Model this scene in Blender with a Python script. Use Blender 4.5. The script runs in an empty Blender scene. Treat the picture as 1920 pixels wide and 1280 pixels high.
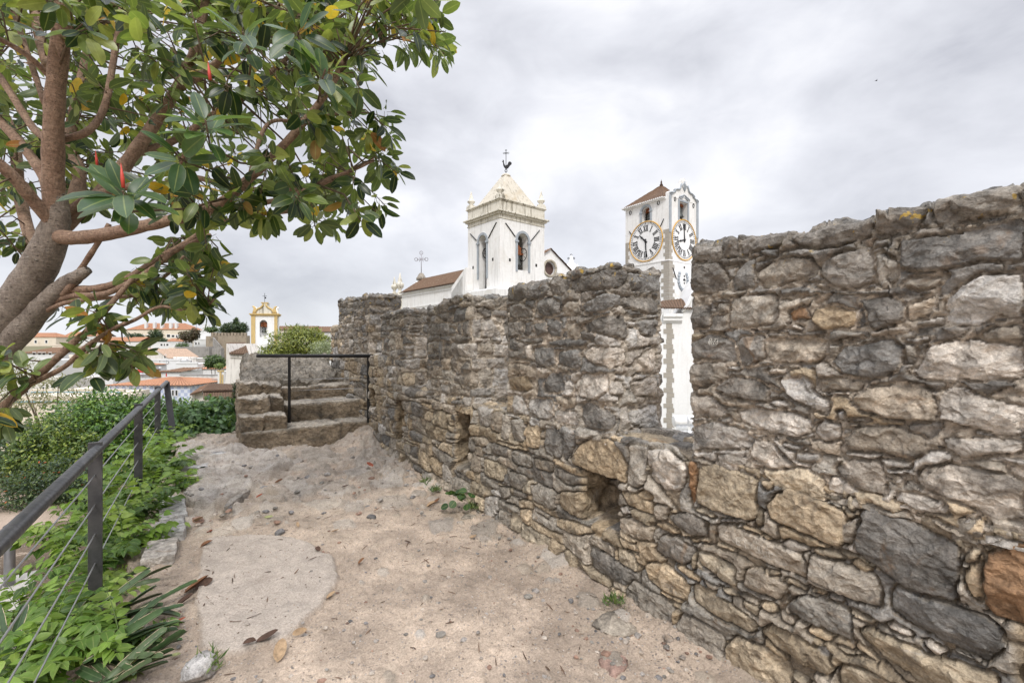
import bpy, math, random
import numpy as np
from mathutils import Vector, Matrix
sc = bpy.context.scene
C = sc.collection
R = math.radians
# ------------------------------------------------------------------ camera
EYE = 1.65
FPX = 853.0            # focal length in pixels of the 1920 px wide photograph
HZ = 642.0             # image row of the horizon
cam_d = bpy.data.cameras.new('camera')
cam = bpy.data.objects.new('camera', cam_d); C.objects.link(cam)
cam.location = (0, 0, EYE); cam.rotation_euler = (R(90), 0, 0)
cam_d.sensor_width = 36; cam_d.lens = FPX / 1920 * 36
cam_d.shift_y = 2 / 1920
cam_d.clip_start = 0.05; cam_d.clip_end = 5000
sc.camera = cam
# ------------------------------------------------------------------ light
sc.view_settings.view_transform = 'Standard'
sc.view_settings.look = 'None'
sc.view_settings.exposure = 0.6
sc.view_settings.gamma = 1.0
SUN_EL, SUN_AZ = 46.0, 173.0      # degrees; azimuth clockwise from +Y
sd = bpy.data.lights.new('sun', 'SUN'); sun = bpy.data.objects.new('sun', sd); C.objects.link(sun)
sd.energy = 1.5; sd.angle = R(11); sd.color = (1, .96, .9)
sun.rotation_euler = (R(90 - SUN_EL), 0, R(180 - SUN_AZ))
w = bpy.data.worlds.new('World'); sc.world = w; w.use_nodes = True
nt = w.node_tree; nt.nodes.clear()
def wn(t, **k):
    n = nt.nodes.new(t)
    for a, b in k.items(): setattr(n, a, b)
    return n
out = wn('ShaderNodeOutputWorld'); bg = wn('ShaderNodeBackground'); bg.inputs[1].default_value = 0.1
sky = wn('ShaderNodeTexSky', sky_type='NISHITA', sun_disc=False)
sky.sun_elevation = R(SUN_EL); sky.sun_rotation = R(SUN_AZ)
tc = wn('ShaderNodeTexCoord'); sep = wn('ShaderNodeSeparateXYZ')
nt.links.new(tc.outputs['Generated'], sep.inputs[0])
def wm(op, a, b=None, clamp=False):
    n = wn('ShaderNodeMath', operation=op); n.use_clamp = clamp
    for i, v in enumerate((a, b)):
        if v is None: continue
        if isinstance(v, (int, float)): n.inputs[i].default_value = v
        else: nt.links.new(v, n.inputs[i])
    return n.outputs[0]
zz = wm('MAXIMUM', sep.outputs[2], 0.0)
mp = wn('ShaderNodeMapping'); nt.links.new(tc.outputs['Generated'], mp.inputs[0])
mp.inputs['Rotation'].default_value = (0, R(-32), R(20)); mp.inputs['Scale'].default_value = (1.0, 1.0, 1.9); mp.inputs['Location'].default_value = (.4, 1.7, .3)
def cloud(scale, det, rough, dist):
    n = wn('ShaderNodeTexNoise'); n.inputs['Scale'].default_value = scale; n.inputs['Detail'].default_value = det
    n.inputs['Roughness'].default_value = rough; n.inputs['Distortion'].default_value = dist
    nt.links.new(mp.outputs[0], n.inputs['Vector']); return n.outputs[0]
c1 = cloud(1.9, 6, .5, .35); c2 = cloud(5.5, 7, .56, .5)
cmix = wm('ADD', wm('MULTIPLY', c1, .76), wm('MULTIPLY', c2, .24))
def lobe(px, py, amp, k):                            # broad brighter / heavier parts of the cloud cover
    d = Vector(((px - 960) / FPX, 1, (HZ - py) / FPX)).normalized()
    n = wn('ShaderNodeVectorMath', operation='DOT_PRODUCT'); nt.links.new(tc.outputs['Generated'], n.inputs[0]); n.inputs[1].default_value = d
    return wm('MULTIPLY', wm('POWER', wm('MAXIMUM', n.outputs['Value'], 0.0), k), amp)
for args in ((1150, 280, .075, 10), (1800, 80, -.15, 16), (830, 40, -.02, 18), (1480, 120, -.03, 60), (960, -500, .05, 6)): cmix = wm('ADD', cmix, lobe(*args))
ramp = wn('ShaderNodeValToRGB'); nt.links.new(cmix, ramp.inputs[0])
el = ramp.color_ramp.elements
el[0].position = .33; el[0].color = (.33, .34, .39, 1)
el[1].position = .66; el[1].color = (.80, .80, .82, 1)
e = el.new(.45); e.color = (.525, .535, .58, 1)
e = el.new(.54); e.color = (.635, .645, .69, 1)
# overcast sky: flatter and paler near the horizon, brighter overhead (CIE overcast)
hor = wm('SUBTRACT', 1.0, wm('MULTIPLY', zz, 4.0, True), True)
mixh = wn('ShaderNodeMixRGB'); nt.links.new(wm('MULTIPLY', hor, .7), mixh.inputs[0])
nt.links.new(ramp.outputs[0], mixh.inputs[1]); mixh.inputs[2].default_value = (.625, .645, .68, 1)
up = wm('MULTIPLY', wm('MAXIMUM', wm('SUBTRACT', zz, .60), 0.0), 9.0)
gain = wm('MULTIPLY', wm('ADD', up, 1.0), 9.2)
mulg = wn('ShaderNodeMixRGB', blend_type='MULTIPLY'); mulg.inputs[0].default_value = 1
nt.links.new(mixh.outputs[0], mulg.inputs[1]); nt.links.new(gain, mulg.inputs[2])
mixs = wn('ShaderNodeMixRGB'); mixs.inputs[0].default_value = .96
nt.links.new(sky.outputs[0], mixs.inputs[1]); nt.links.new(mulg.outputs[0], mixs.inputs[2])
nt.links.new(mixs.outputs[0], bg.inputs[0]); nt.links.new(bg.outputs[0], out.inputs[0])
# ------------------------------------------------------------------ helpers
A_W = math.atan((960 - 380) / FPX)                 # wall runs away from the viewer towards this heading
DU = np.array([-math.sin(A_W), math.cos(A_W)]); DV = np.array([math.cos(A_W), math.sin(A_W)])
VW = 2.24                                          # distance of the wall face from the viewer
def at(x, y, Y): return Vector(((x - 960) * Y / FPX, Y, EYE + (HZ - y) * Y / FPX))
def uvz(u, v, z): return Vector((u * DU[0] + v * DV[0], u * DU[1] + v * DV[1], z))
def gnd(x, y, z=0.0):                               # pixel -> point on the level z
    Y = FPX * (EYE - z) / (y - HZ); return Vector(((x - 960) * Y / FPX, Y, z))
def to_uv(p): return (p[0] * DU[0] + p[1] * DU[1], p[0] * DV[0] + p[1] * DV[1])
def on_wall(x, y, v=VW):                            # pixel -> (u, z) on the plane at distance v
    r = (x - 960) / FPX
    u = (v * DV[0] - r * v * DV[1]) / (r * DU[1] - DU[0])
    Y = u * DU[1] + v * DV[1]
    return u, EYE + (HZ - y) * Y / FPX
def on_end(x, y, u0):                               # pixel -> (v, z) on the plane u = u0
    r = (x - 960) / FPX
    v = (u0 * DU[0] - r * u0 * DU[1]) / (r * DV[1] - DV[0])
    Y = u0 * DU[1] + v * DV[1]
    return v, EYE + (HZ - y) * Y / FPX
def _h(ix, iy, iz):
    h = (ix.astype(np.uint32) * np.uint32(374761393) + iy.astype(np.uint32) * np.uint32(668265263) + iz.astype(np.uint32) * np.uint32(2147483647 - 1274126177))
    h = (h ^ (h >> np.uint32(13))) * np.uint32(1274126177)
    h = h ^ (h >> np.uint32(16))
    return (h & np.uint32(0xffff)).astype(np.float64) / 65535.0
def vn(x, y, z):
    x, y, z = np.broadcast_arrays(np.asarray(x, float), np.asarray(y, float), np.asarray(z, float))
    fx, fy, fz = np.floor(x), np.floor(y), np.floor(z)
    ix, iy, iz = (f.astype(np.int64) & 0xffffffff for f in (fx, fy, fz))
    tx, ty, tz = x - fx, y - fy, z - fz
    tx, ty, tz = (t * t * (3 - 2 * t) for t in (tx, ty, tz))
    r = 0
    for a in (0, 1):
        for b in (0, 1):
            for c in (0, 1):
                wgt = (tx if a else 1 - tx) * (ty if b else 1 - ty) * (tz if c else 1 - tz)
                r = r + wgt * _h(ix + a, iy + b, iz + c)
    return r * 2 - 1
def fbm(x, y, z, sc_, oc=4, g=.5):
    r = 0; a = 1; s = sc_
    for k in range(oc):
        r = r + a * vn(x * s + 17.3 * k, y * s - 9.1 * k, z * s + 4.7 * k); a *= g; s *= 2.03
    return r
def ridge(x, y, z, sc_, oc=3):
    r = 0; a = 1; s = sc_
    for k in range(oc):
        r = r + a * (1 - 2 * np.abs(vn(x * s + 7.3 * k, y * s + 3.1 * k, z * s - 5.7 * k))); a *= .5; s *= 2.1
    return r
def grid_mesh(name, P, mat, col=None, closed=False, smooth=True, extra=None):
    """P (rows, cols, 3) -> one mesh object; col (rows, cols, 3) vertex colour; extra {name: (rows, cols)}"""
    r, c = P.shape[:2]
    idx = np.arange(r * c).reshape(r, c)
    if closed: idx = np.concatenate([idx, idx[:, :1]], 1)
    q = np.stack([idx[:-1, :-1], idx[:-1, 1:], idx[1:, 1:], idx[1:, :-1]], -1).reshape(-1, 4)
    return raw_mesh(name, P.reshape(-1, 3), q, mat, None if col is None else col.reshape(-1, 3), smooth,
                    None if extra is None else {k: v.reshape(-1) for k, v in extra.items()})
def raw_mesh(name, V, Q, mat, col=None, smooth=False, extra=None):
    V = np.asarray(V, np.float32); Q = np.asarray(Q, np.int32)
    m = bpy.data.meshes.new(name)
    m.vertices.add(len(V)); m.vertices.foreach_set('co', V.reshape(-1))
    k = Q.shape[1]; n = len(Q)
    m.loops.add(n * k); m.loops.foreach_set('vertex_index', Q.reshape(-1))
    m.polygons.add(n); m.polygons.foreach_set('loop_start', np.arange(0, n * k, k, dtype=np.int32))
    m.polygons.foreach_set('loop_total', np.full(n, k, np.int32))
    m.polygons.foreach_set('use_smooth', np.full(n, smooth, bool))
    m.update(calc_edges=True)
    if col is not None:
        a = m.color_attributes.new('col', 'FLOAT_COLOR', 'POINT')
        cc = np.ones((len(V), 4), np.float32); cc[:, :3] = col
        a.data.foreach_set('color', cc.reshape(-1))
    for nm, v in (extra or {}).items():
        v = np.asarray(v, np.float32)
        if nm == 'sid': a = m.attributes.new(nm, 'FLOAT', 'FACE'); a.data.foreach_set('value', np.ascontiguousarray(v[Q].max(1)))   # one value per face: no smearing across joints
        else: a = m.attributes.new(nm, 'FLOAT', 'POINT'); a.data.foreach_set('value', v)
    if mat: m.materials.append(mat)
    o = bpy.data.objects.new(name, m); C.objects.link(o)
    return o
def tag(o, label=None, cat=None, group=None, kind=None):
    if label: o['label'] = label
    if cat: o['category'] = cat
    if group: o['group'] = group
    if kind: o['kind'] = kind
    return o
def root(name, loc, label, cat, group=None, rz=0):
    o = bpy.data.objects.new(name, None); C.objects.link(o); o.location = loc; o.rotation_euler = (0, 0, rz)
    o.empty_display_size = .2
    return tag(o, label, cat, group)
def adopt(parent, *kids):
    """parent children whose meshes are given in world coordinates"""
    M = Matrix.Translation(parent.location) @ parent.rotation_euler.to_matrix().to_4x4()
    if parent.parent: M = Matrix.Identity(4)
    Mi = M.inverted()
    for k in kids:
        if k.data is not None and k.data.users == 1: k.data.transform(Mi)
        k.parent = parent
    return kids[0] if kids else None
class MB:
    """collects plain shapes in world (or local) coordinates and links them as ONE mesh object"""
    def __init__(s): s.v = []; s.f = []; s.mi = []; s.sm = []
    def add(s, vs, fs, mi=0, sm=False):
        b = len(s.v); s.v += [tuple(p) for p in vs]
        for f in fs: s.f.append(tuple(b + i for i in f)); s.mi.append(mi); s.sm.append(sm)
        return s
    def hexa(s, p, mi=0):                           # p: 4 bottom + 4 top points
        return s.add(p, [(3, 2, 1, 0), (4, 5, 6, 7), (0, 1, 5, 4), (1, 2, 6, 5), (2, 3, 7, 6), (3, 0, 4, 7)], mi)
    def box(s, c, e1, e2, z0, z1, mi=0, e3=(0, 0, 1)):  # c corner, e1/e2 edge vectors (2-D), between z0 and z1
        c = Vector((c[0], c[1], 0)); a = Vector((e1[0], e1[1], 0)); b = Vector((e2[0], e2[1], 0))
        q = [c, c + a, c + a + b, c + b]
        return s.hexa([p + Vector((0, 0, z0)) for p in q] + [p + Vector((0, 0, z1)) for p in q], mi)
    def prism(s, poly, off, mi=0, sm=False):        # poly: 3-D outline, off: extrusion vector
        n = len(poly); off = Vector(off); a = [Vector(p) for p in poly]
        return s.add(a + [p + off for p in a], [tuple(range(n))[::-1], tuple(range(n, 2 * n))] + [(i, (i + 1) % n, n + (i + 1) % n, n + i) for i in range(n)], mi, sm)
    def tube(s, pts, rad, n=8, mi=0, cap=True, sm=True):
        pts = [Vector(p) for p in pts]
        if not hasattr(rad, '__len__'): rad = [rad] * len(pts)
        rings = []; up = None
        for i, p in enumerate(pts):
            t = (pts[min(i + 1, len(pts) - 1)] - pts[max(i - 1, 0)]).normalized()
            if up is None: up = t.orthogonal().normalized()
            else: up = (up - t * up.dot(t)).normalized()
            b = t.cross(up)
            rings.append([p + (up * math.cos(2 * math.pi * k / n) + b * math.sin(2 * math.pi * k / n)) * rad[i] for k in range(n)])
        v = [q for r in rings for q in r]; f = []
        for i in range(len(pts) - 1):
            for k in range(n): f.append((i * n + k, i * n + (k + 1) % n, (i + 1) * n + (k + 1) % n, (i + 1) * n + k))
        if cap: f += [tuple(range(n))[::-1], tuple((len(pts) - 1) * n + k for k in range(n))]
        return s.add(v, f, mi, sm)
    def lathe(s, c, prof, n=12, mi=0, sm=True):     # prof [(r, z)]
        c = Vector(c); v = []; f = []
        for r, z in prof:
            for k in range(n): v.append(c + Vector((r * math.cos(2 * math.pi * k / n), r * math.sin(2 * math.pi * k / n), z)))
        for i in range(len(prof) - 1):
            for k in range(n): f.append((i * n + k, i * n + (k + 1) % n, (i + 1) * n + (k + 1) % n, (i + 1) * n + k))
        f += [tuple(range(n))[::-1], tuple((len(prof) - 1) * n + k for k in range(n))]
        return s.add(v, f, mi, sm)
    def build(s, name, mats, parent=None, bevel=0):
        m = bpy.data.meshes.new(name); m.from_pydata(s.v, [], s.f)
        for x in (mats if isinstance(mats, (list, tuple)) else [mats]): m.materials.append(x)
        m.polygons.foreach_set('material_index', s.mi); m.polygons.foreach_set('use_smooth', s.sm)
        m.validate(); m.update()
        o = bpy.data.objects.new(name, m); C.objects.link(o)
        if bevel:
            b = o.modifiers.new('bevel', 'BEVEL'); b.width = bevel; b.segments = 2; b.limit_method = 'ANGLE'
        if parent: adopt(parent, o)
        return o
# ------------------------------------------------------------------ materials
def mat(name, fn):
    m = bpy.data.materials.new(name); m.use_nodes = True; t = m.node_tree; t.nodes.clear()
    o = t.nodes.new('ShaderNodeOutputMaterial'); p = t.nodes.new('ShaderNodeBsdfPrincipled')
    t.links.new(p.outputs[0], o.inputs[0])
    p.inputs['Roughness'].default_value = .85; p.inputs['Specular IOR Level'].default_value = .3
    fn(NT(t), p); return m
class NT:
    def __init__(s, t): s.t = t
    def n(s, ty, ins=None, **k):
        n = s.t.nodes.new(ty)
        for a, b in k.items(): setattr(n, a, b)
        for a, b in (ins or {}).items():
            if hasattr(b, 'is_linked') or hasattr(b, 'links'): s.t.links.new(b, n.inputs[a])
            else: n.inputs[a].default_value = b
        return n
    def to(s, a, b): s.t.links.new(a, b)
    def pos(s): return s.n('ShaderNodeNewGeometry').outputs['Position']
    def obj(s): return s.n('ShaderNodeTexCoord').outputs['Object']
    def map(s, v, scale): return s.n('ShaderNodeMapping', {0: v, 'Scale': scale}).outputs[0]
    def noise(s, v, scale, det=4, rough=.55, dist=0): return s.n('ShaderNodeTexNoise', {'Vector': v, 'Scale': scale, 'Detail': det, 'Roughness': rough, 'Distortion': dist}).outputs[0]
    def ramp(s, f, *st):
        r = s.n('ShaderNodeValToRGB', {0: f}); e = r.color_ramp.elements
        for i, (p, c) in enumerate(st):
            if not hasattr(c, '__len__'): c = (c, c, c)
            x = e[i] if i < 2 else e.new(p)
            x.position = p; x.color = (*c, 1)
        return r.outputs[0]
    def mix(s, f, a, b, mode='MIX'):
        n = s.n('ShaderNodeMixRGB', blend_type=mode)
        for i, v in enumerate((f, a, b)):
            if hasattr(v, 'is_linked'): s.to(v, n.inputs[i])
            elif i == 0: n.inputs[0].default_value = v
            else: n.inputs[i].default_value = (*v, 1) if hasattr(v, '__len__') else (v, v, v, 1)
        return n.outputs[0]
    def math(s, op, a, b=0.0, clamp=False):
        n = s.n('ShaderNodeMath', operation=op); n.use_clamp = clamp
        for i, v in enumerate((a, b)):
            if hasattr(v, 'is_linked'): s.to(v, n.inputs[i])
            else: n.inputs[i].default_value = v
        return n.outputs[0]
    def attr(s, name, o='Color'): return s.n('ShaderNodeAttribute', attribute_name=name).outputs[o]
    def bump(s, p, h, strength, dist): s.to(s.n('ShaderNodeBump', {'Height': h, 'Strength': strength, 'Distance': dist}).outputs[0], p.inputs['Normal'])
def plain(name, col, rough=.6, metal=0., var=.15, scale=8., bump=0.):
    def fn(t, p):
        v = t.noise(t.obj(), scale, 5)
        t.to(t.mix(t.ramp(v, (.3, 0.), (.7, 1.)), [c * (1 - var) for c in col], [min(1, c * (1 + var)) for c in col]), p.inputs['Base Color'])
        p.inputs['Roughness'].default_value = rough; p.inputs['Metallic'].default_value = metal
        if bump: t.bump(p, t.noise(t.obj(), scale * 6, 4), bump, .01)
    return mat(name, fn)
def f_stone(t, p):
    v0 = t.pos(); base = t.attr('col'); mo = t.attr('mortar', 'Fac'); sid = t.attr('sid', 'Fac')
    off = t.n('ShaderNodeCombineXYZ', {0: t.math('MULTIPLY', sid, 37.0), 1: t.math('MULTIPLY', sid, 23.0), 2: t.math('MULTIPLY', sid, 11.0)}).outputs[0]
    v = t.n('ShaderNodeVectorMath', {0: v0, 1: off}, operation='ADD').outputs[0]           # every stone has a grain of its own
    big = t.noise(v, 4.5, 6, .62, .6); mid = t.noise(v, 19, 6, .65); fine = t.noise(v, 130, 4, .7)
    c = t.mix(1, base, t.ramp(mid, (.3, .62), (.7, 1.36)), 'MULTIPLY')
    c = t.mix(1, c, t.ramp(fine, (.25, .66), (.75, 1.34)), 'MULTIPLY')
    stain = t.ramp(big, (.53, 0.), (.66, 1.))                     # dark biofilm blotches
    st = t.math('MULTIPLY', stain, t.math('SUBTRACT', .62, t.math('MULTIPLY', mo, .4)))
    c = t.mix(st, c, (.042, .039, .035))
    ochre = t.ramp(t.noise(v, 6.3, 5, .6, 1.2), (.60, 0.), (.72, 1.))
    c = t.mix(t.math('MULTIPLY', ochre, .38), c, (.27, .155, .07))
    pale = t.ramp(t.noise(v, 11, 6, .7, .8), (.62, 0.), (.72, 1.))  # scuffs and lime
    c = t.mix(t.math('MULTIPLY', pale, .42), c, (.42, .40, .37))
    z = t.n('ShaderNodeSeparateXYZ', {0: v0}).outputs[2]              # yellow lichen grows on the top courses only
    top = t.math('MULTIPLY', t.math('SUBTRACT', z, 1.98), 6, True)
    li = t.math('MULTIPLY', t.ramp(t.noise(v, 17, 4, .6), (.63, 0.), (.66, 1.)), top)
    c = t.mix(t.math('MULTIPLY', li, .8), c, (.42, .27, .04))
    wv = t.n('ShaderNodeVectorMath', {0: v, 1: t.n('ShaderNodeVectorMath', {0: t.n('ShaderNodeTexNoise', {'Vector': v, 'Scale': 9.0, 'Detail': 4.0}).outputs['Color'], 'Scale': .11}, operation='SCALE').outputs[0]}, operation='ADD').outputs[0]
    fl1 = t.n('ShaderNodeTexVoronoi', {'Vector': t.map(wv, (1, 1, 1.4)), 'Scale': 13.0}); fl2 = t.n('ShaderNodeTexVoronoi', {'Vector': t.map(wv, (1, 1, 1.3)), 'Scale': 31.0})   # flaked facets
    s1 = t.n('ShaderNodeSeparateColor', {0: fl1.outputs['Color']}).outputs[0]; s2 = t.n('ShaderNodeSeparateColor', {0: fl2.outputs['Color']}).outputs[0]
    flk = t.math('ADD', t.math('MULTIPLY', s1, .6), t.math('MULTIPLY', s2, .4))
    c = t.mix(1, c, t.ramp(flk, (.15, .80), (.85, 1.2)), 'MULTIPLY')
    t.to(c, p.inputs['Base Color']); p.inputs['Roughness'].default_value = .8
    h = t.math('ADD', t.math('MULTIPLY', mid, .6), t.math('MULTIPLY', fine, t.math('ADD', .22, t.math('MULTIPLY', mo, .3))))
    h = t.math('ADD', h, t.math('ADD', t.math('MULTIPLY', flk, .35), t.math('ADD', fl1.outputs['Distance'], t.math('MULTIPLY', fl2.outputs['Distance'], .6))))
    t.bump(p, h, .9, .02)
M_STONE = mat('rough_stone', f_stone)
# ------------------------------------------------------------------ masonry as real relief
TONE = dict(D=(.192, .176, .155), G=(.325, .283, .23), L=(.42, .382, .335), T=(.42, .34, .24), B=(.32, .255, .175), O=(.33, .19, .10), K=(.06, .056, .052))
def smooth_poly(p):
    p = np.asarray(p, float); q = np.roll(p, -1, 0)
    return np.stack([p * .9 + q * .1, p * .1 + q * .9], 1).reshape(-1, 2)
def poly_sd(p, X, Y):
    """signed distance, positive inside"""
    d = np.full(X.shape, 9.); ins = np.zeros(X.shape, bool)
    n = len(p)
    for i in range(n):
        a = p[i]; b = p[(i + 1) % n]; e = b - a
        wx, wy = X - a[0], Y - a[1]
        t = np.clip((wx * e[0] + wy * e[1]) / max(e @ e, 1e-12), 0, 1)
        d = np.minimum(d, np.hypot(wx - t * e[0], wy - t * e[1]))
        if abs(e[1]) > 1e-12:
            c = ((a[1] > Y) != (b[1] > Y)) & (X < e[0] * (Y - a[1]) / e[1] + a[0])
            ins ^= c
    return np.where(ins, d, -d)
def courses(rng, s0, s1, t0, t1, hmin=.085, hmax=.19, wmin=.11, wmax=.40, split=.35):
    """irregular coursed rubble as polygons"""
    out = []; t = t0; ph = rng.uniform(0, 9)
    def wob(s, k): return .022 * math.sin(s * 2.3 + ph + k * 1.7) + .014 * math.sin(s * 6.1 + k * 2.9 + ph)
    k = 0
    while t < t1:
        h = rng.uniform(hmin, hmax); s = s0 - rng.uniform(0, .2)
        while s < s1:
            w_ = rng.uniform(wmin, wmax) * (.7 + h / hmax * .5)
            a, b = s, s + w_
            lo = lambda x: t + wob(x, k)
            hi = lambda x: t + h + wob(x, k + 1)
            j = lambda m: rng.uniform(-m, m)
            x = rng.uniform(0, 1)
            def quad(a, b, f0, f1):
                m = (a + b) / 2
                pts = [(a + j(.012), lo(a) + (hi(a) - lo(a)) * f0 + j(.008)), (m + j(.05), lo(m) + (hi(m) - lo(m)) * f0 + j(.012)), (b + j(.012), lo(b) + (hi(b) - lo(b)) * f0 + j(.008)),
                       (b + j(.015), lo(b) + (hi(b) - lo(b)) * f1 + j(.008)), (m + j(.05), lo(m) + (hi(m) - lo(m)) * f1 + j(.014)), (a + j(.015), lo(a) + (hi(a) - lo(a)) * f1 + j(.008))]
                if rng.uniform(0, 1) < .4: pts.pop(int(rng.integers(0, 6)))
                return pts
            if x < split * .55: f = rng.uniform(.25, .4); out += [quad(a, b, 0, f), quad(a, b, f, 1)]
            elif x < split: f = rng.uniform(.6, .8); out.append(quad(a, b, 0, f)); mm = a + w_ * rng.uniform(.3, .7); out += [quad(a, mm, f, 1), quad(mm, b, f, 1)]
            else: out.append(quad(a, b, 0, 1))
            s += w_
        t += h; k += 1
    return out
def masonry(S, T, seed, manual=(), auto=(), gap=.011, depth=.038, edge=.011, rough=1., mort=(.26, .215, .165), tone_fn=None, facet=1., groove=.016):
    """S, T (rows, cols) monotone parameter arrays in metres -> relief, colour, mortar mask"""
    rng = np.random.default_rng(seed)
    s1d = S[0]; tmax = T.max(1); tmin = T.min(1)
    n1 = fbm(S, T, seed * 1.3, 14, 3); n2 = fbm(S, T, seed * 1.3 + 5, 14, 3)
    n3 = fbm(S, T, seed * 1.3 + 9, 45, 2)
    Sw = S + .008 * n1 + .004 * n3; Tw = T + .007 * n2 + .004 * n3
    Em = np.full(S.shape, -1.); E = np.full(S.shape, -1.); ID = np.full(S.shape, -1)
    data = []
    def window(p, pad):
        c0, c1 = np.searchsorted(s1d, [p[:, 0].min() - pad, p[:, 0].max() + pad])
        rr = np.where((tmax >= p[:, 1].min() - pad) & (tmin <= p[:, 1].max() + pad))[0]
        if c1 - c0 < 1 or len(rr) < 1: return None
        return slice(rr[0], rr[-1] + 1), slice(c0, c1)
    for pts, tone in manual:
        p = smooth_poly(pts); wd = window(p, .09)
        if wd is None: continue
        sdv = poly_sd(p, Sw[wd], Tw[wd]) - gap * .35
        upd = sdv > Em[wd]; Em[wd] = np.where(upd, sdv, Em[wd])
        u2 = upd & (sdv > 0); ID[wd] = np.where(u2, len(data), ID[wd]); data.append((p, tone))
    E = Em.copy()
    for pts in auto:
        p = smooth_poly(pts); wd = window(p, .02)
        if wd is None: continue
        sdv = np.minimum(poly_sd(p, Sw[wd], Tw[wd]) - gap * .5, -Em[wd] - gap)
        upd = (sdv > E[wd]) & (sdv > 0)
        if not upd.any(): continue
        E[wd] = np.where(upd, sdv, E[wd]); ID[wd] = np.where(upd, len(data), ID[wd]); data.append((p, None))
    H = np.zeros(S.shape)
    mo_c = np.array(mort)
    g = fbm(S, T, seed + 30., 5, 3)
    col = mo_c[None, None] * (1 + .22 * g[..., None])
    mm = np.ones(S.shape); sid = np.zeros(S.shape)
    H -= .012 * rough * (ridge(S, T, seed + 2., 22, 3) * .5 + fbm(S, T, seed + 3., 50, 3))
    for i, (p, tone) in enumerate(data):
        wd = window(p, .03)
        if wd is None: continue
        k = ID[wd] == i
        if not k.any(): continue
        e = E[wd][k]; s = S[wd][k]; t = T[wd][k]
        cs, ct = p.mean(0); sz = max(.03, min(np.ptp(p[:, 0]), np.ptp(p[:, 1])) / 2); sx = np.ptp(p[:, 0]) / 2 + .01
        ed = edge * rng.uniform(.5, 1.2); ed = min(ed, sz * .7)
        x = np.clip(e / ed, 0, 1); pr = np.sqrt(1 - (1 - x) ** 2) ** .8
        dp = depth * rng.uniform(.65, 1.25) * min(1., .45 + sz / .12)
        f = np.full(s.shape, 9.)
        amp = facet * min(.026, sz * .26)
        for q in range(6):
            a = rng.uniform(0, 6.283); m = rng.uniform(.5, 1.6)
            f = np.minimum(f, rng.uniform(.1, .9) + m * (math.cos(a) * (s - cs) / sx + math.sin(a) * (t - ct) / sz))
        f = np.clip(f, -1.2, 1.)
        # flake scars: a few planar chips with sharp rims
        nk = int(np.clip(sx * sz / .0011, 3, 26)); ww = .012 * facet
        sw = s + ww * fbm(s, t, i + 3., 20, 3); tw = t + ww * fbm(s, t, i + 8., 20, 3)
        ks = cs + rng.uniform(-1, 1, nk) * sx; kt = ct + rng.uniform(-1, 1, nk) * sz
        best = np.full(s.shape, 9.); flake = np.zeros(s.shape)
        for q in range(nk):
            d = np.hypot((sw - ks[q]) * .8, tw - kt[q]); g_ = rng.uniform(-1, 1, 3)
            v_ = g_[0] * .55 + (g_[1] * (s - ks[q]) + g_[2] * (t - kt[q])) / .09
            flake = np.where(d < best, v_, flake); best = np.minimum(d, best)
        tilt = rng.uniform(-.006, .006) * (s - cs) / sx + rng.uniform(-.008, .008) * (t - ct) / sz
        r_ = ridge(s + cs, t, float(i), 12, 3)
        Hn = dp * pr + pr * (amp * (f - .3) + tilt + .011 * facet * flake + .004 * rough * r_ + .004 * rough * fbm(s, t, float(i), 30, 3))
        hh = H[wd]; hh[k] = Hn; H[wd] = hh
        if tone is None: tone = tone_fn(rng, cs, ct, sz)
        b = np.array(TONE[tone]) * rng.uniform(.78, 1.25) * (1 + rng.uniform(-.05, .05) * np.array([1., .1, -1.]))
        cc = col[wd]; cc[k] = b; col[wd] = cc
        m_ = mm[wd]; m_[k] = 0; mm[wd] = m_
        q_ = sid[wd]; q_[k] = rng.uniform(.1, 1.); sid[wd] = q_
    st_ = 1 - mm; bl_ = st_.copy()
    for dy, dx in ((1, 0), (-1, 0), (0, 1), (0, -1), (1, 1), (-1, -1), (1, -1), (-1, 1), (2, 0), (-2, 0), (0, 2), (0, -2)): bl_ += np.roll(st_, (dy, dx), (0, 1))
    H = H - groove * mm * np.clip(bl_ / 5., 0, 1)                     # open joint where mortar has washed out along each stone
    return H, col, mm, sid
def fig7(*p): return [(1200 + x / 2.461, 320 + y / 2.461) for x, y in p]
def fig8(*p): return [(1100 + x / 2.3415, 800 + y / 2.3415) for x, y in p]
def fig6(*p): return [(600 + x / 2.461, 480 + y / 2.461) for x, y in p]
def parse(txt, fn):
    r = []
    for ln in txt.strip().splitlines():
        a = ln.split(); n = list(map(int, a[1:]))
        r.append((fn(*zip(n[0::2], n[1::2])), a[0]))
    return r
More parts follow.
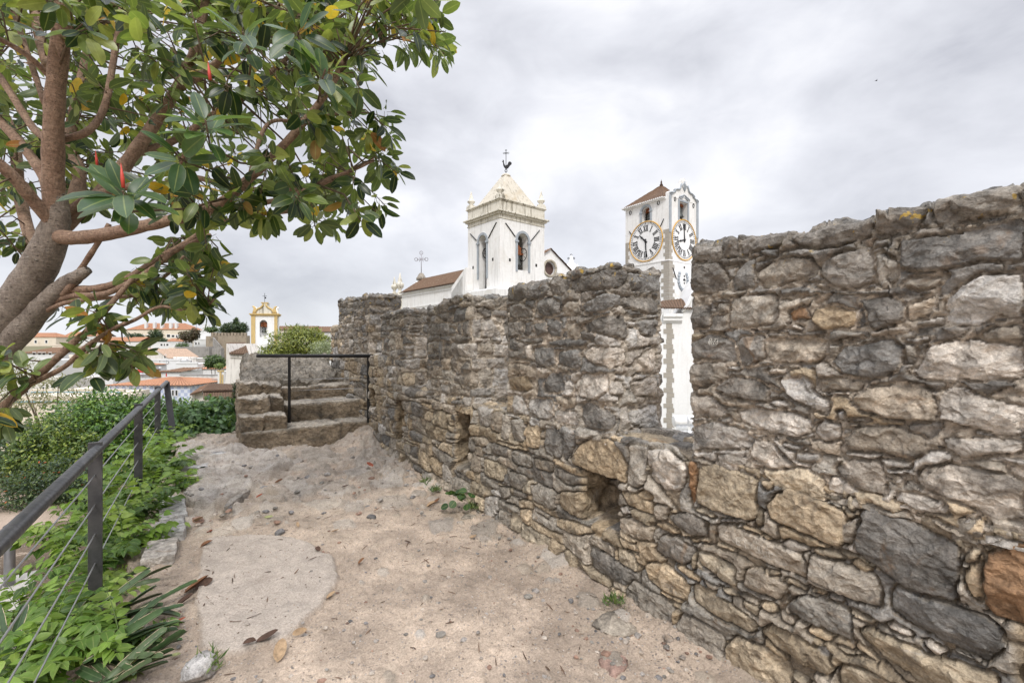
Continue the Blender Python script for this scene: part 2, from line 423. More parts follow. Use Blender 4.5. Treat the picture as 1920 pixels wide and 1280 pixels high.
# outlines of the stones one can tell apart in the photograph (measured, then carried onto the wall face)
S7 = parse('''D 245 350 375 325 380 410 245 420
D 378 325 440 312 460 330 455 395 385 400
D 465 310 660 272 672 300 650 345 560 370 465 395
D 560 365 640 352 630 395 570 390
D 705 285 880 240 1065 212 1075 260 1070 300 930 340 820 360 740 350 700 320
D 1080 200 1180 185 1250 140 1310 150 1315 200 1270 290 1180 305 1090 295
G 1345 125 1500 85 1772 35 1772 205 1600 205 1420 262 1360 240
G 1420 265 1590 235 1540 265 1440 275
D 1075 320 1160 318 1150 350 1075 355
D 1200 320 1450 285 1772 215 1772 425 1560 420 1440 455 1250 470 1195 440
G 1091 385 1130 380 1200 430 1190 500 1110 540 1090 500
D 830 435 920 375 1060 345 1085 400 1080 510 960 545 880 530 835 490
G 548 470 620 410 780 395 825 440 820 480 700 520 580 540 548 510
D 430 490 480 420 535 410 535 550 425 550
D 245 430 370 420 415 500 410 550 330 575 245 560
G 1200 530 1260 495 1420 485 1370 540 1290 553
G 810 525 850 518 885 550 840 550
G 420 590 620 565 640 650 620 705 480 730 415 720
D 235 625 330 620 330 720 240 740
O 690 650 760 620 790 690 700 690
B 800 640 900 620 1000 650 990 720 850 745 790 700
D 1000 590 1140 570 1220 610 1220 690 1100 735 1045 735 1040 660
G 1225 620 1370 570 1370 640 1320 670 1230 690
L 1410 590 1560 480 1772 465 1772 690 1650 670 1560 715 1425 715
L 1270 690 1410 670 1420 710 1290 712
L 1050 740 1200 710 1260 730 1150 760 1060 765
L 690 720 730 705 770 745 720 735
D 235 800 320 750 440 780 455 885 240 870
D 460 770 575 750 585 870 500 905 460 890
G 590 790 640 770 858 770 860 850 820 890 640 885 590 870
D 590 750 685 755 660 770 590 775
G 880 790 1040 765 980 785 900 800
D 870 890 930 810 1160 775 1225 815 1190 930 1080 965 950 940
L 1220 775 1370 765 1330 790 1240 798
L 1250 930 1350 800 1530 775 1772 810 1772 960 1480 970 1300 960
G 1570 760 1640 720 1772 710 1772 790 1600 790
G 235 890 400 880 400 960 300 1000 235 990
L 400 905 480 900 460 925 405 920
D 340 1010 420 950 540 960 600 1000 600 1060 540 1070 420 1040
L 580 920 690 905 680 935 600 945
L 600 990 650 1010 640 1025 605 1000
L 635 960 760 945 830 1030 890 1060 870 1120 780 1090 680 1040
G 835 965 950 950 1050 975 1000 1020 850 1015
G 960 1045 1080 995 1200 975 1340 1000 1390 1070 1350 1160 1180 1140 1030 1110
L 1390 1020 1450 990 1650 1060 1772 1090 1772 1200 1700 1220 1480 1180 1370 1150
L 230 1040 330 1035 405 1100 380 1140 240 1140
L 365 1155 420 1130 440 1165 400 1175
L 450 1110 520 1090 700 1110 790 1150 790 1200 740 1240 600 1210 470 1160
L 590 1060 640 1045 710 1085 670 1095
L 800 1180 860 1140 930 1170 930 1230 870 1250 810 1220
L 911 1110 955 1105 950 1160 915 1150
G 930 1235 1000 1190 1170 1170 1300 1230 1330 1290 1240 1330 1100 1300 960 1290
L 240 1180 330 1160 480 1190 540 1250 500 1285 240 1285
L 975 1145 1070 1150 1040 1165 990 1165
L 1390 1235 1772 1230 1772 1290 1500 1330 1400 1290''', fig7)
S8 = parse('''G 180 75 270 80 265 250 225 270 180 250 190 150
L 275 100 340 95 310 160 280 180
L 310 130 360 100 440 160 455 200 420 280 350 280 275 220
O 457 150 493 160 480 340 457 330
B 500 160 570 165 755 215 755 380 740 410 600 370 485 330
T 765 225 840 235 830 270 790 275
T 790 330 880 265 1000 300 1145 380 1140 500 1120 525 960 470 820 400
B 750 360 780 350 780 430 745 450
T 1140 310 1160 300 1205 345 1180 375 1150 360
G 1135 410 1200 390 1195 450 1165 515 1130 510
T 1010 280 1130 310 1110 330 1050 315
D 1185 480 1215 370 1250 340 1400 400 1640 520 1645 620 1625 770 1560 750 1400 690 1270 600 1190 530
T 150 280 210 285 300 330 300 390 190 345
B 225 290 265 270 310 300 300 325 250 315
G 305 330 370 345 350 410 310 410
D 370 390 430 370 530 405 540 480 490 480 400 430
G 545 415 575 420 575 515 550 510
T 470 350 520 350 580 385 570 400 500 375
G 150 390 220 400 300 440 295 500 230 490 155 440
L 145 350 180 345 215 380 170 385
T 290 420 350 425 430 465 390 475 330 450
D 300 530 340 475 400 480 485 530 470 590 430 605 330 565
G 578 420 650 425 800 490 940 540 975 600 965 670 900 640 740 570 590 490
L 590 395 660 400 675 420 600 412
T 680 415 740 440 840 495 800 490 700 440
L 865 500 900 485 990 530 990 550 900 540
T 497 540 540 540 670 610 665 700 600 670 510 600
B 445 480 510 490 490 510
T 145 470 240 530 240 555 170 530
T 140 520 230 570 235 640 160 600
T 265 595 330 590 460 680 460 775 360 730 290 670
T 395 605 430 605 510 660 505 680 430 640
B 470 545 493 540 490 630 470 620
G 516 660 580 690 570 720 540 700
T 587 690 650 710 690 750 620 725
G 700 620 760 610 890 690 890 720 850 760 760 730 695 690
T 780 610 850 630 850 645 790 640
T 860 655 970 700 970 715 890 690
G 985 600 1000 560 1120 590 1280 650 1300 700 1300 790 1180 760 990 660
T 1005 530 1080 530 1145 570 1110 580 1010 550
B 1150 580 1200 575 1265 620 1240 640 1170 605
G 180 700 215 665 320 730 390 790 390 860 340 875 240 830 185 780
T 470 690 500 680 640 770 760 850 760 890 720 905 600 840 490 770
T 690 745 770 790 765 830 700 790
T 765 770 830 765 845 820 790 800
G 845 790 900 720 905 740 870 785
G 850 800 880 800 930 845 920 865 860 840
G 895 760 980 725 1140 790 1175 850 1175 935 1100 910 960 840 905 800
T 975 690 1050 720 1055 740 1000 715
L 1060 730 1110 730 1140 765 1080 760
T 1150 800 1290 850 1270 865 1190 840
D 1335 715 1370 690 1540 760 1760 830 1830 880 1840 960 1770 1020 1640 960 1450 870 1340 800
L 1300 850 1360 845 1450 900 1430 920 1340 885
L 1480 930 1530 930 1590 990 1540 1000
B 1200 880 1240 870 1380 930 1480 980 1700 1050 1810 1080 1800 1180 1500 1150 1400 1070 1250 950
T 1180 950 1200 930 1290 1020 1280 1030 1210 990
B 770 890 830 850 980 920 1080 1000 1105 1040 1080 1085 980 1050 860 970
T 970 870 1010 865 1090 920 1080 940 1000 905
T 1092 945 1130 950 1220 995 1240 1010 1150 990
L 1015 945 1060 950 1095 985 1070 1005 1030 975
G 400 880 430 805 500 830 610 910 615 1000 610 1030 520 990 410 920
T 622 950 660 915 800 960 890 1030 910 1090 890 1150 700 1124 620 1050
T 1115 1080 1140 1015 1250 1060 1380 1124 1300 1170 1120 1150
T 1655 640 1690 610 1730 600 1740 700 1720 770 1680 720
O 1745 600 1780 560 1900 500 2100 520 2150 800 1980 900 1800 830 1740 760
L 1700 500 1880 490 1840 515 1750 525
T 1660 600 1690 530 1760 540 1700 600''', fig8)
S8M = parse('''L 1350 325 1375 280 1500 300 1560 330 1590 380 1450 370
L 1090 180 1160 140 1290 150 1320 220 1310 295 1210 285 1120 230
L 1290 140 1420 150 1425 185 1320 185
L 1440 245 1480 170 1600 160 1800 200 1920 240 1920 420 1780 400 1640 330 1500 280
L 1340 240 1410 210 1380 260
G 1490 400 1560 410 1690 480 1680 490 1540 440
L 1630 400 1725 385 1660 440
L 720 60 800 60 920 170 900 180 800 185 720 130
L 840 65 960 85 950 110 880 95
L 920 110 1030 120 1020 150 970 160 920 145''', fig8)
S6M = parse('''D 865 160 880 140 950 130 955 190 920 205 868 205
D 955 180 990 125 1040 110 1060 150 1030 190 960 205
D 1060 130 1080 90 1130 80 1150 150 1120 180 1070 180
D 1150 140 1170 110 1290 70 1410 60 1415 120 1370 150 1250 160 1180 170
D 1415 75 1570 85 1572 165 1480 178 1420 140
D 870 230 920 215 980 240 980 285 890 290
D 1000 220 1040 180 1110 210 1110 260 1060 285 1010 270
G 1120 240 1150 205 1200 205 1205 270 1130 275
D 1215 220 1320 165 1380 180 1380 230 1300 260 1225 265
D 1380 185 1550 185 1560 270 1480 260 1390 235
D 870 305 935 300 930 370 870 375
D 945 310 980 300 975 370 940 365
D 985 310 1045 300 1050 360 1000 375
D 1050 340 1090 290 1120 310 1110 375 1060 370
G 1140 310 1190 305 1195 375 1140 370
D 1215 320 1300 275 1410 270 1420 370 1400 385 1310 360 1230 345
D 1450 300 1550 285 1560 370 1480 370
D 900 385 1020 375 1030 395 950 405
D 1050 395 1130 380 1240 385 1230 410 1140 425 1070 415
D 990 420 1080 420 1090 500 1040 515 1000 490
D 1100 440 1200 425 1210 510 1180 525 1095 490
L 1210 450 1260 415 1410 425 1410 500 1350 520 1250 490
L 1430 490 1550 410 1555 500 1520 540 1450 530
L 940 420 980 405 975 480 950 470
B 870 560 960 545 985 610 960 625 880 620
D 1030 600 1060 540 1110 530 1135 620 1090 635 1040 630
L 1170 600 1210 545 1330 545 1330 620 1280 665 1200 650
L 1333 580 1400 570 1400 640 1333 640
L 1430 580 1550 550 1545 650 1450 640
L 965 660 1070 650 1075 740 1040 755 970 720
G 1085 650 1190 650 1180 700 1110 700
L 1080 710 1190 720 1190 785 1080 760
D 1205 690 1240 670 1350 720 1370 760 1340 810 1240 790 1210 750
L 1420 720 1550 680 1560 770 1500 800 1430 770''', fig6)
S6 = parse('''B 1165 930 1220 850 1330 835 1385 880 1420 940 1415 1050 1330 1030 1250 990 1180 960
G 800 720 850 720 840 820 800 800
G 847 730 890 735 885 850 845 840
G 893 750 950 755 950 860 895 850
T 960 760 1025 770 1025 890 965 875
D 1045 780 1130 810 1120 935 1040 910
D 1135 800 1190 800 1185 870 1150 940 1130 930
L 725 690 790 690 795 730 785 790 730 780
B 630 690 700 690 710 720 700 800 640 780
G 704 830 780 840 785 880 720 870
D 795 860 880 880 880 930 800 910
G 895 890 990 920 985 980 900 950
G 1000 930 1080 950 1080 1000 1010 980
G 704 900 755 930 750 1000 705 985
B 765 930 860 960 860 1040 770 1010
G 880 990 960 1010 950 1090 885 1060
D 1090 970 1240 1030 1235 1055 1150 1055 1090 1010
G 975 1060 1020 1045 1100 1090 1095 1170 1000 1130
T 1110 1080 1235 1090 1238 1200 1230 1220 1110 1160
G 830 1060 880 1060 890 1110 850 1120
T 920 1120 990 1130 990 1170 930 1160
L 760 1110 830 1105 835 1170 800 1215 765 1190
T 885 1170 940 1200 940 1280 890 1250
G 1000 1150 1070 1190 1060 1210 1000 1180
T 1095 1210 1180 1220 1280 1270 1200 1290 1100 1250''', fig6)
# ---- plan of the rampart (u along the wall, v across it)
TH = .54
EMB = [(1.52, 2.14), (3.36, 4.01), (5.10, 5.78), (6.80, 7.41)]
NICHE = [(-.12, .31, .30, .72), (2.04, 2.40, .40, .76), (4.03, 4.36, .34, .92), (5.87, 6.16, .30, .86), (7.0, 7.3, .62, .92)]
def sill(u): 
    u = np.asarray(u, float)
    a = 1.015 + .445 * np.clip((u - 6.3) / .4, 0, 1)
    return a + .52 * np.clip((u - 9.38) / .05, 0, 1)
def tone_low(rng, s, t, sz):
    x = rng.uniform()
    if sz < .03: return 'T' if x < .5 else 'L'
    return 'G' if x < .40 else 'T' if x < .60 else 'D' if x < .72 else 'B' if x < .95 else 'L'
def tone_up(z0):
    def f(rng, s, t, sz):
        x = rng.uniform()
        if t > z0 + .66: return 'D' if x < .88 else 'G'
        if t > z0 + .36: return 'D' if x < .55 else 'G' if x < .84 else 'B' if x < .9 else 'L'
        return 'L' if x < .4 else 'G' if x < .8 else 'D' if x < .9 else 'T'
    return f
wall = root('stone_wall', uvz(4.5, VW + .27, 0), 'rough rubble stone rampart wall with merlons and gaps beside the dirt path', 'wall')
# base
us = np.concatenate([np.arange(-1.3, -.1, .016), np.arange(-.1, 2.6, .0062), np.arange(2.6, 4.4, .0085), np.arange(4.4, 10.0, .0125)])
extra_u = []
for a, b, z0, z1 in NICHE: extra_u += list(np.linspace(b + .002, b + .010, 14)) + list(np.linspace(a - .006, a - .002, 6))
us = np.unique(np.concatenate([us, extra_u]))
nf, ns, nb = 165, 34, 10
rows = []
for k in range(nf): rows.append(('f', k / (nf - 1)))
for k in range(1, 8): rows.append(('r', k / 7))
for k in range(1, ns): rows.append(('s', k / (ns - 1)))
for k in range(1, nb): rows.append(('b', k / (nb - 1)))
ZB = -.28; RR = .03
U = np.tile(us, (len(rows), 1)); zs = sill(us)
V = np.zeros_like(U); Z = np.zeros_like(U); TT = np.zeros_like(U); NV = np.zeros_like(U); NZ = np.zeros_like(U)
for i, (k, f) in enumerate(rows):
    if k == 'f': V[i] = VW; Z[i] = ZB + (zs - RR - ZB) * f; TT[i] = Z[i]; NV[i] = -1
    elif k == 'r': a = f * math.pi / 2; V[i] = VW + RR * (1 - math.cos(a)); Z[i] = zs - RR + RR * math.sin(a); TT[i] = zs - RR + RR * a; NV[i] = -math.cos(a); NZ[i] = math.sin(a)
    elif k == 's': V[i] = VW + RR + (TH - RR) * f; Z[i] = zs; TT[i] = zs - RR + RR * 1.571 + (TH - RR) * f; NZ[i] = 1
    else: V[i] = VW + TH; Z[i] = zs - (zs + 3.4) * f ** 2; TT[i] = zs + TH + (zs + 3.4) * f ** 2; NV[i] = 1
man = [([on_wall(*q) for q in p], t) for p, t in S8 + S6]
auto = courses(np.random.default_rng(11), -1.4, 10.1, -.3, 2.7)
# the wall leans on a rougher footing: bigger, paler stones at its foot
H, col, mm, sid = masonry(U, TT, 3, man, auto, mort=(.30, .245, .18), tone_fn=tone_low, gap=.008, depth=.038, rough=.85)
mk = (np.array([r[0] == 'f' for r in rows])[:, None])
batter = np.where(mk, .10 * np.clip((.14 - Z) / .4, 0, 1) ** 1.3, 0)
Hn = H + batter
for a, b, z0, z1 in NICHE:
    fu = np.clip((U - (a - .006)) / .004, 0, 1) * np.clip((b + .010 - U) / .008, 0, 1)
    wz = .007 * fbm(U, Z, 3., 8, 2)
    fz = np.clip((Z - (z0 + wz)) / .05, 0, 1) * np.clip((z1 + wz - Z) / .012, 0, 1)
    inn = mk * fu * fz
    Hn = Hn * (1 - inn) + inn * (-.30 + .35 * H)
    endw = mk * (fu > .01) * (fu < .99) * (fz > 0)
    dcol = np.array(TONE['B'])[None, None] * (1 + .4 * fbm(Hn * 1., Z, 4. + a, 9, 4))[..., None]
    col = np.where(endw[..., None], dcol, col)
    U = U + np.where(endw & (U > b), .035 * fbm(Hn * 1., Z, 9., 9, 4), 0)
P = np.zeros(U.shape + (3,))
vv = V + NV * Hn; P[..., 2] = Z + NZ * Hn * .8
P[..., 0] = U * DU[0] + vv * DV[0]; P[..., 1] = U * DU[1] + vv * DV[1]
adopt(wall, grid_mesh('parapet', P, M_STONE, col, extra={'mortar': mm, 'sid': sid}))
# merlons
def merlon(u0, u1, zb, zt, ds, seed, manual_f=(), topfn=None, label=None):
    Lf = u1 - u0; rc = .03
    fine = ds
    s_f = np.arange(0, Lf, fine); s_e = np.arange(0, TH, fine * 1.3); s_b = np.arange(0, Lf, .035); s_g = np.arange(0, TH, .03)
    pl = []; ss = []
    for s in s_f: pl.append((u1 - s, VW, 0, -1)); ss.append(s)
    for s in s_e: pl.append((u0, VW + s, -1, 0)); ss.append(Lf + s)
    for s in s_b: pl.append((u0 + s, VW + TH, 0, 1)); ss.append(Lf + TH + s)
    for s in s_g: pl.append((u1, VW + TH - s, 1, 0)); ss.append(2 * Lf + TH + s)
    pl = np.array(pl); ss = np.array(ss)
    q = pl[:, :2].copy(); nrm = pl[:, 2:].copy()
    # round the plan corners
    for cu, cv in ((u0, VW), (u0, VW + TH), (u1, VW), (u1, VW + TH)):
        su = 1 if cu == u0 else -1; sv = 1 if cv == VW else -1
        m_ = ((q[:, 0] - cu) * su < rc) & ((q[:, 1] - cv) * sv < rc)
        o_ = np.array([cu + su * rc, cv + sv * rc]); d = q[m_] - o_; l = np.linalg.norm(d, axis=1, keepdims=True)
        q[m_] = o_ + d / l * rc; nrm[m_] = d / l
    rng = np.random.default_rng(seed)
    cells = np.cumsum(rng.uniform(.12, .30, 60)); hv = rng.uniform(-.018, .018, 61)
    ztop = zt(q[:, 0]) if callable(zt) else np.full(len(q), float(zt))
    ztop = ztop + hv[np.searchsorted(cells, ss)] + .012 * fbm(ss, 0., seed * 1., 9, 3)
    n = int((ztop.mean() - zb) / (fine * 1.05)); rt = .026
    cen = np.stack([np.clip(q[:, 0], u0 + TH / 2, max(u0 + TH / 2, u1 - TH / 2)), np.full(len(q), VW + TH / 2)], 1)
    UU, VV, ZZ, TT, NU, NVv, NZz = ([] for _ in range(7))
    for k in range(n):
        f = k / (n - 1); z = zb + (ztop - rt - zb) * f
        UU.append(q[:, 0]); VV.append(q[:, 1]); ZZ.append(z); TT.append(z); NU.append(nrm[:, 0]); NVv.append(nrm[:, 1]); NZz.append(z * 0)
    for k in range(1, 8):
        a = k / 7 * math.pi / 2
        UU.append(q[:, 0] - nrm[:, 0] * rt * (1 - math.cos(a))); VV.append(q[:, 1] - nrm[:, 1] * rt * (1 - math.cos(a))); ZZ.append(ztop - rt + rt * math.sin(a)); TT.append(ztop - rt + rt * a)
        NU.append(nrm[:, 0] * math.cos(a)); NVv.append(nrm[:, 1] * math.cos(a)); NZz.append(np.full(len(q), math.sin(a)))
    q2 = q - nrm * rt; zc = ztop.mean() + .03
    for f in (.04, .1, .17, .25, .34, .44, .55, .67, .8, .92, 1.):
        p2 = q2 * (1 - f) + cen * f
        UU.append(p2[:, 0]); VV.append(p2[:, 1]); ZZ.append(ztop * (1 - f) + zc * f + .02 * (1 - f) * fbm(p2[:, 0], p2[:, 1], seed * 1., 8, 3)); TT.append(ztop + .03 + f * TH / 2)
        NU.append(q[:, 0] * 0); NVv.append(q[:, 0] * 0); NZz.append(q[:, 0] * 0 + 1)
    UU, VV, ZZ, TT, NU, NVv, NZz = map(np.array, (UU, VV, ZZ, TT, NU, NVv, NZz))
    Sx = np.tile(ss, (len(UU), 1))
    xc = 960 + FPX * (u0 * DU[0] + VW * DV[0]) / (u0 * DU[1] + VW * DV[1])
    man = []
    for p, t in manual_f:
        o = []
        for x, y in p:
            if x <= xc: u, z = on_wall(x, y); o.append((u1 - u, z))
            else: v, z = on_end(x, y, u0); o.append((Lf + v - VW, z))
        man.append((o, t))
    auto = courses(np.random.default_rng(seed + 50), -.1, 2 * (Lf + TH) + .1, zb, ztop.max() + .45, .08, .17, .10, .30, .3)
    up_ = tone_up(zb)
    def tone_end(r_, s, t, sz):
        if Lf - .02 < s < Lf + TH + .02 and t < ztop.mean() - .28: return 'L' if r_.uniform() < .8 else 'G'
        return up_(r_, s, t, sz)
    H, col, mm, sid = masonry(Sx, TT, seed, man, auto, mort=(.47, .40, .32), tone_fn=tone_end, gap=.013, depth=.022, rough=1.1, facet=1.2, groove=.011)
    dark = np.clip((TT - (ztop.mean() - .33)) / .25, 0, 1)[..., None] * mm[..., None]
    col = col * (1 - dark) + np.array((.24, .21, .17)) * dark
    endf = ((Sx > Lf + .01) & (Sx < Lf + TH - .01) & (TT < ztop.mean() - .2))[..., None] * mm[..., None]
    col = col * (1 - .5 * endf) + np.array((.52, .46, .38)) * .5 * endf          # mortar coloured paler on the near end face, below the top
    # corner stones are dressed straighter
    dc = np.minimum.reduce([np.abs(ss - c) for c in (0, Lf, Lf + TH, 2 * Lf + TH, 2 * Lf + 2 * TH)])
    cf = np.clip(dc / .07, 0, 1)[None]; H = H * (.6 + .4 * cf) + .008 * (1 - cf)
    UU = UU + NU * H; VV = VV + NVv * H; ZZ = ZZ + NZz * H
    P = np.zeros(UU.shape + (3,)); P[..., 0] = UU * DU[0] + VV * DV[0]; P[..., 1] = UU * DU[1] + VV * DV[1]; P[..., 2] = ZZ
    o = grid_mesh('merlon', P, M_STONE, col, closed=True, extra={'mortar': mm, 'sid': sid})
    adopt(wall, o); return o
ZM = .965
merlon(-.02, 1.52, ZM, lambda u: 2.165 + .02 * np.sin(u * 5), .0058, 21, S7 + S8M)
merlon(2.14, 3.36, ZM, lambda u: 2.115 + .05 * np.clip((3.0 - u) / .3, 0, 1), .0085, 22, S6M)
merlon(4.01, 5.10, ZM, lambda u: 2.06 + .07 * (u < 4.75), .011, 23)
merlon(5.78, 6.80, ZM, 2.075, .012, 24)
merlon(7.41, 8.35, 1.40, 2.43, .013, 25)
merlon(8.70, 9.42, 1.40, lambda u: 2.47 + 0 * u, .014, 26)
# ------------------------------------------------------------------ path, terrain
def f_path(t, p):
    v = t.pos(); base = t.attr('col'); mo = t.attr('mortar', 'Fac')
    big = t.noise(v, 1.6, 5, .6, .4); mid = t.noise(v, 13, 6, .65); fine = t.noise(v, 95, 4, .75)
    c = t.mix(1, base, t.ramp(big, (.3, .80), (.7, 1.16)), 'MULTIPLY')
    c = t.mix(1, c, t.ramp(mid, (.3, .85), (.7, 1.13)), 'MULTIPLY')
    c = t.mix(1, c, t.ramp(fine, (.3, .66), (.7, 1.3)), 'MULTIPLY')
    vo = t.n('ShaderNodeTexVoronoi', {'Vector': v, 'Scale': 55.0, 'Randomness': 1.0})
    peb = t.math('MULTIPLY', t.ramp(vo.outputs['Distance'], (.26, 1.), (.34, 0.)), t.math('MULTIPLY', t.ramp(t.n('ShaderNodeSeparateColor', {0: vo.outputs['Color']}).outputs[0], (.72, 0.), (.76, 1.)), mo))
    c = t.mix(t.math('MULTIPLY', peb, .65), c, t.ramp(t.n('ShaderNodeSeparateColor', {0: vo.outputs['Color']}).outputs[1], (.1, (.16, .15, .15)), (.9, (.52, .46, .42))))
    damp = t.ramp(t.noise(v, 2.7, 5, .6, 1.), (.58, 0.), (.7, 1.))
    c = t.mix(t.math('MULTIPLY', damp, .3), c, (.20, .155, .12))
    t.to(c, p.inputs['Base Color']); p.inputs['Roughness'].default_value = .92
    h = t.math('ADD', t.math('ADD', t.math('MULTIPLY', mid, .7), t.math('MULTIPLY', fine, .3)), t.math('MULTIPLY', peb, .35))
    t.bump(p, h, 1., .03)
M_PATH = mat('dirt_path', f_path)
def pix_uv(pts, z=0.0): return [to_uv(gnd(x, y, z)) for x, y in pts]
GS = parse('''L 335 860 390 853 435 852 440 862 390 882 335 885
L 335 892 420 893 470 912 472 930 420 955 360 950 345 930
L 292 935 345 935 350 968 300 985
L 286 988 345 975 346 1000 290 1012
L 262 1020 335 1012 330 1045 262 1060
L 520 905 560 900 590 915 560 930
L 400 1230 378 1240 355 1262 380 1278 408 1262
G 470 930 500 918 540 925 520 945
L 690 905 740 890 760 905 720 920
L 640 880 690 875 700 890 650 898
G 560 940 610 930 640 945 600 960
L 700 935 760 925 780 945 730 955
L 800 975 850 965 850 990 810 1000
G 880 985 940 975 930 1005 890 1010
L 1125 1170 1160 1145 1185 1165 1170 1190
L 1010 1045 1060 1035 1090 1060 1040 1075
G 1120 1225 1160 1220 1180 1245 1140 1255
L 450 860 520 850 540 862 470 880
G 560 855 620 848 640 860 580 872
L 600 905 650 900 660 915 610 922
L 430 975 480 968 470 990 440 995
L 620 975 660 970 670 985 630 992''', lambda *p: list(p))
SLAB = [(380, 1012), (470, 1004), (560, 1010), (628, 1048), (638, 1080), (610, 1130), (545, 1195), (440, 1230), (375, 1218), (366, 1120)]
gu = np.concatenate([np.arange(-4, 0, .05), np.arange(0, 3.2, .0125), np.arange(3.2, 9.3, .02)])
gv = np.concatenate([np.arange(-2.1, -.75, .06), np.arange(-.75, 2.42, .0135)])
GU, GV = np.meshgrid(gu, gv)
rng = np.random.default_rng(77)
auto = []
for k in range(900):
    u = rng.uniform(-.5, 9); v = rng.uniform(-.7, 2.3)
    if rng.uniform() > (.95 if u > 4.6 else .12 + .3 * (v > 1.85) + .3 * (v < -.2)): continue
    r = rng.uniform(.03, .13) * (1 if u > 4.5 else .7); n = int(rng.integers(5, 8)); a0 = rng.uniform(0, 6.28)
    auto.append([(u + r * rng.uniform(.7, 1.2) * math.cos(a0 + 6.283 * i / n) * 1.25, v + r * rng.uniform(.6, 1.1) * math.sin(a0 + 6.283 * i / n)) for i in range(n)])
man = [(pix_uv(p), t) for p, t in GS]
sl = smooth_poly(pix_uv(SLAB)); SD = poly_sd(sl, GU + .014 * fbm(GU, GV, 1., 12, 4), GV + .014 * fbm(GU, GV, 5., 12, 4))
auto = [a for a in auto if poly_sd(sl, np.array([[a[0][0]]]), np.array([[a[0][1]]]))[0, 0] < -.12]
H, col, mm, _sid = masonry(GU, GV, 5, man, auto, gap=.004, depth=.022, edge=.018, rough=.6, mort=(.44, .352, .275), facet=.9, groove=.003,
                     tone_fn=lambda r, s, t, z: 'L' if r.uniform() < .55 else 'G')
stone_mask = (1 - mm)[..., None]
col = col * (1 - stone_mask) + (col * .6 + np.array((.43, .355, .285)) * .4) * stone_mask         # dust lies on the stones
dust = (fbm(GU, GV, 8., 2.2, 3) > .25)[..., None] * mm[..., None]
col = col * (1 - .25 * dust) + np.array((.42, .35, .27)) * .25 * dust
fl = np.clip(SD / .014, 0, 1)
H = H * (1 - fl) + fl * (.030 + .002 * fbm(GU, GV, 3., 5, 3))
col = col * (1 - fl[..., None]) + np.array((.46, .395, .335)) * fl[..., None]
mm = mm * (1 - fl) 
Zg = H + .018 * fbm(GU, GV, 2., 1.3, 4) + .02 * np.clip((GU - 5) / 2, 0, 1) * fbm(GU, GV, 12., 4, 3) + .07 * np.clip((GU - 6.5) / 2, 0, 1)
LEDGE = [(330, 850), (440, 850), (520, 862), (555, 880), (505, 905), (480, 925), (440, 947), (405, 962), (350, 957), (340, 900)]
SD2 = poly_sd(smooth_poly(pix_uv(LEDGE)), GU + .03 * fbm(GU, GV, 21., 7, 4), GV + .03 * fbm(GU, GV, 25., 7, 4)); f2 = np.clip(SD2 / .02, 0, 1)
Zg = Zg + f2 * (.055 + .012 * ridge(GU, GV, 6., 5, 3)); col = col * (1 - .55 * f2[..., None]) + np.array((.43, .395, .36)) * (1 + .2 * fbm(GU, GV, 31., 6, 4))[..., None] * .55 * f2[..., None]
rough_ = np.clip((GU - 4.6) / .8, 0, 1) * np.clip((GV + .3) / .3, 0, 1)
rk = ridge(GU * .9, GV * .7, 14., 7., 4); tr_ = fbm(GU * 1.5, GV * .75, 51., 2.6, 5) * 2.6; tf = np.floor(tr_) + np.clip((tr_ - np.floor(tr_)) / .16, 0, 1)
Zg = Zg + rough_ * (.018 * rk + .026 * tf)
rkm = (np.clip((rk - .35) / .2, 0, 1) * rough_)[..., None] * .55; col = col * (1 - rkm) + np.array((.40, .35, .295)) * rkm; mm = mm * (1 - rkm[..., 0])
Zg = Zg + .008 * fbm(GU, GV, 15., 11, 4)
Zg = Zg + .07 * np.clip((GV - 1.95) / .35, 0, 1) ** 2 * (1 + .6 * fbm(GU, GV, 4., 5, 3))
Zg = Zg + (.17 + .05 * ridge(GU, GV, 3., 5, 3)) * np.clip((GU - 6.8) / .6, 0, 1) * np.clip((GV - 1.65) / .5, 0, 1)
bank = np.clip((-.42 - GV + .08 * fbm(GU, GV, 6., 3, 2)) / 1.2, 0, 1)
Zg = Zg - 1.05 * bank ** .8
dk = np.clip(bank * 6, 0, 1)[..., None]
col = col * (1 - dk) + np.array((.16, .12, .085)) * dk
P = np.zeros(GU.shape + (3,)); P[..., 0] = GU * DU[0] + GV * DV[0]; P[..., 1] = GU * DU[1] + GV * DV[1]; P[..., 2] = Zg
tag(grid_mesh('path', P, M_PATH, col, extra={'mortar': mm}), kind='structure')
# the hill falls away behind the garden to the town, then rises again far off
def terrain_z(X, Y):
    X = np.asarray(X, float); Y = np.asarray(Y, float)
    D = np.hypot(X, Y); 
    z = -1.0 - 9.5 * np.clip((Y - 11.5 + .15 * np.abs(X + 6)) / 34, 0, 1) ** .9
    z = z - 5 * np.clip((D - 45) / 60, 0, 1)
    z = z + 26 * np.clip((D - 120) / 330, 0, 1) ** 1.1
    right = np.clip((X * DV[0] + Y * DV[1] - 2.9) / 2.5, 0, 1)          # steep drop outside the rampart
    z = np.minimum(z, -1.0 - 6.0 * right)
    return z + .6 * fbm(X, Y, 1., .02, 3) * np.clip((D - 40) / 60, 0, 1)
ax = np.concatenate([-np.geomspace(1500, 14, 40), np.arange(-13.6, 6, .25), np.geomspace(6, 1500, 44)])
ay = np.concatenate([-np.geomspace(1500, 6, 30), np.arange(-5.5, 14, .25), np.geomspace(14, 2600, 70)])
TX, TY = np.meshgrid(ax, ay)
TZ = terrain_z(TX, TY)
near = np.clip(1 - (np.hypot(TX + 4, TY - 5) - 8) / 4, 0, 1)
TZ = TZ + near * .012 * fbm(TX, TY, 2., 1.5, 3)
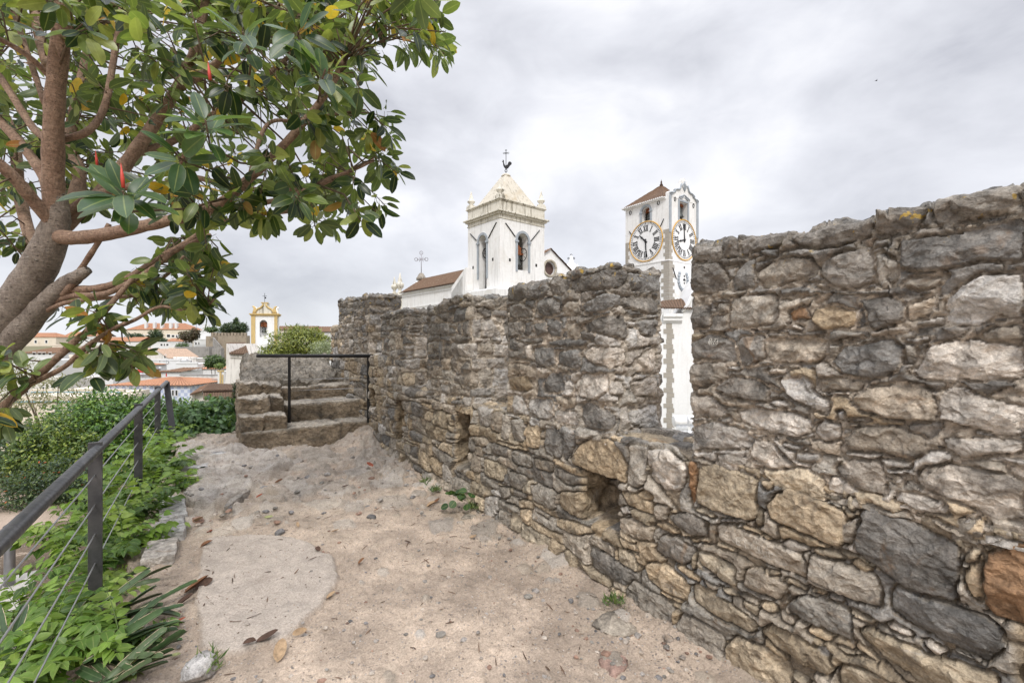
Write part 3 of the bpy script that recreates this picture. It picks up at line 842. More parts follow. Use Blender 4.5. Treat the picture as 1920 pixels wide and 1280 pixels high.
# keep clear below the walkway and the wall
tu = TX * DU[0] + TY * DU[1]; tv = TX * DV[0] + TY * DV[1]
TZ = np.where((tv > -1.7) & (tv < 3.2) & (tu < 16) & (tu > -6), np.minimum(TZ, -1.25), TZ)
def f_ground(t, p):
    v = t.pos(); z = t.n('ShaderNodeSeparateXYZ', {0: v}).outputs[1]
    d = t.mix(t.noise(v, 5, 6, .65), (.28, .215, .165), (.42, .335, .265))
    g = t.mix(t.noise(v, .35, 6, .6), (.07, .085, .03), (.24, .20, .13))
    t.to(t.mix(t.math('MULTIPLY', t.math('SUBTRACT', z, 9.0), .5, True), d, g), p.inputs['Base Color'])
    p.inputs['Roughness'].default_value = .95; t.bump(p, t.noise(v, 40, 5, .7), .5, .02)
tag(grid_mesh('ground', np.stack([TX, TY, TZ], -1), mat('earth', f_ground)), kind='structure')
# ------------------------------------------------------------------ church buildings behind the wall
def f_plaster(t, p, streak=.24, dirt=.5, col=(.78, .775, .76), tint=(.50, .45, .36)):
    v = t.pos()
    n = t.noise(v, .55, 6, .6, .5); m = t.noise(v, 6, 5, .7)
    c = t.mix(t.math('MULTIPLY', t.ramp(n, (.52, 0.), (.78, 1.)), dirt), col, tint)
    c = t.mix(1, c, t.ramp(m, (.3, .94), (.7, 1.03)), 'MULTIPLY')
    if streak:
        s = t.noise(t.map(v, (2.2, 2.2, .16)), 2.0, 5, .7)
        c = t.mix(t.math('MULTIPLY', t.ramp(s, (.52, 0.), (.66, 1.)), streak), c, (.12, .10, .065))
    t.to(c, p.inputs['Base Color']); t.bump(p, m, .25, .02)
M_PLASTER = mat('white_plaster', f_plaster)
M_CLEAN = mat('clean_plaster', lambda t, p: f_plaster(t, p, .10, .25, (.79, .79, .785), (.6, .57, .52)))
M_STREAK = mat('streaked_plaster', lambda t, p: f_plaster(t, p, .85, .7, (.66, .63, .55), (.34, .29, .19)))
M_SPIRE = mat('stained_spire', lambda t, p: f_plaster(t, p, .55, .95, (.54, .50, .42), (.37, .29, .17)))
M_GREY = plain('grey_paint', (.33, .36, .39), .7, var=.12, scale=3)
M_IRON = plain('black_iron', (.022, .022, .024), .55, .3)
M_BRONZE = plain('bell_bronze', (.085, .09, .085), .5, .5, .3, 3)
M_WOOD = plain('red_wood', (.22, .075, .03), .7, var=.35, scale=6)
M_DARK = plain('dark_inside', (.03, .028, .026), .9)
M_GOLD = plain('golden_ring', (.56, .33, .08), .6, var=.12)
M_BLACK = plain('black_paint', (.016, .016, .018), .5)
def f_quoin(t, p):
    v = t.pos(); b = t.n('ShaderNodeTexBrick', {'Vector': v, 'Scale': 1.0, 'Mortar Size': .03})
    c = t.mix(t.noise(v, 4, 5, .7), (.27, .24, .20), (.43, .40, .35)); t.to(c, p.inputs['Base Color']); t.bump(p, t.noise(v, 14, 4), .5, .03)
M_QUOIN = mat('quoin_stone', f_quoin)
def f_tile(t, p, a=(.16, .09, .052), b=(.075, .05, .034), lich=.45):
    v = t.pos()
    c = t.mix(t.noise(v, 1.6, 6, .75), a, b)
    c = t.mix(t.math('MULTIPLY', t.ramp(t.noise(v, 5.5, 5, .7), (.55, 0.), (.68, 1.)), lich), c, (.36, .31, .22))
    rib = t.math('ABSOLUTE', t.math('SINE', t.math('MULTIPLY', t.attr('rib', 'Fac'), math.pi)))
    c = t.mix(1, c, t.ramp(rib, (.1, .45), (.6, 1.1)), 'MULTIPLY')  # valleys between ribs darkened: relief shade put into the tile colour
    r = t.math('FRACT', t.attr('row', 'Fac'))
    c = t.mix(t.ramp(r, (.0, .75), (.14, 0.)), c, (.05, .03, .02))
    t.to(c, p.inputs['Base Color']); p.inputs['Roughness'].default_value = .9
M_TILE_OLD = mat('old_roof_tile', f_tile)
M_TILE_NEW = mat('orange_roof_tile', lambda t, p: f_tile(t, p, (.42, .205, .115), (.29, .145, .085), .4))
M_TILE_BRN = mat('brown_roof_tile', lambda t, p: f_tile(t, p, (.21, .11, .06), (.10, .065, .042), .35))
def tiles(name, p00, p10, p11, p01, n, rows, m, amp=.05, parent=None, thick=.1):
    """ribbed tile slope: p00-p10 eave, p01-p11 ridge"""
    p00, p10, p11, p01 = (np.array(p, float) for p in (p00, p10, p11, p01))
    cs = np.linspace(0, 1, n * 6 + 1); rs = np.linspace(0, 1, max(2, rows * 2 + 1))
    A, B = np.meshgrid(cs, rs)
    P = (p00 * (1 - A[..., None]) + p10 * A[..., None]) * (1 - B[..., None]) + (p01 * (1 - A[..., None]) + p11 * A[..., None]) * B[..., None]
    nr = np.cross(p10 - p00, (p01 + p11) / 2 - (p00 + p10) / 2); nr /= np.linalg.norm(nr)
    if nr[2] < 0: nr = -nr
    h = amp * (np.abs(np.sin(A * n * math.pi)) - .4) * (1 + .12 * vn(A * n, B * rows, 3.)) + .03 * (1 - (B * rows) % 1.) * amp / .05
    P = P + nr * h[..., None]
    A2 = np.concatenate([A[:1], A])
    lo = np.repeat(P[:1] - np.array([0, 0, thick]), 1, 0)                # eave edge
    P = np.concatenate([lo, P]); B2 = np.concatenate([B[:1], B])
    o = grid_mesh(name, P, m, smooth=True, extra={'row': B2 * rows, 'rib': A2 * n})
    if parent: adopt(parent, o)
    return o
class Fr:
    """building frame: corner c nearest the viewer, e1 to the right, e2 to the left, both receding"""
    def __init__(s, c, deg_r, deg_l):
        s.c = np.array(c[:2], float); a, b = R(deg_r), R(deg_l)
        s.e1 = np.array([math.sin(a), math.cos(a)]); s.e2 = np.array([-math.sin(b), math.cos(b)])
    def p(s, a, b, z): q = s.c + a * s.e1 + b * s.e2; return Vector((q[0], q[1], z))
    def box(s, mb, a0, a1, b0, b1, z0, z1, mi=0): return mb.hexa([s.p(a0, b0, z0), s.p(a1, b0, z0), s.p(a1, b1, z0), s.p(a0, b1, z0), s.p(a0, b0, z1), s.p(a1, b0, z1), s.p(a1, b1, z1), s.p(a0, b1, z1)], mi)
def opening_wall(mb, f, a0, a1, z0, z1, ac, hw, zb, zs, depth, arch=True, n=12, mi=0, mi_r=0, top=None):
    """front wall f(a, z, d) with an opening; d is depth behind the face"""
    if arch: arc = [(ac + hw * math.cos(math.pi - math.pi * k / n), zs + hw * math.sin(math.pi - math.pi * k / n)) for k in range(n + 1)]
    else: arc = [(ac - hw, zs), (ac + hw, zs)]
    q = lambda *c: mb.add([f(a, z, 0) for a, z in c], [tuple(range(len(c)))], mi)
    q((a0, z0), (ac - hw, z0), (ac - hw, z1), (a0, z1)); q((ac + hw, z0), (a1, z0), (a1, z1), (ac + hw, z1))
    q((ac - hw, z0), (ac + hw, z0), (ac + hw, zb), (ac - hw, zb))
    for (x0, y0), (x1, y1) in zip(arc, arc[1:]): q((x0, y0), (x1, y1), (x1, z1), (x0, z1))
    loop = [(ac + hw, zb), (ac - hw, zb)] + arc
    for i in range(len(loop)):
        c0, c1 = loop[i], loop[(i + 1) % len(loop)]
        mb.add([f(*c0, 0), f(*c1, 0), f(*c1, depth), f(*c0, depth)], [(0, 1, 2, 3)], mi_r)
    return arc
def trim(mb, f, ac, hw, zb, zs, w_, proud, arch=True, n=12, mi=0, sill_=False):
    if arch:
        inner = [(ac - hw, zb)] + [(ac + hw * math.cos(math.pi - math.pi * k / n), zs + hw * math.sin(math.pi - math.pi * k / n)) for k in range(n + 1)] + [(ac + hw, zb)]
        outer = [(ac - hw - w_, zb)] + [(ac + (hw + w_) * math.cos(math.pi - math.pi * k / n), zs + (hw + w_) * math.sin(math.pi - math.pi * k / n)) for k in range(n + 1)] + [(ac + hw + w_, zb)]
    else:
        inner = [(ac - hw, zb), (ac - hw, zs), (ac + hw, zs), (ac + hw, zb)]; outer = [(ac - hw - w_, zb), (ac - hw - w_, zs + w_), (ac + hw + w_, zs + w_), (ac + hw + w_, zb)]
    for i in range(len(inner) - 1):
        a, b, c, d = inner[i], inner[i + 1], outer[i + 1], outer[i]
        mb.hexa([f(*x, .05) for x in (a, b, c, d)] + [f(*x, -proud) for x in (a, b, c, d)], mi)
def bell(parent, c, h, axis, wheel=True):
    b = MB(); c = Vector(c); r = h * .45
    b.lathe(c, [(r, -h), (r * .98, -h * .93), (r * .8, -h * .75), (r * .64, -h * .45), (r * .58, -h * .15), (r * .4, -.02), (.04, 0)], 16)
    o = b.build('bell', M_BRONZE, parent)
    y = MB(); ax = Vector((axis[0], axis[1], 0)).normalized()
    z = Vector((0, 0, 1)); n_ = ax.cross(z)
    for s in (-.5, -.17, .17, .5):
        q = c + ax * s * r * 1.5
        y.hexa([q + ax * i * .1 + n_ * j * .14 + z * k for k in (.02, h * 1.05 * (1 - abs(s) * .5)) for i, j in ((-1, -1), (1, -1), (1, 1), (-1, 1))])
    y.hexa([c + ax * i * r * 1.7 + n_ * j * .09 + z * k for k in (h * .1, h * .22) for i, j in ((-1, -1), (1, -1), (1, 1), (-1, 1))])
    y.build('headstock', M_WOOD, parent)
    if wheel:
        wl = MB(); cw = c + ax * r * 1.75 + z * h * .12
        wl.tube([cw + (n_ * math.cos(k * math.pi / 12) + z * math.sin(k * math.pi / 12)) * h * .62 + ax * .0 for k in range(25)], .05, 6)
        for k in range(3):
            d = (n_ * math.cos(k * math.pi / 3 + .3) + z * math.sin(k * math.pi / 3 + .3)) * h * .6
            wl.tube([cw - d, cw + d], .035, 5)
        wl.build('bell_wheel', M_IRON, parent)
def iron_cross(mb, c, h, ax, r=.03, loops=True):
    c = Vector(c); ax = Vector((ax[0], ax[1], 0)).normalized(); z = Vector((0, 0, 1))
    mb.tube([c, c + z * h], r, 6); m = c + z * h * .68; q = h * .22
    mb.tube([m - ax * q, m + ax * q], r, 6)
    if loops:
        for d in (ax, -ax, z):
            k = m + d * q * 1.15 if d is not z else c + z * h
            mb.tube([k + (d * math.cos(a * math.pi / 6) + (z if d is not z else ax) * math.sin(a * math.pi / 6)) * q * .38 for a in range(13)], r * .8, 5)
        for sx in (-1, 1):
            for sz in (-1, 1): mb.tube([m + ax * sx * .02, m + ax * sx * q * .5 + z * sz * q * .5], r * .7, 5)
def urn(mb, c, h, k=1.0):
    mb.lathe(c, [(h * .17 * k, 0), (h * .17 * k, h * .05), (h * .10 * k, h * .1), (h * .08 * k, h * .2), (h * .20 * k, h * .32), (h * .23 * k, h * .42), (h * .21 * k, h * .5), (h * .12 * k, h * .54), (h * .13 * k, h * .6), (h * .07 * k, h * .78), (h * .03 * k, h * .97), (.01, h)], 12)
# ---- church with the bell tower
CY0 = 40.0
TF = Fr(at(937, HZ, CY0), 50.5, 40.1); W1, W2 = 5.4, 4.9
church = root('church', TF.p(2.5, 2.5, -8), 'white church with square bell tower, stained pyramid spire and iron rooster on top', 'church')
zlow, zfr, zco, zpa = -7.5, 12.62, 13.30, 14.38
fR = lambda a, z, d: TF.p(a, d, z); fL = lambda b, z, d: TF.p(d, b, z)
m = MB()
m_hw, m_zb, m_zs = .64, 8.25, 11.0
opening_wall(m, fR, 0, W1, zlow, zfr, 2.68, m_hw, m_zb, m_zs, .75)
opening_wall(m, fL, 0, W2, zlow, zfr, 2.53, .60, 5.9, 10.95, .75)
m.add([TF.p(W1, 0, zlow), TF.p(W1, W2, zlow), TF.p(W1, W2, zfr), TF.p(W1, 0, zfr)], [(0, 1, 2, 3)])
m.add([TF.p(W1, W2, zlow), TF.p(0, W2, zlow), TF.p(0, W2, zfr), TF.p(W1, W2, zfr)], [(0, 1, 2, 3)])
m.add([TF.p(.75, .75, 5.2), TF.p(W1, .75, 5.2), TF.p(W1, W2, 5.2), TF.p(.75, W2, 5.2)], [(0, 1, 2, 3)])
m.build('tower', M_PLASTER, church)
for f_, ac, hw, zb_, zs_ in ((fR, 2.68, m_hw, m_zb - .15, m_zs), (fL, 2.53, .60, 7.5, 10.95)):
    g = MB(); trim(g, f_, ac, hw, zb_, zs_, .22, .07)
    for s in (-1, 1):
        x = ac + s * (hw + .11); g.hexa([f_(x + i * .19, z, d) for z in (10.75, 10.92) for i, d in ((-1, .05), (1, .05), (1, -.13), (-1, -.13))])
    g.build('arch_frame', M_GREY, church)
m = MB()
TF.box(m, -.07, W1 + .07, -.07, W2 + .07, zfr, zfr + .10)
TF.box(m, -.02, W1 + .02, -.02, W2 + .02, zfr + .10, zco - .30)
TF.box(m, -.20, W1 + .20, -.20, W2 + .20, zco - .30, zco - .14); TF.box(m, -.36, W1 + .36, -.36, W2 + .36, zco - .14, zco)
m.build('cornice', M_STREAK, church, .03)
m = MB()
TF.box(m, -.02, W1 + .02, -.02, W2 + .02, zco, zpa - .18); TF.box(m, -.10, W1 + .10, -.10, W2 + .10, zpa - .18, zpa - .1); TF.box(m, -.17, W1 + .17, -.17, W2 + .17, zpa - .1, zpa)
m.build('parapet', M_STREAK, church, .02)
m = MB(); i_ = .42; t_ = .34; zt_ = 17.55
base_ = [TF.p(i_, i_, zpa), TF.p(W1 - i_, i_, zpa), TF.p(W1 - i_, W2 - i_, zpa), TF.p(i_, W2 - i_, zpa)]
ca, cb = W1 / 2, W2 / 2
m.hexa(base_ + [TF.p(ca - t_, cb - t_, zt_), TF.p(ca + t_, cb - t_, zt_), TF.p(ca + t_, cb + t_, zt_), TF.p(ca - t_, cb + t_, zt_)])
m.lathe(TF.p(ca, cb, zt_), [(.48, -.05), (.45, .08), (.3, .2), (.1, .26)], 12)
m.build('spire', M_SPIRE, church, .05)
for a, b in ((.22, .22), (W1 - .22, .22), (.22, W2 - .22), (W1 - .22, W2 - .22)):
    m = MB(); TF.box(m, a - .33, a + .33, b - .33, b + .33, zpa, zpa + .28); TF.box(m, a - .26, a + .26, b - .26, b + .26, zpa + .28, zpa + .42)
    m.lathe(TF.p(a, b, zpa + .42), [(.2, 0), (.16, .08), (.36, .28), (.38, .36), (.27, .44), (.21, .6), (.12, .95), (.06, 1.25), (.02, 1.32)], 12)
    m.build('pinnacle', M_STREAK, church)
v = MB(); top = TF.p(ca, cb, zt_ + .2); dx = Vector((1, 0, 0)); dz = Vector((0, 0, 1))
v.tube([top, top + dz * 2.0], .03, 6); iron_cross(v, top + dz * 1.45, .85, TF.e1 * .7 - TF.e2 * .7, .022)
q = top + dz * .85
rooster = [(-.02, -.30), (.10, -.32), (.22, -.22), (.36, -.02), (.52, .12), (.50, .26), (.36, .36), (.22, .30), (.12, .05), (-.08, -.02), (-.18, .22), (-.20, .46), (-.30, .52), (-.30, .40), (-.36, .34), (-.28, .28), (-.26, .0), (-.16, -.2)]
v.prism([q + dx * x * 1.05 + dz * z * 1.05 - Vector((0, .03, 0)) for x, z in rooster], (0, .06, 0))
for s in (-1, 1): v.tube([top + dz * .2 + dx * s * .02 + (dx * s * math.sin(k / 8 * 6.28) * .12 + dz * (k / 8) * .55) for k in range(9)], .022, 5)
v.build('weathervane', M_IRON, church)
for f_, pts in ((fR, ((.62, 12.25, 1.75, 11.2), (4.75, 12.25, 3.62, 11.05))), (fL, ((.42, 12.3, 1.6, 11.1), (4.45, 12.0, 3.45, 11.2)))):
    for x0, z0, x1, z1 in pts:
        m = MB(); m.tube([f_(x0, z0, -.05), f_(x1, z1, -.05)], .045, 6); m.build('tie_bar', M_IRON, church)
bell(church, fR(2.60, 9.75, .75), .95, TF.e1); bell(church, fL(2.3, 9.9, .8), .8, TF.e2)
for f_, hs in ((fR, ((1.15, 8.9), (4.35, 8.75))), (fL, ((1.0, 8.95), (4.05, 8.6)))):
    for x, z in hs: MB().hexa([f_(x + i * .11, zz_, d) for zz_ in (z, z + .28) for i, d in ((-1, .06), (1, .06), (1, -.006), (-1, -.006))]).build('putlog_hole', M_DARK, church)
# plinth, buttress, nave on the left
m = MB(); TF.box(m, -.9, W1, -.6, 4.0, zlow, 6.3); m.add([TF.p(-.9, -.6, 6.3), TF.p(W1, -.6, 6.3), TF.p(W1, 0, 6.55), TF.p(0, 0, 6.55), TF.p(0, 4, 6.55), TF.p(-.9, 4, 6.3)], [(0, 1, 2, 3), (0, 3, 4, 5)])
m.build('tower_plinth', M_PLASTER, church)
NB0, NB1, EZ, RZ, SP = 4.9, 18.7, 7.55, 9.40, 2.5
m = MB(); TF.box(m, 0, 2 * SP, NB0, NB1, zlow, EZ - .55)
TF.box(m, -.06, 2 * SP, NB0, NB1, EZ - .55, EZ - .40); TF.box(m, -.02, 2 * SP, NB0, NB1, EZ - .40, EZ - .22); TF.box(m, -.18, 2 * SP, NB0, NB1 + .1, EZ - .22, EZ - .05)
TF.box(m, -.05, .2, NB0, NB1, EZ - 1.9, EZ - 1.78)
m.prism([TF.p(-.05, NB1 - .3, EZ - .05), TF.p(SP, NB1 - .3, RZ + .12), TF.p(2 * SP + .05, NB1 - .3, EZ - .05)], TF.e2.tolist() + [0] if False else Vector((TF.e2[0] * .4, TF.e2[1] * .4, 0)))
m.build('nave', M_PLASTER, church)
tiles('nave_roof', TF.p(-.32, NB0, EZ), TF.p(-.32, NB1 - .3, EZ), TF.p(SP, NB1 - .3, RZ), TF.p(SP, NB0, RZ), 52, 9, M_TILE_OLD, .07, church)
tiles('nave_roof', TF.p(2 * SP + .3, NB0, EZ), TF.p(2 * SP + .3, NB1 - .3, EZ), TF.p(SP, NB1 - .3, RZ), TF.p(SP, NB0, RZ), 40, 6, M_TILE_OLD, .07, church)
m = MB()
for (b0, b1, z0, z1, dz_) in ((4.7, 8.4, 8.0, 5.2, .0), (4.2, 6.6, 8.7, 7.1, .0)):
    m.prism([TF.p(-.75, b0, zlow), TF.p(-.75, b1 + 1.5, zlow), TF.p(-.75, b1, z1), TF.p(-.75, b0, z0)], Vector((TF.e1[0] * .85, TF.e1[1] * .85, 0)))
m.build('buttress', M_PLASTER, church)
tiles('buttress_roof', TF.p(-1.6, 6.6, 4.6), TF.p(-1.6, 9.6, 4.0), TF.p(-.1, 9.2, 5.4), TF.p(-.1, 6.8, 6.3), 9, 4, M_TILE_OLD, .06, church)
m = MB(); cb_ = TF.p(SP, NB1 - .1, RZ - .1)
m.lathe(cb_, [(.62, 0), (.62, .25), (.5, .4), (.34, .7), (.22, .85)], 8); m.build('cross_base', plain('weathered_stone', (.26, .23, .19), .9, var=.4, scale=5), church)
m = MB(); iron_cross(m, cb_ + Vector((0, 0, .85)), 2.5, TF.e1 - TF.e2, .05); m.build('gable_cross', plain('pale_iron', (.34, .33, .36), .6), church)
for x, y, h, Yd in ((739.5, 551, 2.1, 55.5), (750, 551, 2.55, 54.8)):
    m = MB(); p_ = at(x, y, Yd); urn(m, p_, h, .85); m.lathe(p_ - Vector((0, 0, 6)), [(.4, 0), (.4, 6.)], 8); m.build('finial', M_STREAK, church)
# gable with the round window, right of the tower
GF = Fr(at(1030, HZ, 47.5), 66, 24)
zz0 = lambda y, Y=47.5: EYE + (HZ - y) * Y / FPX
m = MB(); gx = lambda x: (x - 1030) / FPX * 47.5 / (GF.e1[0] - (x - 960) / FPX * GF.e1[1])
ol = [(gx(985), zlow), (gx(1092), zlow), (gx(1092), zz0(527)), (gx(1032), zz0(467)), (gx(985), zz0(505))]
oc, orr = (gx(1031), zz0(503)), .62
n = 20; ring = [(oc[0] + orr * math.cos(6.2832 * k / n), oc[1] + orr * 1.15 * math.sin(6.2832 * k / n)) for k in range(n)]
fg = lambda a, z, d: GF.p(a, d, z)
def cast(ang):
    d = (math.cos(ang), math.sin(ang)); best = 99
    for i in range(len(ol)):
        (x0, y0), (x1, y1) = ol[i], ol[(i + 1) % len(ol)]
        ex, ey = x1 - x0, y1 - y0; den = d[0] * ey - d[1] * ex
        if abs(den) < 1e-9: continue
        t_ = ((x0 - oc[0]) * ey - (y0 - oc[1]) * ex) / den; u_ = ((x0 - oc[0]) * d[1] - (y0 - oc[1]) * d[0]) / den
        if t_ > 0 and -1e-6 <= u_ <= 1 + 1e-6: best = min(best, t_)
    return (oc[0] + d[0] * best, oc[1] + d[1] * best)
angs = sorted([6.2832 * k / n for k in range(n)] + [math.atan2(y - oc[1], x - oc[0]) % 6.2832 for x, y in ol])
for a0, a1 in zip(angs, angs[1:] + [angs[0] + 6.2832]):
    r0 = (oc[0] + orr * math.cos(a0), oc[1] + orr * 1.15 * math.sin(a0)); r1 = (oc[0] + orr * math.cos(a1), oc[1] + orr * 1.15 * math.sin(a1))
    m.add([fg(*r0, 0), fg(*r1, 0), fg(*cast(a1), 0), fg(*cast(a0), 0)], [(0, 1, 2, 3)])
    m.add([fg(*r0, 0), fg(*r1, 0), fg(*r1, .45), fg(*r0, .45)], [(0, 1, 2, 3)])
for i in range(len(ol)):
    m.add([fg(*ol[i], 0), fg(*ol[(i + 1) % 5], 0), fg(*ol[(i + 1) % 5], 6), fg(*ol[i], 6)], [(0, 1, 2, 3)])
m.build('gable', M_CLEAN, church)
m = MB(); m.tube([fg(oc[0] + (orr + .1) * math.cos(6.2832 * k / 24), oc[1] + (orr + .1) * 1.15 * math.sin(6.2832 * k / 24), -.02) for k in range(25)], .13, 6); m.build('oculus_frame', plain('carved_stone', (.40, .36, .29), .9, var=.3, scale=4), church)
m = MB(); m.add([fg(*r, .4) for r in ring], [tuple(range(n))]); m.build('oculus_glass', plain('dark_glass', (.10, .06, .05), .2), church)
tiles('gable_roof', fg(gx(1092) + .1, zz0(527), -.25), fg(gx(1092) + .1, zz0(527), 6), fg(gx(1032), zz0(467) + .05, 6), fg(gx(1032), zz0(467) + .05, -.25), 12, 9, M_TILE_BRN, .06, church)
tiles('gable_roof', fg(gx(985), zz0(505), -.25), fg(gx(985), zz0(505), 6), fg(gx(1032), zz0(467) + .05, 6), fg(gx(1032), zz0(467) + .05, -.25), 12, 5, M_TILE_BRN, .06, church)
m = MB(); p_ = at(1071, 520, 70); m.lathe(p_ - Vector((0, 0, 12)), [(2.0, 0), (2.0, 12.2), (1.8, 12.9), (1.3, 13.6), (.7, 14.0), (.4, 14.2), (.32, 14.8), (.1, 15.4)], 16); m.build('dome', M_CLEAN, church)
m = MB(); iron_cross(m, at(1071, 499, 70) + Vector((0, 0, .1)), 1.6, (1, 0), .06); m.build('dome_cross', M_IRON, church)
m = MB(); urn(m, at(1083, 513, 69), 1.6, .6); m.build('finial', M_CLEAN, church)
# ---- clock tower
CT = Fr(at(1254, HZ, 45.0), 54, 36); V1, V2 = 5.1, 5.42
clock_tower = root('clock_tower', CT.p(2.5, 2.7, -8), 'white clock tower with tiled hip roof and two big roman clock faces with golden rims', 'tower')
ze = 16.15; zst = 9.75
cR = lambda a, z, d: CT.p(a, d, z); cL = lambda b, z, d: CT.p(d, b, z)
m = MB()
opening_wall(m, cR, 0, V1, zst, ze, 2.45, .72, 14.15, 15.95, .6, arch=False)
opening_wall(m, cL, 0, V2, zst, ze, 2.73, .52, 14.25, 15.2, .6)
m.add([CT.p(V1, 0, zst), CT.p(V1, V2, zst), CT.p(V1, V2, ze), CT.p(V1, 0, ze)], [(0, 1, 2, 3)]); m.add([CT.p(V1, V2, zst), CT.p(0, V2, zst), CT.p(0, V2, ze), CT.p(V1, V2, ze)], [(0, 1, 2, 3)])
m.add([CT.p(.6, .6, 13.9), CT.p(V1, .6, 13.9), CT.p(V1, V2, 13.9), CT.p(.6, V2, 13.9)], [(0, 1, 2, 3)])
CT.box(m, -.07, V1 + .07, -.07, V2 + .07, -8, zst); CT.box(m, -.13, V1 + .13, -.13, V2 + .13, zst, zst + .12)
m.build('tower', M_PLASTER, clock_tower)
# curved bell gable on the right face
half = [(2.55, 0), (2.55, .45), (2.35, .62), (2.05, .60), (1.85, .72), (1.75, 1.0), (1.45, 1.15), (1.10, 1.18), (.85, 1.35), (.72, 1.7), (.62, 1.95), (.45, 2.02), (.45, 2.25), (.2, 2.35), (.12, 2.62)]
out_ = [(2.55 + x, ze + y * .86) for x, y in half] + [(2.55 - x, ze + y * .86) for x, y in half[::-1]]
m = MB(); m.prism([cR(a, z, -.03) for a, z in out_], Vector((CT.e2[0] * .4, CT.e2[1] * .4, 0))); m.build('bell_gable', M_PLASTER, clock_tower)
g = MB()
for s in (-1, 1):
    pts = [cR(2.55 + s * (x - .10), ze + y * .86 - .10, -.08) for x, y in half[1:11]]
    g.tube(pts, .10, 6)
    for cx_, cz_, rr in ((2.2, .32, .22), (1.62, .78, .22)):
        g.tube([cR(2.55 + s * (cx_ + rr * math.cos(k * .6) * (1 - k * .05)), ze + (cz_ + rr * math.sin(k * .6) * (1 - k * .05)) * .86, -.08) for k in range(16)], .05, 5)
    x = 2.55 + s * 2.36
    g.hexa([cR(x + i * .17, z, d) for z in (12.6, ze + .25) for i, d in ((-1, .04), (1, .04), (1, -.08), (-1, -.08))])
g.tube([cR(2.55, ze + z, -.1) for z in (.9, 1.9)], .07, 6)
for s in (-1, 1): g.tube([cR(2.55 + s * .3 * math.sin(k * .5), ze + 1.0 + .25 * k * .5, -.08) for k in range(7)], .05, 5); g.tube([cR(2.55 + s * x, ze + z, -.07) for x, z in ((.05, .52), (.3, .42), (.55, .30), (.8, .26), (.92, .1))], .07, 5); g.tube([cR(2.5 + s * x, ze + z, -.07) for x, z in ((.1, .3), (.3, .22), (.5, .14), (.7, .08))], .06, 5)
trim(g, cR, 2.45, .72, 13.9, 15.95, .2, .07, arch=False); trim(g, cL, 2.73, .52, 13.9, 15.2, .22, .07)
for s in (-1, 1):
    x = 2.73 + s * .63; g.hexa([cL(x + i * .17, z, d) for z in (15.1, 15.25) for i, d in ((-1, .05), (1, .05), (1, -.12), (-1, -.12))])
g.build('grey_ornament', M_GREY, clock_tower)
bell(clock_tower, cR(2.45, 15.6, .55), 1.1, CT.e1, False); bell(clock_tower, cL(2.73, 15.2, .6), .7, CT.e2, False)
# hip roof
ap = CT.p(2.55, 2.71, 18.45); o_ = .26
c4 = [CT.p(-o_, -o_ + .75, ze - .02), CT.p(V1 + o_, .35, ze - .02), CT.p(V1 + o_, V2 + o_, ze - .02), CT.p(-o_, V2 + o_, ze - .02)]
for i in range(4): tiles('roof', c4[i], c4[(i + 1) % 4], ap, ap, 20, 9, M_TILE_OLD, .06, clock_tower)
m = MB(); CT.box(m, -.12, 0, .3, V2 + .12, ze - .22, ze - .06); CT.box(m, -.26, -.1, .3, V2 + .28, ze - .12, ze - .02)
for k in range(22): CT.box(m, -.4, -.2, .5 + k * .24, .62 + k * .24, ze - .10, ze + .02)
m.build('eave', M_CLEAN, clock_tower); m = MB(); m.lathe(ap - Vector((0, 0, .1)), [(.2, 0), (.16, .2), (.07, .3), (.1, .42), (.03, .6), (.01, .75)], 10); m.build('roof_finial', M_TILE_BRN, clock_tower)
# quoins: one part per corner
rq = random.Random(4)
def quoin(f2, x0, z0, z1, w0, w1, other=None):
    m = MB(); z = z0; k = 0
    while z < z1:
        h = rq.uniform(.34, .46); a, b = (w0, w1) if k % 2 else (w1, w0)
        m.hexa([f2[0](x0 + i, zz_, d) for zz_ in (z, min(z + h - .02, z1)) for i, d in ((-.005, .05), (a, .05), (a, -.018), (-.005, -.018))])
        if len(f2) > 1: m.hexa([f2[1](x0 + i, zz_, d) for zz_ in (z, min(z + h - .02, z1)) for i, d in ((-.018, .05), (b, .05), (b, -.02), (-.018, -.02))])
        z += h; k += 1
    return m.build('quoin', M_QUOIN, clock_tower)
cRb = lambda a, z, d: CT.p(a, d - .07, z); cLb = lambda b, z, d: CT.p(d - .07, b, z)
quoin((cR, cL), 0, zst + .12, 12.9, .42, .62); quoin((cRb, cLb), -.07, 5.0, zst, .62, .9)
quoin((lambda b, z, d: CT.p(d, V2 - b, z),), 0, zst - 1.6, 12.4, .38, .55); quoin((lambda a, z, d: CT.p(V1 - a, d, z),), 0, zst + .12, 12.9, .35, .55)
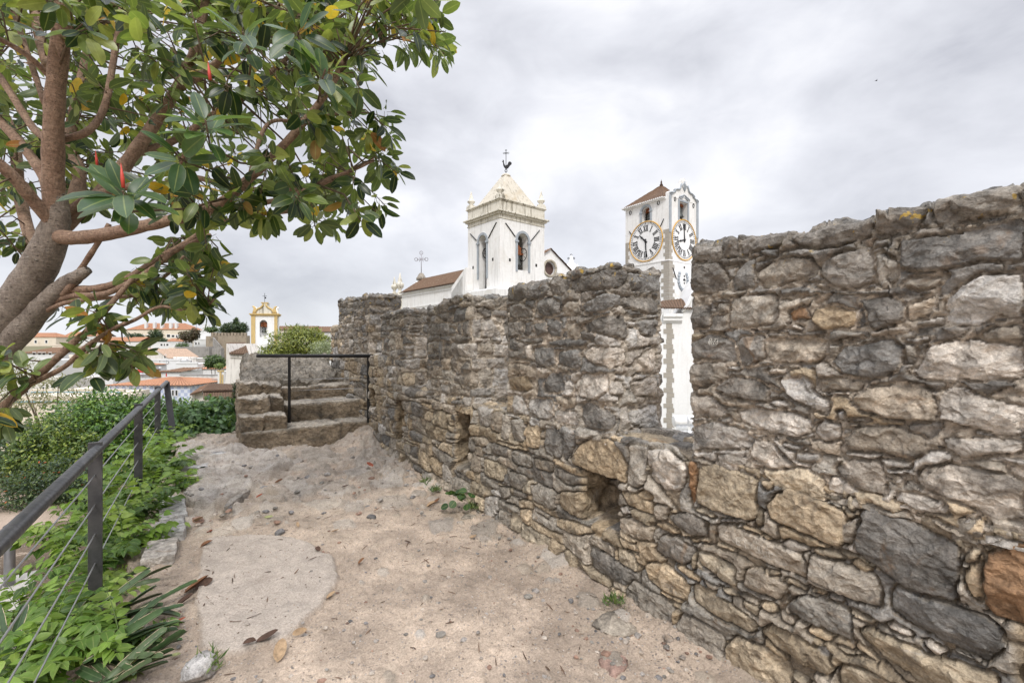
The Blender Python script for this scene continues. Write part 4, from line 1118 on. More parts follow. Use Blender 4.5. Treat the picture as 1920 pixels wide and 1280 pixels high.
# the clocks
NUM = ['XII', 'I', 'II', 'III', 'IIII', 'V', 'VI', 'VII', 'VIII', 'IX', 'X', 'XI']
def clock(f, ac, zc, rad, hour_deg, min_deg, flip):
    d = MB(); n = 48
    P2 = lambda x, y, dd: f(ac + flip * x, zc + y, dd)
    d.prism([P2(rad * .97 * math.cos(6.2832 * k / n), rad * .97 * math.sin(6.2832 * k / n), .02) for k in range(n)], (P2(0, 0, -.05) - P2(0, 0, .02)))
    face = d.build('clock_face', M_CLEAN, clock_tower)
    m = MB()
    m.tube([P2(rad * math.cos(6.2832 * k / n), rad * math.sin(6.2832 * k / n), -.06) for k in range(n + 1)], .062, 8); m.build('clock_rim', M_GOLD, clock_tower)
    m = MB()
    def bar(x0, y0, x1, y1, w0, rot, dd=-.075, w1=None):
        w1 = w0 if w1 is None else w1
        l = math.hypot(x1 - x0, y1 - y0); nx, ny = -(y1 - y0) / l, (x1 - x0) / l; c, s = math.cos(rot), math.sin(rot)
        q = [(x0 + nx * w0, y0 + ny * w0), (x1 + nx * w1, y1 + ny * w1), (x1 - nx * w1, y1 - ny * w1), (x0 - nx * w0, y0 - ny * w0)]
        q = [(x * c - y * s, x * s + y * c) for x, y in q]
        m.hexa([P2(x, y, -.045) for x, y in q] + [P2(x, y, dd) for x, y in q])
    for k in range(60): bar(0, rad * .845, 0, rad * .935, rad * (.011 if k % 5 else .02), -6.28319 * k / 60)
    for h, nm in enumerate(NUM):
        wd = {'I': .075, 'V': .15, 'X': .15}; tot = sum(wd[c] for c in nm); x = -tot / 2
        for c in nm:
            cx_ = (x + wd[c] / 2) * rad; x += wd[c]; y0, y1 = rad * .52, rad * .80; e = rad * .055; r_ = -6.28319 * h / 12
            th, tn = rad * .021, rad * .009
            if c == 'I': bar(cx_, y0, cx_, y1, th, r_); 
            elif c == 'V': bar(cx_ - e, y1, cx_, y0, th, r_); bar(cx_ + e, y1, cx_ + .01, y0, tn, r_)
            else: bar(cx_ - e, y1, cx_ + e, y0, th, r_); bar(cx_ + e, y1, cx_ - e, y0, tn, r_)
            for yy in (y0, y1): bar(cx_ - e * .9, yy, cx_ + e * .9, yy, tn * .8, r_)
    nu = m.build('numerals', M_BLACK); adopt(clock_tower, nu)
    m = MB()
    bar(0, -rad * .10, 0, rad * .52, rad * .045, -R(hour_deg), -.11, rad * .018); bar(0, rad * .3, 0, rad * .42, rad * .06, -R(hour_deg), -.112, rad * .02)
    bar(0, -rad * .12, 0, rad * .80, rad * .035, -R(min_deg), -.12, rad * .014)
    m.tube([P2(0, 0, -.03), P2(0, 0, -.15)], rad * .055, 12)
    m.build('clock_hand', M_BLACK, clock_tower)
clock(cL, 2.73, 12.12, 2.05, 314, 177, -1)
clock(cR, 2.53, 12.10, 2.05, 256, 357, 1)
# the left face runs away to the left, so its clock is mirrored along b (flip -1)
m = MB()
arc_ = [(math.cos(a) * .78, math.sin(a) * 1.0) for a in [math.pi * (.78 + k / 14 * 1.44) for k in range(15)]]
for (x, y) in arc_:
    m.lathe(cRb(2.25 + x, 8.1 + y - .1, -.0), [(.0, -.2), (.17, -.12), (.2, 0), (.17, .12), (.0, .2)], 7)
m.lathe(cRb(2.25, 6.75, 0), [(0, -.3), (.13, -.15), (.13, 0), (.2, .15), (0, .3)], 7); m.build('wreath', M_GREY, clock_tower)
for x, z, s in ((2.5, 9.3, .1), (2.5, 8.4, .09), (2.5, 8.05, .12), (2.35, 8.0, .06), (2.65, 8.0, .06), (2.5, 7.7, .08), (2.5, 6.5, .07)): MB().hexa([cRb(x + i * s, z + k * s, d) for k in (-1, 1) for i, d in ((-1, .03), (1, .03), (1, -.03), (-1, -.03))]).build('carved_mark', M_BLACK, clock_tower)
for f_, x0, z0, x1, z1 in ((cRb, .5, 9.1, 1.1, 8.0), (cRb, 4.1, 8.0, 4.6, 9.1), (cL, .55, 14.0, .95, 13.3), (cL, 4.9, 13.6, 4.5, 13.1)):
    m = MB(); m.tube([f_(x0, z0, -.05), f_(x1, z1, -.05)], .045, 6); m.build('tie_bar', M_IRON, clock_tower)
for f_, x, z in ((cL, 1.2, 15.75), (cL, 4.75, 15.55), (cR, 1.0, 16.0), (cR, 4.2, 15.9)):
    m = MB(); m.tube([f_(x + .13 * math.cos(k * .5236), z + .2 * math.sin(k * .5236), -.03) for k in range(13)], .035, 5); m.build('tie_ring', M_IRON, clock_tower)
# ---- chapel wall between the merlons
CHY = 39.0
def cp(x, y, d=0.0): p = at(x, y, CHY); p.y += d; p.x += d * .2; return p
chapel = root('chapel', cp(1260, 640, 3) - Vector((0, 0, 9)), 'white chapel with stone quoin edge and curved gable under the clock tower', 'chapel')
m = MB(); ol = [(1214, 860), (1400, 860), (1400, 480), (1330, 505), (1312, 530), (1300, 552), (1288, 578), (1278, 590), (1250, 592), (1232, 580), (1214, 584)]
m.prism([cp(x, y) for x, y in ol], (1.2, 8, 0)); m.build('wall', M_CLEAN, chapel)
m = MB()
for y0, y1, o_ in ((588, 594, .42), (594, 601, .28), (601, 604, .12)): m.hexa([cp(x, y, d) for y in (y1, y0) for x, d in ((1243, .05), (1279, .05), (1279, -o_), (1243, -o_))])
m.tube([cp(x, y, -.1) for x, y in ((1279, 585), (1290, 570), (1300, 548), (1315, 526), (1335, 500))], .14, 8)
m.build('cornice', M_CLEAN, chapel)
m = MB(); y = 606; k = 0
while y < 822:
    h = rq.uniform(8, 11); a, b = ((1249, 1260), (1244, 1262), (1250, 1264))[k % 3]
    m.hexa([cp(x, yy, d) for yy in (y + h - .6, y) for x, d in ((a, .04), (b, .04), (b, -.03), (a, -.03))]); y += h; k += 1
m.build('quoin', M_QUOIN, chapel)
tiles('roof', cp(1226, 577, -.3), cp(1300, 579, -.3), cp(1320, 548, 4.5), cp(1222, 560, 4.5), 16, 6, M_TILE_OLD, .07, chapel)
# ---- solar water heater seen through the gap
wh = root('water_heater', at(1280, 826, 27), 'white solar water heater with twin round tanks on a metal frame', 'water heater')
for x in (1274, 1300):
    m = MB(); c = at(x, 789, 27); ax = Vector((.30, 0, 0))
    m.tube([c - Vector((.36, 0, 0)), c - Vector((.34, 0, 0)), c + Vector((.34, 0, 0)), c + Vector((.36, 0, 0))], [.28, .34, .34, .28], 20)
    m.build('tank', plain('white_enamel', (.8, .8, .8), .35, var=.03), wh)
    m = MB()
    for k in range(9): m.tube([c + Vector((-.3 + k * .075, -.3, -.12)), c + Vector((-.3 + k * .075, -.52, -.55))], .02, 5)
    m.build('collector', plain('grey_tubes', (.42, .44, .46), .4, .3), wh)
m = MB(); c = at(1274, 812, 27)
for x in (-.5, .3, 1.1): m.tube([c + Vector((x, -.3, -.05)), c + Vector((x, .25, -.0)), c + Vector((x, .25, -1.5))], .03, 5); m.tube([c + Vector((x, -.3, -.05)), c + Vector((x, .2, -.75))], .025, 5)
m.tube([c + Vector((-.6, -.3, -.05)), c + Vector((1.4, -.3, -.05))], .035, 6); m.build('frame', plain('galvanised_steel', (.35, .36, .37), .4, .6), wh)
roofp = root('flat_roof_building', at(1282, 845, 27) - Vector((0, 0, 3)), 'low white flat roofed building carrying the twin solar tanks', 'building')
m = MB(); c = at(1240, 833, 27); m.box((c.x, c.y - .8), (9, 0), (0, 5), -9, c.z); m.build('roof_slab', M_CLEAN, roofp)
m = MB(); m.box((c.x, c.y - .86), (9, 0), (0, .05), c.z - .12, c.z + .1); m.build('roof_edge', M_CLEAN, roofp)
# ------------------------------------------------------------------ stone steps at the end of the path
def rough_block(name, fn, n, seed, amp=.02, rnd=.04, tone=(.24, .195, .14), parent=None, top_amp=0., joints=0, tone2=None, scale=6.):
    """fn(a, b, c) with a, b, c in 0..1 -> (u, v, z); n = divisions per axis; a rough, worn squared stone block"""
    na, nb_, nc = n; V = []; Q = []
    def face(ga, gb, f):
        A, B = np.meshgrid(ga, gb); s = sum(len(x) for x in V)
        V.append(np.stack(f(A, B), -1).reshape(-1, 3)); r, c = A.shape
        i = np.arange(r * c).reshape(r, c) + s
        Q.append(np.stack([i[:-1, :-1], i[:-1, 1:], i[1:, 1:], i[1:, :-1]], -1).reshape(-1, 4))
    la, lb, lc = (np.linspace(0, 1, k + 1) for k in n); o = np.ones_like
    face(la, lc, lambda A, B: (A, o(A) * 0, B)); face(la, lc, lambda A, B: (A, o(A), B))
    face(lb, lc, lambda A, B: (o(A) * 0, A, B)); face(lb, lc, lambda A, B: (o(A), A, B))
    face(la, lb, lambda A, B: (A, B, o(A)))
    W = np.concatenate(V); Q = np.concatenate(Q)
    # real size for rounding
    p0 = np.array(fn(0., 0., 0.)); S = np.array([np.linalg.norm(np.array(fn(*e)) - p0) for e in ((1., 0., 0.), (0., 1., 0.), (0., 0., 1.))])
    L = W * S; r = np.minimum(rnd, S * .45); inn = np.clip(L, r, S - r); inn[:, 2] = np.minimum(L[:, 2], S[2] - r[2])
    d = L - inn; ln = np.linalg.norm(d, axis=1, keepdims=True); L = inn + np.where(ln > 1e-9, d / np.maximum(ln, 1e-9) * np.minimum(ln, rnd), 0)
    W2 = L / S
    P = np.stack(fn(W2[:, 0], W2[:, 1], W2[:, 2]), -1)
    x, y, z = P.T
    dv = np.stack([fbm(x, y, z + k * 7.7 + seed, scale, 4) for k in range(3)], -1) * amp
    dv += amp * .5 * np.stack([ridge(x, y, z + k * 3.3 + seed, scale * 2.6, 3) - .5 for k in range(3)], -1) * np.array([.6, .6, 1.])
    if top_amp: dv[:, 2] += top_amp * W[:, 2] * (ridge(x * .8, y, 0 * z + seed, 3.2, 4) * .7 + .35 * np.round(3 * fbm(x, y, 0 * z + seed, 2.2, 3)) / 1.)
    P = P + dv
    g = fbm(x, y, z + seed, 3., 4)[:, None]
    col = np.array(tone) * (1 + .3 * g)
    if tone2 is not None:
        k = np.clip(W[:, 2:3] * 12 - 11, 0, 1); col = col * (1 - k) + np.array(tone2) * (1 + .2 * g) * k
    if joints:
        rj = np.random.default_rng(seed); cuts = (np.arange(1, joints) + rj.uniform(-.2, .2, joints - 1)) / joints
        for c in cuts:
            dist = np.abs(W[:, 1] - c) * S[1] - .012 + .008 * fbm(x, y, z, 20, 2)
            k = np.clip(1 - dist / .02, 0, 1); P[:, :2] += DU * (k * .022)[:, None]; P[:, 2] -= k * .012; col = col * (1 - .35 * k[:, None])
    X = np.zeros_like(P); X[:, 0] = P[:, 0] * DU[0] + P[:, 1] * DV[0]; X[:, 1] = P[:, 0] * DU[1] + P[:, 1] * DV[1]; X[:, 2] = P[:, 2]
    ob = raw_mesh(name, X, Q, M_STONE, col, True, {'mortar': np.zeros(len(X))})
    if parent: adopt(parent, ob)
    return ob
steps = root('stone_steps', uvz(8.6, 1.3, 0), 'worn rubble stone steps with stepped side blocks climbing to a rocky ledge', 'steps')
def slab(uL, uR, ul, v0, v1, z0, zL, zR):
    return lambda a, b, c: ((uL + (uR - uL) * b) * (1 - a) + ul * a, v0 + (v1 - v0) * b + 0 * a, z0 + ((zL + (zR - zL) * b) - z0) * c)
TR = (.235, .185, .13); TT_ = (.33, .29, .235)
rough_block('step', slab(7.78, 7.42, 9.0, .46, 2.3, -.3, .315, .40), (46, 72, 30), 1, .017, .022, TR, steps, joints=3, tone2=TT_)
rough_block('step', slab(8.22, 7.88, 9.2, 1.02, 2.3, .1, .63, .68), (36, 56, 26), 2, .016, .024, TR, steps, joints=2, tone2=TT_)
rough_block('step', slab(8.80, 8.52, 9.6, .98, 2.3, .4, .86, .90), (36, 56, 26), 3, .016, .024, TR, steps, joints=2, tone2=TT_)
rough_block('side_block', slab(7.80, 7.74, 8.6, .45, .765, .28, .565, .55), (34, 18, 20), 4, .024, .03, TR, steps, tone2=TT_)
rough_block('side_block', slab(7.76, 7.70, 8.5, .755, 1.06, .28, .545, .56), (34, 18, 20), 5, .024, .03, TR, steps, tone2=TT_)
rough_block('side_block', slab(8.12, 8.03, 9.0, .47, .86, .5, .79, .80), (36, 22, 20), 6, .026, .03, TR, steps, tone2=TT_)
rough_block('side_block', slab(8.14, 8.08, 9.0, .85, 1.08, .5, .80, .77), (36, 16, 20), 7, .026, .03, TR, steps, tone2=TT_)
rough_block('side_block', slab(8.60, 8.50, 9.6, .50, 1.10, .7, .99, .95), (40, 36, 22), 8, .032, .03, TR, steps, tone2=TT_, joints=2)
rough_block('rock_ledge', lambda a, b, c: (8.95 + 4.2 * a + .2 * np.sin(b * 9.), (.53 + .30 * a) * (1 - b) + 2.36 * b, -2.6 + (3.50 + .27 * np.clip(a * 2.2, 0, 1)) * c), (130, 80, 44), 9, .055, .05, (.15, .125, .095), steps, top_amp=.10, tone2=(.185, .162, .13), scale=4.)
def flat_stone(px, z0, h, seed, label, tone=(.40, .385, .365)):
    q = [np.array(gnd(x, y, z0)) for x, y in px]; ro_ = []
    uv_ = [to_uv(p) for p in q]
    def fn(a, b, c):
        p = [[uv_[0][k] * (1 - b) + uv_[1][k] * b, uv_[3][k] * (1 - b) + uv_[2][k] * b] for k in (0, 1)]
        return (p[0][0] * (1 - a) + p[0][1] * a, p[1][0] * (1 - a) + p[1][1] * a, z0 - .08 + (h + .08) * c + 0 * a)
    return tag(rough_block('flat_stone', fn, (16, 26, 6), seed, .010, .012, tone), label, 'stone', 'flat stones along the path edge')
flat_stone([(336, 868), (436, 858), (433, 851), (345, 858)], .05, .07, 61, 'long pale kerb slab at the far left end of the path')
flat_stone([(334, 886), (392, 882), (390, 868), (340, 871)], .04, .05, 62, 'bluish flat slab in front of the long pale kerb slab')
flat_stone([(300, 985), (352, 972), (346, 936), (292, 940)], .02, .05, 63, 'flat grey kerb slab beside the red curled leaf')
flat_stone([(280, 1016), (348, 1004), (346, 978), (290, 990)], .02, .05, 64, 'flat kerb slab next below the one beside the red leaf')
flat_stone([(262, 1062), (330, 1048), (336, 1014), (274, 1024)], .015, .04, 65, 'lowest flat kerb slab, beside the strap leaves', (.37, .335, .295))
flat_stone([(418, 966), (432, 962), (480, 922), (462, 914)], .0, .085, 66, 'small upright ledge block at the end of the flagstone shelf', (.30, .27, .235))
# ------------------------------------------------------------------ metal railing along the path
def f_steel(t, p):
    v = t.obj(); n = t.noise(v, 9, 6, .7); m_ = t.noise(t.map(v, (1, 1, .2)), 30, 4, .7)
    t.to(t.mix(t.ramp(n, (.35, 0.), (.7, 1.)), (.052, .053, .057), (.115, .112, .112)), p.inputs['Base Color'])
    t.to(t.ramp(m_, (.3, .30), (.7, .55)), p.inputs['Roughness']); p.inputs['Metallic'].default_value = .55; p.inputs['Specular IOR Level'].default_value = .6
M_STEEL = mat('dark_steel', f_steel); M_CABLE = plain('steel_cable', (.42, .42, .42), .35, .85, .1)
M_PAINT = plain('black_rail_paint', (.018, .017, .017), .35, .2, .3, 12)
railing = root('railing', uvz(4.05, -.6, -.2), 'dark steel handrail with flat posts and thin cables along the planted path edge', 'railing')
ZR = .95
def rail_v(u): return -.60 + .07 * max(0, u) / 10.3
m = MB(); UE = 10.15
pts = [uvz(u, rail_v(u), ZR) for u in np.linspace(-1.2, UE, 24)]
m.tube(pts, .031, 18); m.build('handrail', M_STEEL, railing)
foot = at(329, 851, 7.45); topp = uvz(UE - .02, rail_v(UE), ZR)
m = MB(); q = (foot - topp).normalized(); n1 = Vector((DV[0], DV[1], 0)); n1 = (n1 - q * n1.dot(q)).normalized(); n2 = q.cross(n1)
m.hexa([topp + n1 * i * .045 + n2 * j * .012 for i, j in ((-1, -1), (1, -1), (1, 1), (-1, 1))] + [foot + n1 * i * .045 + n2 * j * .012 for i, j in ((-1, -1), (1, -1), (1, 1), (-1, 1))]); m.build('end_stay', M_PAINT, railing, .002)
PU = [1.80, 4.02, 6.28, 8.55]
for u in PU:
    m = MB(); v_ = rail_v(u)
    m.hexa([uvz(u + i * .009, v_ - .012 + j * .036, z) for z in (-.75, ZR + .045) for i, j in ((-1, -1), (1, -1), (1, 1), (-1, 1))])
    post = m.build('post', M_STEEL, railing, .002)
    m = MB(); c = uvz(u - .009, v_ - .030, ZR + .018); d = Vector((DU[0], DU[1], 0))
    m.tube([c, c - d * .004, c - d * .0041, c - d * .014], [.017, .017, .011, .011], 6, sm=False); b_ = m.build('bolt', M_STEEL)
    m = MB()
    b_.data.transform(Matrix.Translation(railing.location).inverted()); b_.parent = post
for dz in (.172, .365, .558, .75):
    m = MB(); m.tube([uvz(u, rail_v(u) - .012, ZR - dz) for u in np.linspace(-1.2, UE - .1, 12)], .0042, 6); m.build('cable', M_CABLE, railing)
# ------------------------------------------------------------------ short railing across the steps
rail2 = root('step_railing', at(616, 790, 7.32), 'short black railing with two posts standing across the stone steps', 'railing')
m = MB(); m.tube([at(482, 667, 7.32), at(704, 667, 7.32)], .028, 14); m.build('handrail', M_PAINT, rail2)
for x, y0 in ((542.5, 802), (690.5, 792)):
    m = MB(); a, b = at(x, 668, 7.33), at(x, y0, 7.33); m.hexa([p + Vector((i * .017, j * .017, 0)) for p in (b, a) for i, j in ((-1, -1), (1, -1), (1, 1), (-1, 1))]); m.build('post', M_PAINT, rail2, .002)
for y0, y1 in ((711.5, 708), (732.5, 726.5), (751, 745)):
    m = MB(); m.tube([at(543, y0, 7.33), at(690, y1, 7.33)], .0035, 5); m.build('cable', M_CABLE, rail2)
# ------------------------------------------------------------------ lower court
pav = [gnd(x, y, -.985) for x, y in ((-700, 1290), (-260, 1120), (30, 1078), (92, 1062), (120, 1120), (60, 1300), (-300, 1500))]
def f_pav(t, p):
    v = t.pos(); c = t.mix(t.noise(v, 3, 5, .65), (.40, .38, .35), (.50, .475, .44)); t.to(c, p.inputs['Base Color']); t.bump(p, t.noise(v, 60, 4), .3, .01)
m = MB(); m.prism([p_ for p_ in pav], (0, 0, -.12)); tag(m.build('pavement', mat('pale_concrete', f_pav)), kind='structure')
bol = root('bollard', gnd(18, 1000, -.99), 'small grey steel bollard with round cap in the lower court', 'bollard')
m = MB(); c = at(18, 1010, 4.95); m.lathe(Vector((c.x, c.y, -1.02)), [(.045, 0), (.045, .56), (.03, .57), (.03, .61)], 16); m.build('post', plain('bollard_steel', (.30, .30, .31), .4, .6), bol)
m = MB(); m.lathe(Vector((c.x, c.y, -.41)), [(.05, 0), (.055, .02), (.05, .07), (.03, .085)], 16); m.build('cap', M_STEEL, bol)
# ------------------------------------------------------------------ leaves
def f_leaf(t, p, gloss=.42, trans=.28, rib=True, back=1.25):
    base = t.attr('col'); geo = t.n('ShaderNodeNewGeometry')
    c = base
    if rib:
        e = t.attr('mid', 'Fac'); c = t.mix(t.ramp(e, (.03, .7), (.11, 0.)), c, t.mix(.5, base, (.42, .46, .16)))
        c = t.mix(t.math('MULTIPLY', t.ramp(e, (.9, 0.), (1., 1.)), .35), c, (.36, .38, .14))
    c = t.mix(1, c, t.ramp(t.noise(t.pos(), 26, 4, .6), (.3, .82), (.7, 1.15)), 'MULTIPLY')
    under = t.mix(.35, t.mix(1, c, (back, back, back), 'MULTIPLY'), (.20, .24, .13))
    c = t.mix(geo.outputs['Backfacing'], c, under)
    t.to(c, p.inputs['Base Color']); p.inputs['Roughness'].default_value = gloss; p.inputs['Specular IOR Level'].default_value = .45
    tr = t.n('ShaderNodeBsdfTranslucent', {'Color': t.mix(1, c, (1.5, 1.6, .7), 'MULTIPLY')})
    mx = t.n('ShaderNodeMixShader', {0: trans, 1: p.outputs[0], 2: tr.outputs[0]})
    o = [n for n in t.t.nodes if n.type == 'OUTPUT_MATERIAL'][0]; t.to(mx.outputs[0], o.inputs[0])
M_LEAF = mat('glossy_leaf', lambda t, p: f_leaf(t, p, .36, .36))
M_SOFT = mat('soft_leaf', lambda t, p: f_leaf(t, p, .5, .35, True, 1.1))
M_BUSH = mat('bush_leaf', lambda t, p: f_leaf(t, p, .42, .2, False))
def unit(a): return a / np.maximum(np.linalg.norm(a, axis=-1, keepdims=True), 1e-9)
FULL = ((0, .04), (.07, .45), (.22, .86), (.45, 1.), (.7, .90), (.88, .55), (1., .03))
LITE = ((0, .08), (.45, 1.), (1., .04))
def leaves(name, B, D, U, L, Wd, colr, m, prof=FULL, curl=.15, fold=.25, parent=None, wob=None):
    """one mesh of many leaves: base B, direction D, upward normal U (N, 3), length L, half width Wd (N,)"""
    B, D, U = (np.asarray(x, float) for x in (B, D, U)); L = np.asarray(L, float); Wd = np.asarray(Wd, float)
    D = unit(D); S = unit(np.cross(D, U)); N = np.cross(S, D); n = len(B); k = len(prof)
    cu = (np.zeros(n) + curl) if not hasattr(curl, '__len__') else curl
    V = np.zeros((n, k, 3, 3)); E = np.zeros((n, k, 3))
    for i, (t, w_) in enumerate(prof):
        c = B + D * (L * t)[:, None] - N * (L * cu * t * t)[:, None]
        hw = (Wd * w_)[:, None]
        V[:, i, 1] = c; V[:, i, 0] = c - S * hw + N * hw * fold; V[:, i, 2] = c + S * hw + N * hw * fold
        E[:, i, 0] = E[:, i, 2] = 1
    b = (np.arange(n) * k * 3)[:, None, None] + (np.arange(k - 1) * 3)[None, :, None]
    q = np.concatenate([b + np.array([0, 1, 4, 3]), b + np.array([1, 2, 5, 4])], 1).reshape(-1, 4)
    col = np.repeat(np.asarray(colr, float), k * 3, 0)
    o = raw_mesh(name, V.reshape(-1, 3), q, m, col, True, {'mid': E.reshape(-1)})
    if parent: adopt(parent, o)
    return o
def rnd_dir(rng, n): return unit(rng.normal(size=(n, 3)))
def pal(rng, n, cols, probs, jit=.2):
    i = rng.choice(len(cols), n, p=probs); return np.array(cols)[i] * rng.uniform(1 - jit, 1 + jit, (n, 1))
def bark_mat(name, c0, c1, spots=True):
    def fn(t, p):
        v = t.obj(); a = t.noise(v, 7, 7, .7, .6); b = t.noise(t.map(v, (1.6, 1.6, .55)), 40, 6, .7, .4); rings = t.noise(t.map(v, (.5, .5, 2.6)), 34, 5, .7, .6)
        c = t.mix(t.ramp(a, (.3, 0.), (.7, 1.)), c0, c1); c = t.mix(1, c, t.ramp(b, (.3, .6), (.7, 1.3)), 'MULTIPLY'); c = t.mix(1, c, t.ramp(rings, (.35, .75), (.6, 1.12)), 'MULTIPLY')
        sp = t.ramp(t.n('ShaderNodeTexVoronoi', {'Vector': t.map(v, (1, 1, 2.2)), 'Scale': 17.0 if spots else 34.0}).outputs['Distance'], (.10, 1.), (.17, 0.))
        c = t.mix(t.math('MULTIPLY', sp, .75), c, (.035, .025, .02))
        if spots:
            li = t.ramp(t.noise(t.map(v, (1, 1, 2.4)), 24, 5, .75, .9), (.60, 0.), (.66, 1.)); c = t.mix(t.math('MULTIPLY', li, .7), c, (.50, .47, .42))
            moss = t.ramp(t.noise(v, 5, 5, .7), (.56, 0.), (.7, 1.)); c = t.mix(t.math('MULTIPLY', moss, .45), c, (.10, .085, .06))
        t.to(c, p.inputs['Base Color']); p.inputs['Roughness'].default_value = .85
        t.bump(p, t.math('ADD', t.math('ADD', b, t.math('MULTIPLY', rings, .8)), t.math('SUBTRACT', a, sp)), .9, .015)
    return mat(name, fn)
M_TRUNK = bark_mat('grey_bark', (.17, .135, .11), (.37, .315, .265)); M_BRANCH = bark_mat('reddish_branch', (.22, .132, .09), (.38, .265, .19), False); M_TWIG = plain('twig', (.12, .085, .055), .85, var=.3, scale=20)
# ------------------------------------------------------------------ the rubber tree
rng = np.random.default_rng(5)
tree = root('rubber_tree', at(-330, 1110, 4.2), 'large rubber tree with smooth brown limbs and glossy dark leaves arching over the path', 'tree')
def limb(pts, r0, r1, sub=6):
    """pts [(x, y, depth)] -> smooth 3-D polyline with radii given in photo pixels"""
    P = [np.array(at(*p)) for p in pts]; n = len(P); out = []; rad = []
    for i in range(n - 1):
        p0, p1, p2, p3 = P[max(i - 1, 0)], P[i], P[i + 1], P[min(i + 2, n - 1)]
        for k in range(sub):
            t = k / sub
            out.append(.5 * (2 * p1 + (p2 - p0) * t + (2 * p0 - 5 * p1 + 4 * p2 - p3) * t * t + (3 * p1 - p0 - 3 * p2 + p3) * t ** 3))
            f = (i + t) / (n - 1); rad.append((r0 + (r1 - r0) * f) * (pts[i][2] * (1 - t) + pts[i + 1][2] * t) / FPX)
    out.append(P[-1]); rad.append(r1 * pts[-1][2] / FPX)
    return out, rad
tm = MB()
TRUNKS = [([(-330, 1130, 4.2), (-190, 850, 3.95), (-60, 690, 3.75), (35, 565, 3.6), (88, 470, 3.5), (106, 410, 3.45), (102, 350, 3.38)], 47, 15),
          ([(-60, 712, 3.75), (20, 640, 3.65), (80, 575, 3.6), (122, 535, 3.55), (142, 520, 3.5), (165, 505, 3.5)], 25, 8)]
samples = []   # (point, radius)
def put(mb, pts, r0, r1, n=10, knob=0.0):
    P, Rr = limb(pts, r0, r1)
    if knob: Rr = [r * (1 + knob * math.sin(i * 1.7) * .5 + knob * rng.uniform(-.5, .5)) for i, r in enumerate(Rr)]
    mb.tube(P, Rr, n)
    for a, b in zip(P, Rr): samples.append((a, b))
for p, r0, r1 in TRUNKS: put(tm, p, r0, r1, 20, .06)
tm.lathe(at(-330, 1130, 4.2) - Vector((0, 0, .35)), [(.55, -.3), (.40, .15), (.34, .6)], 16)
tm.build('trunk', M_TRUNK, tree)
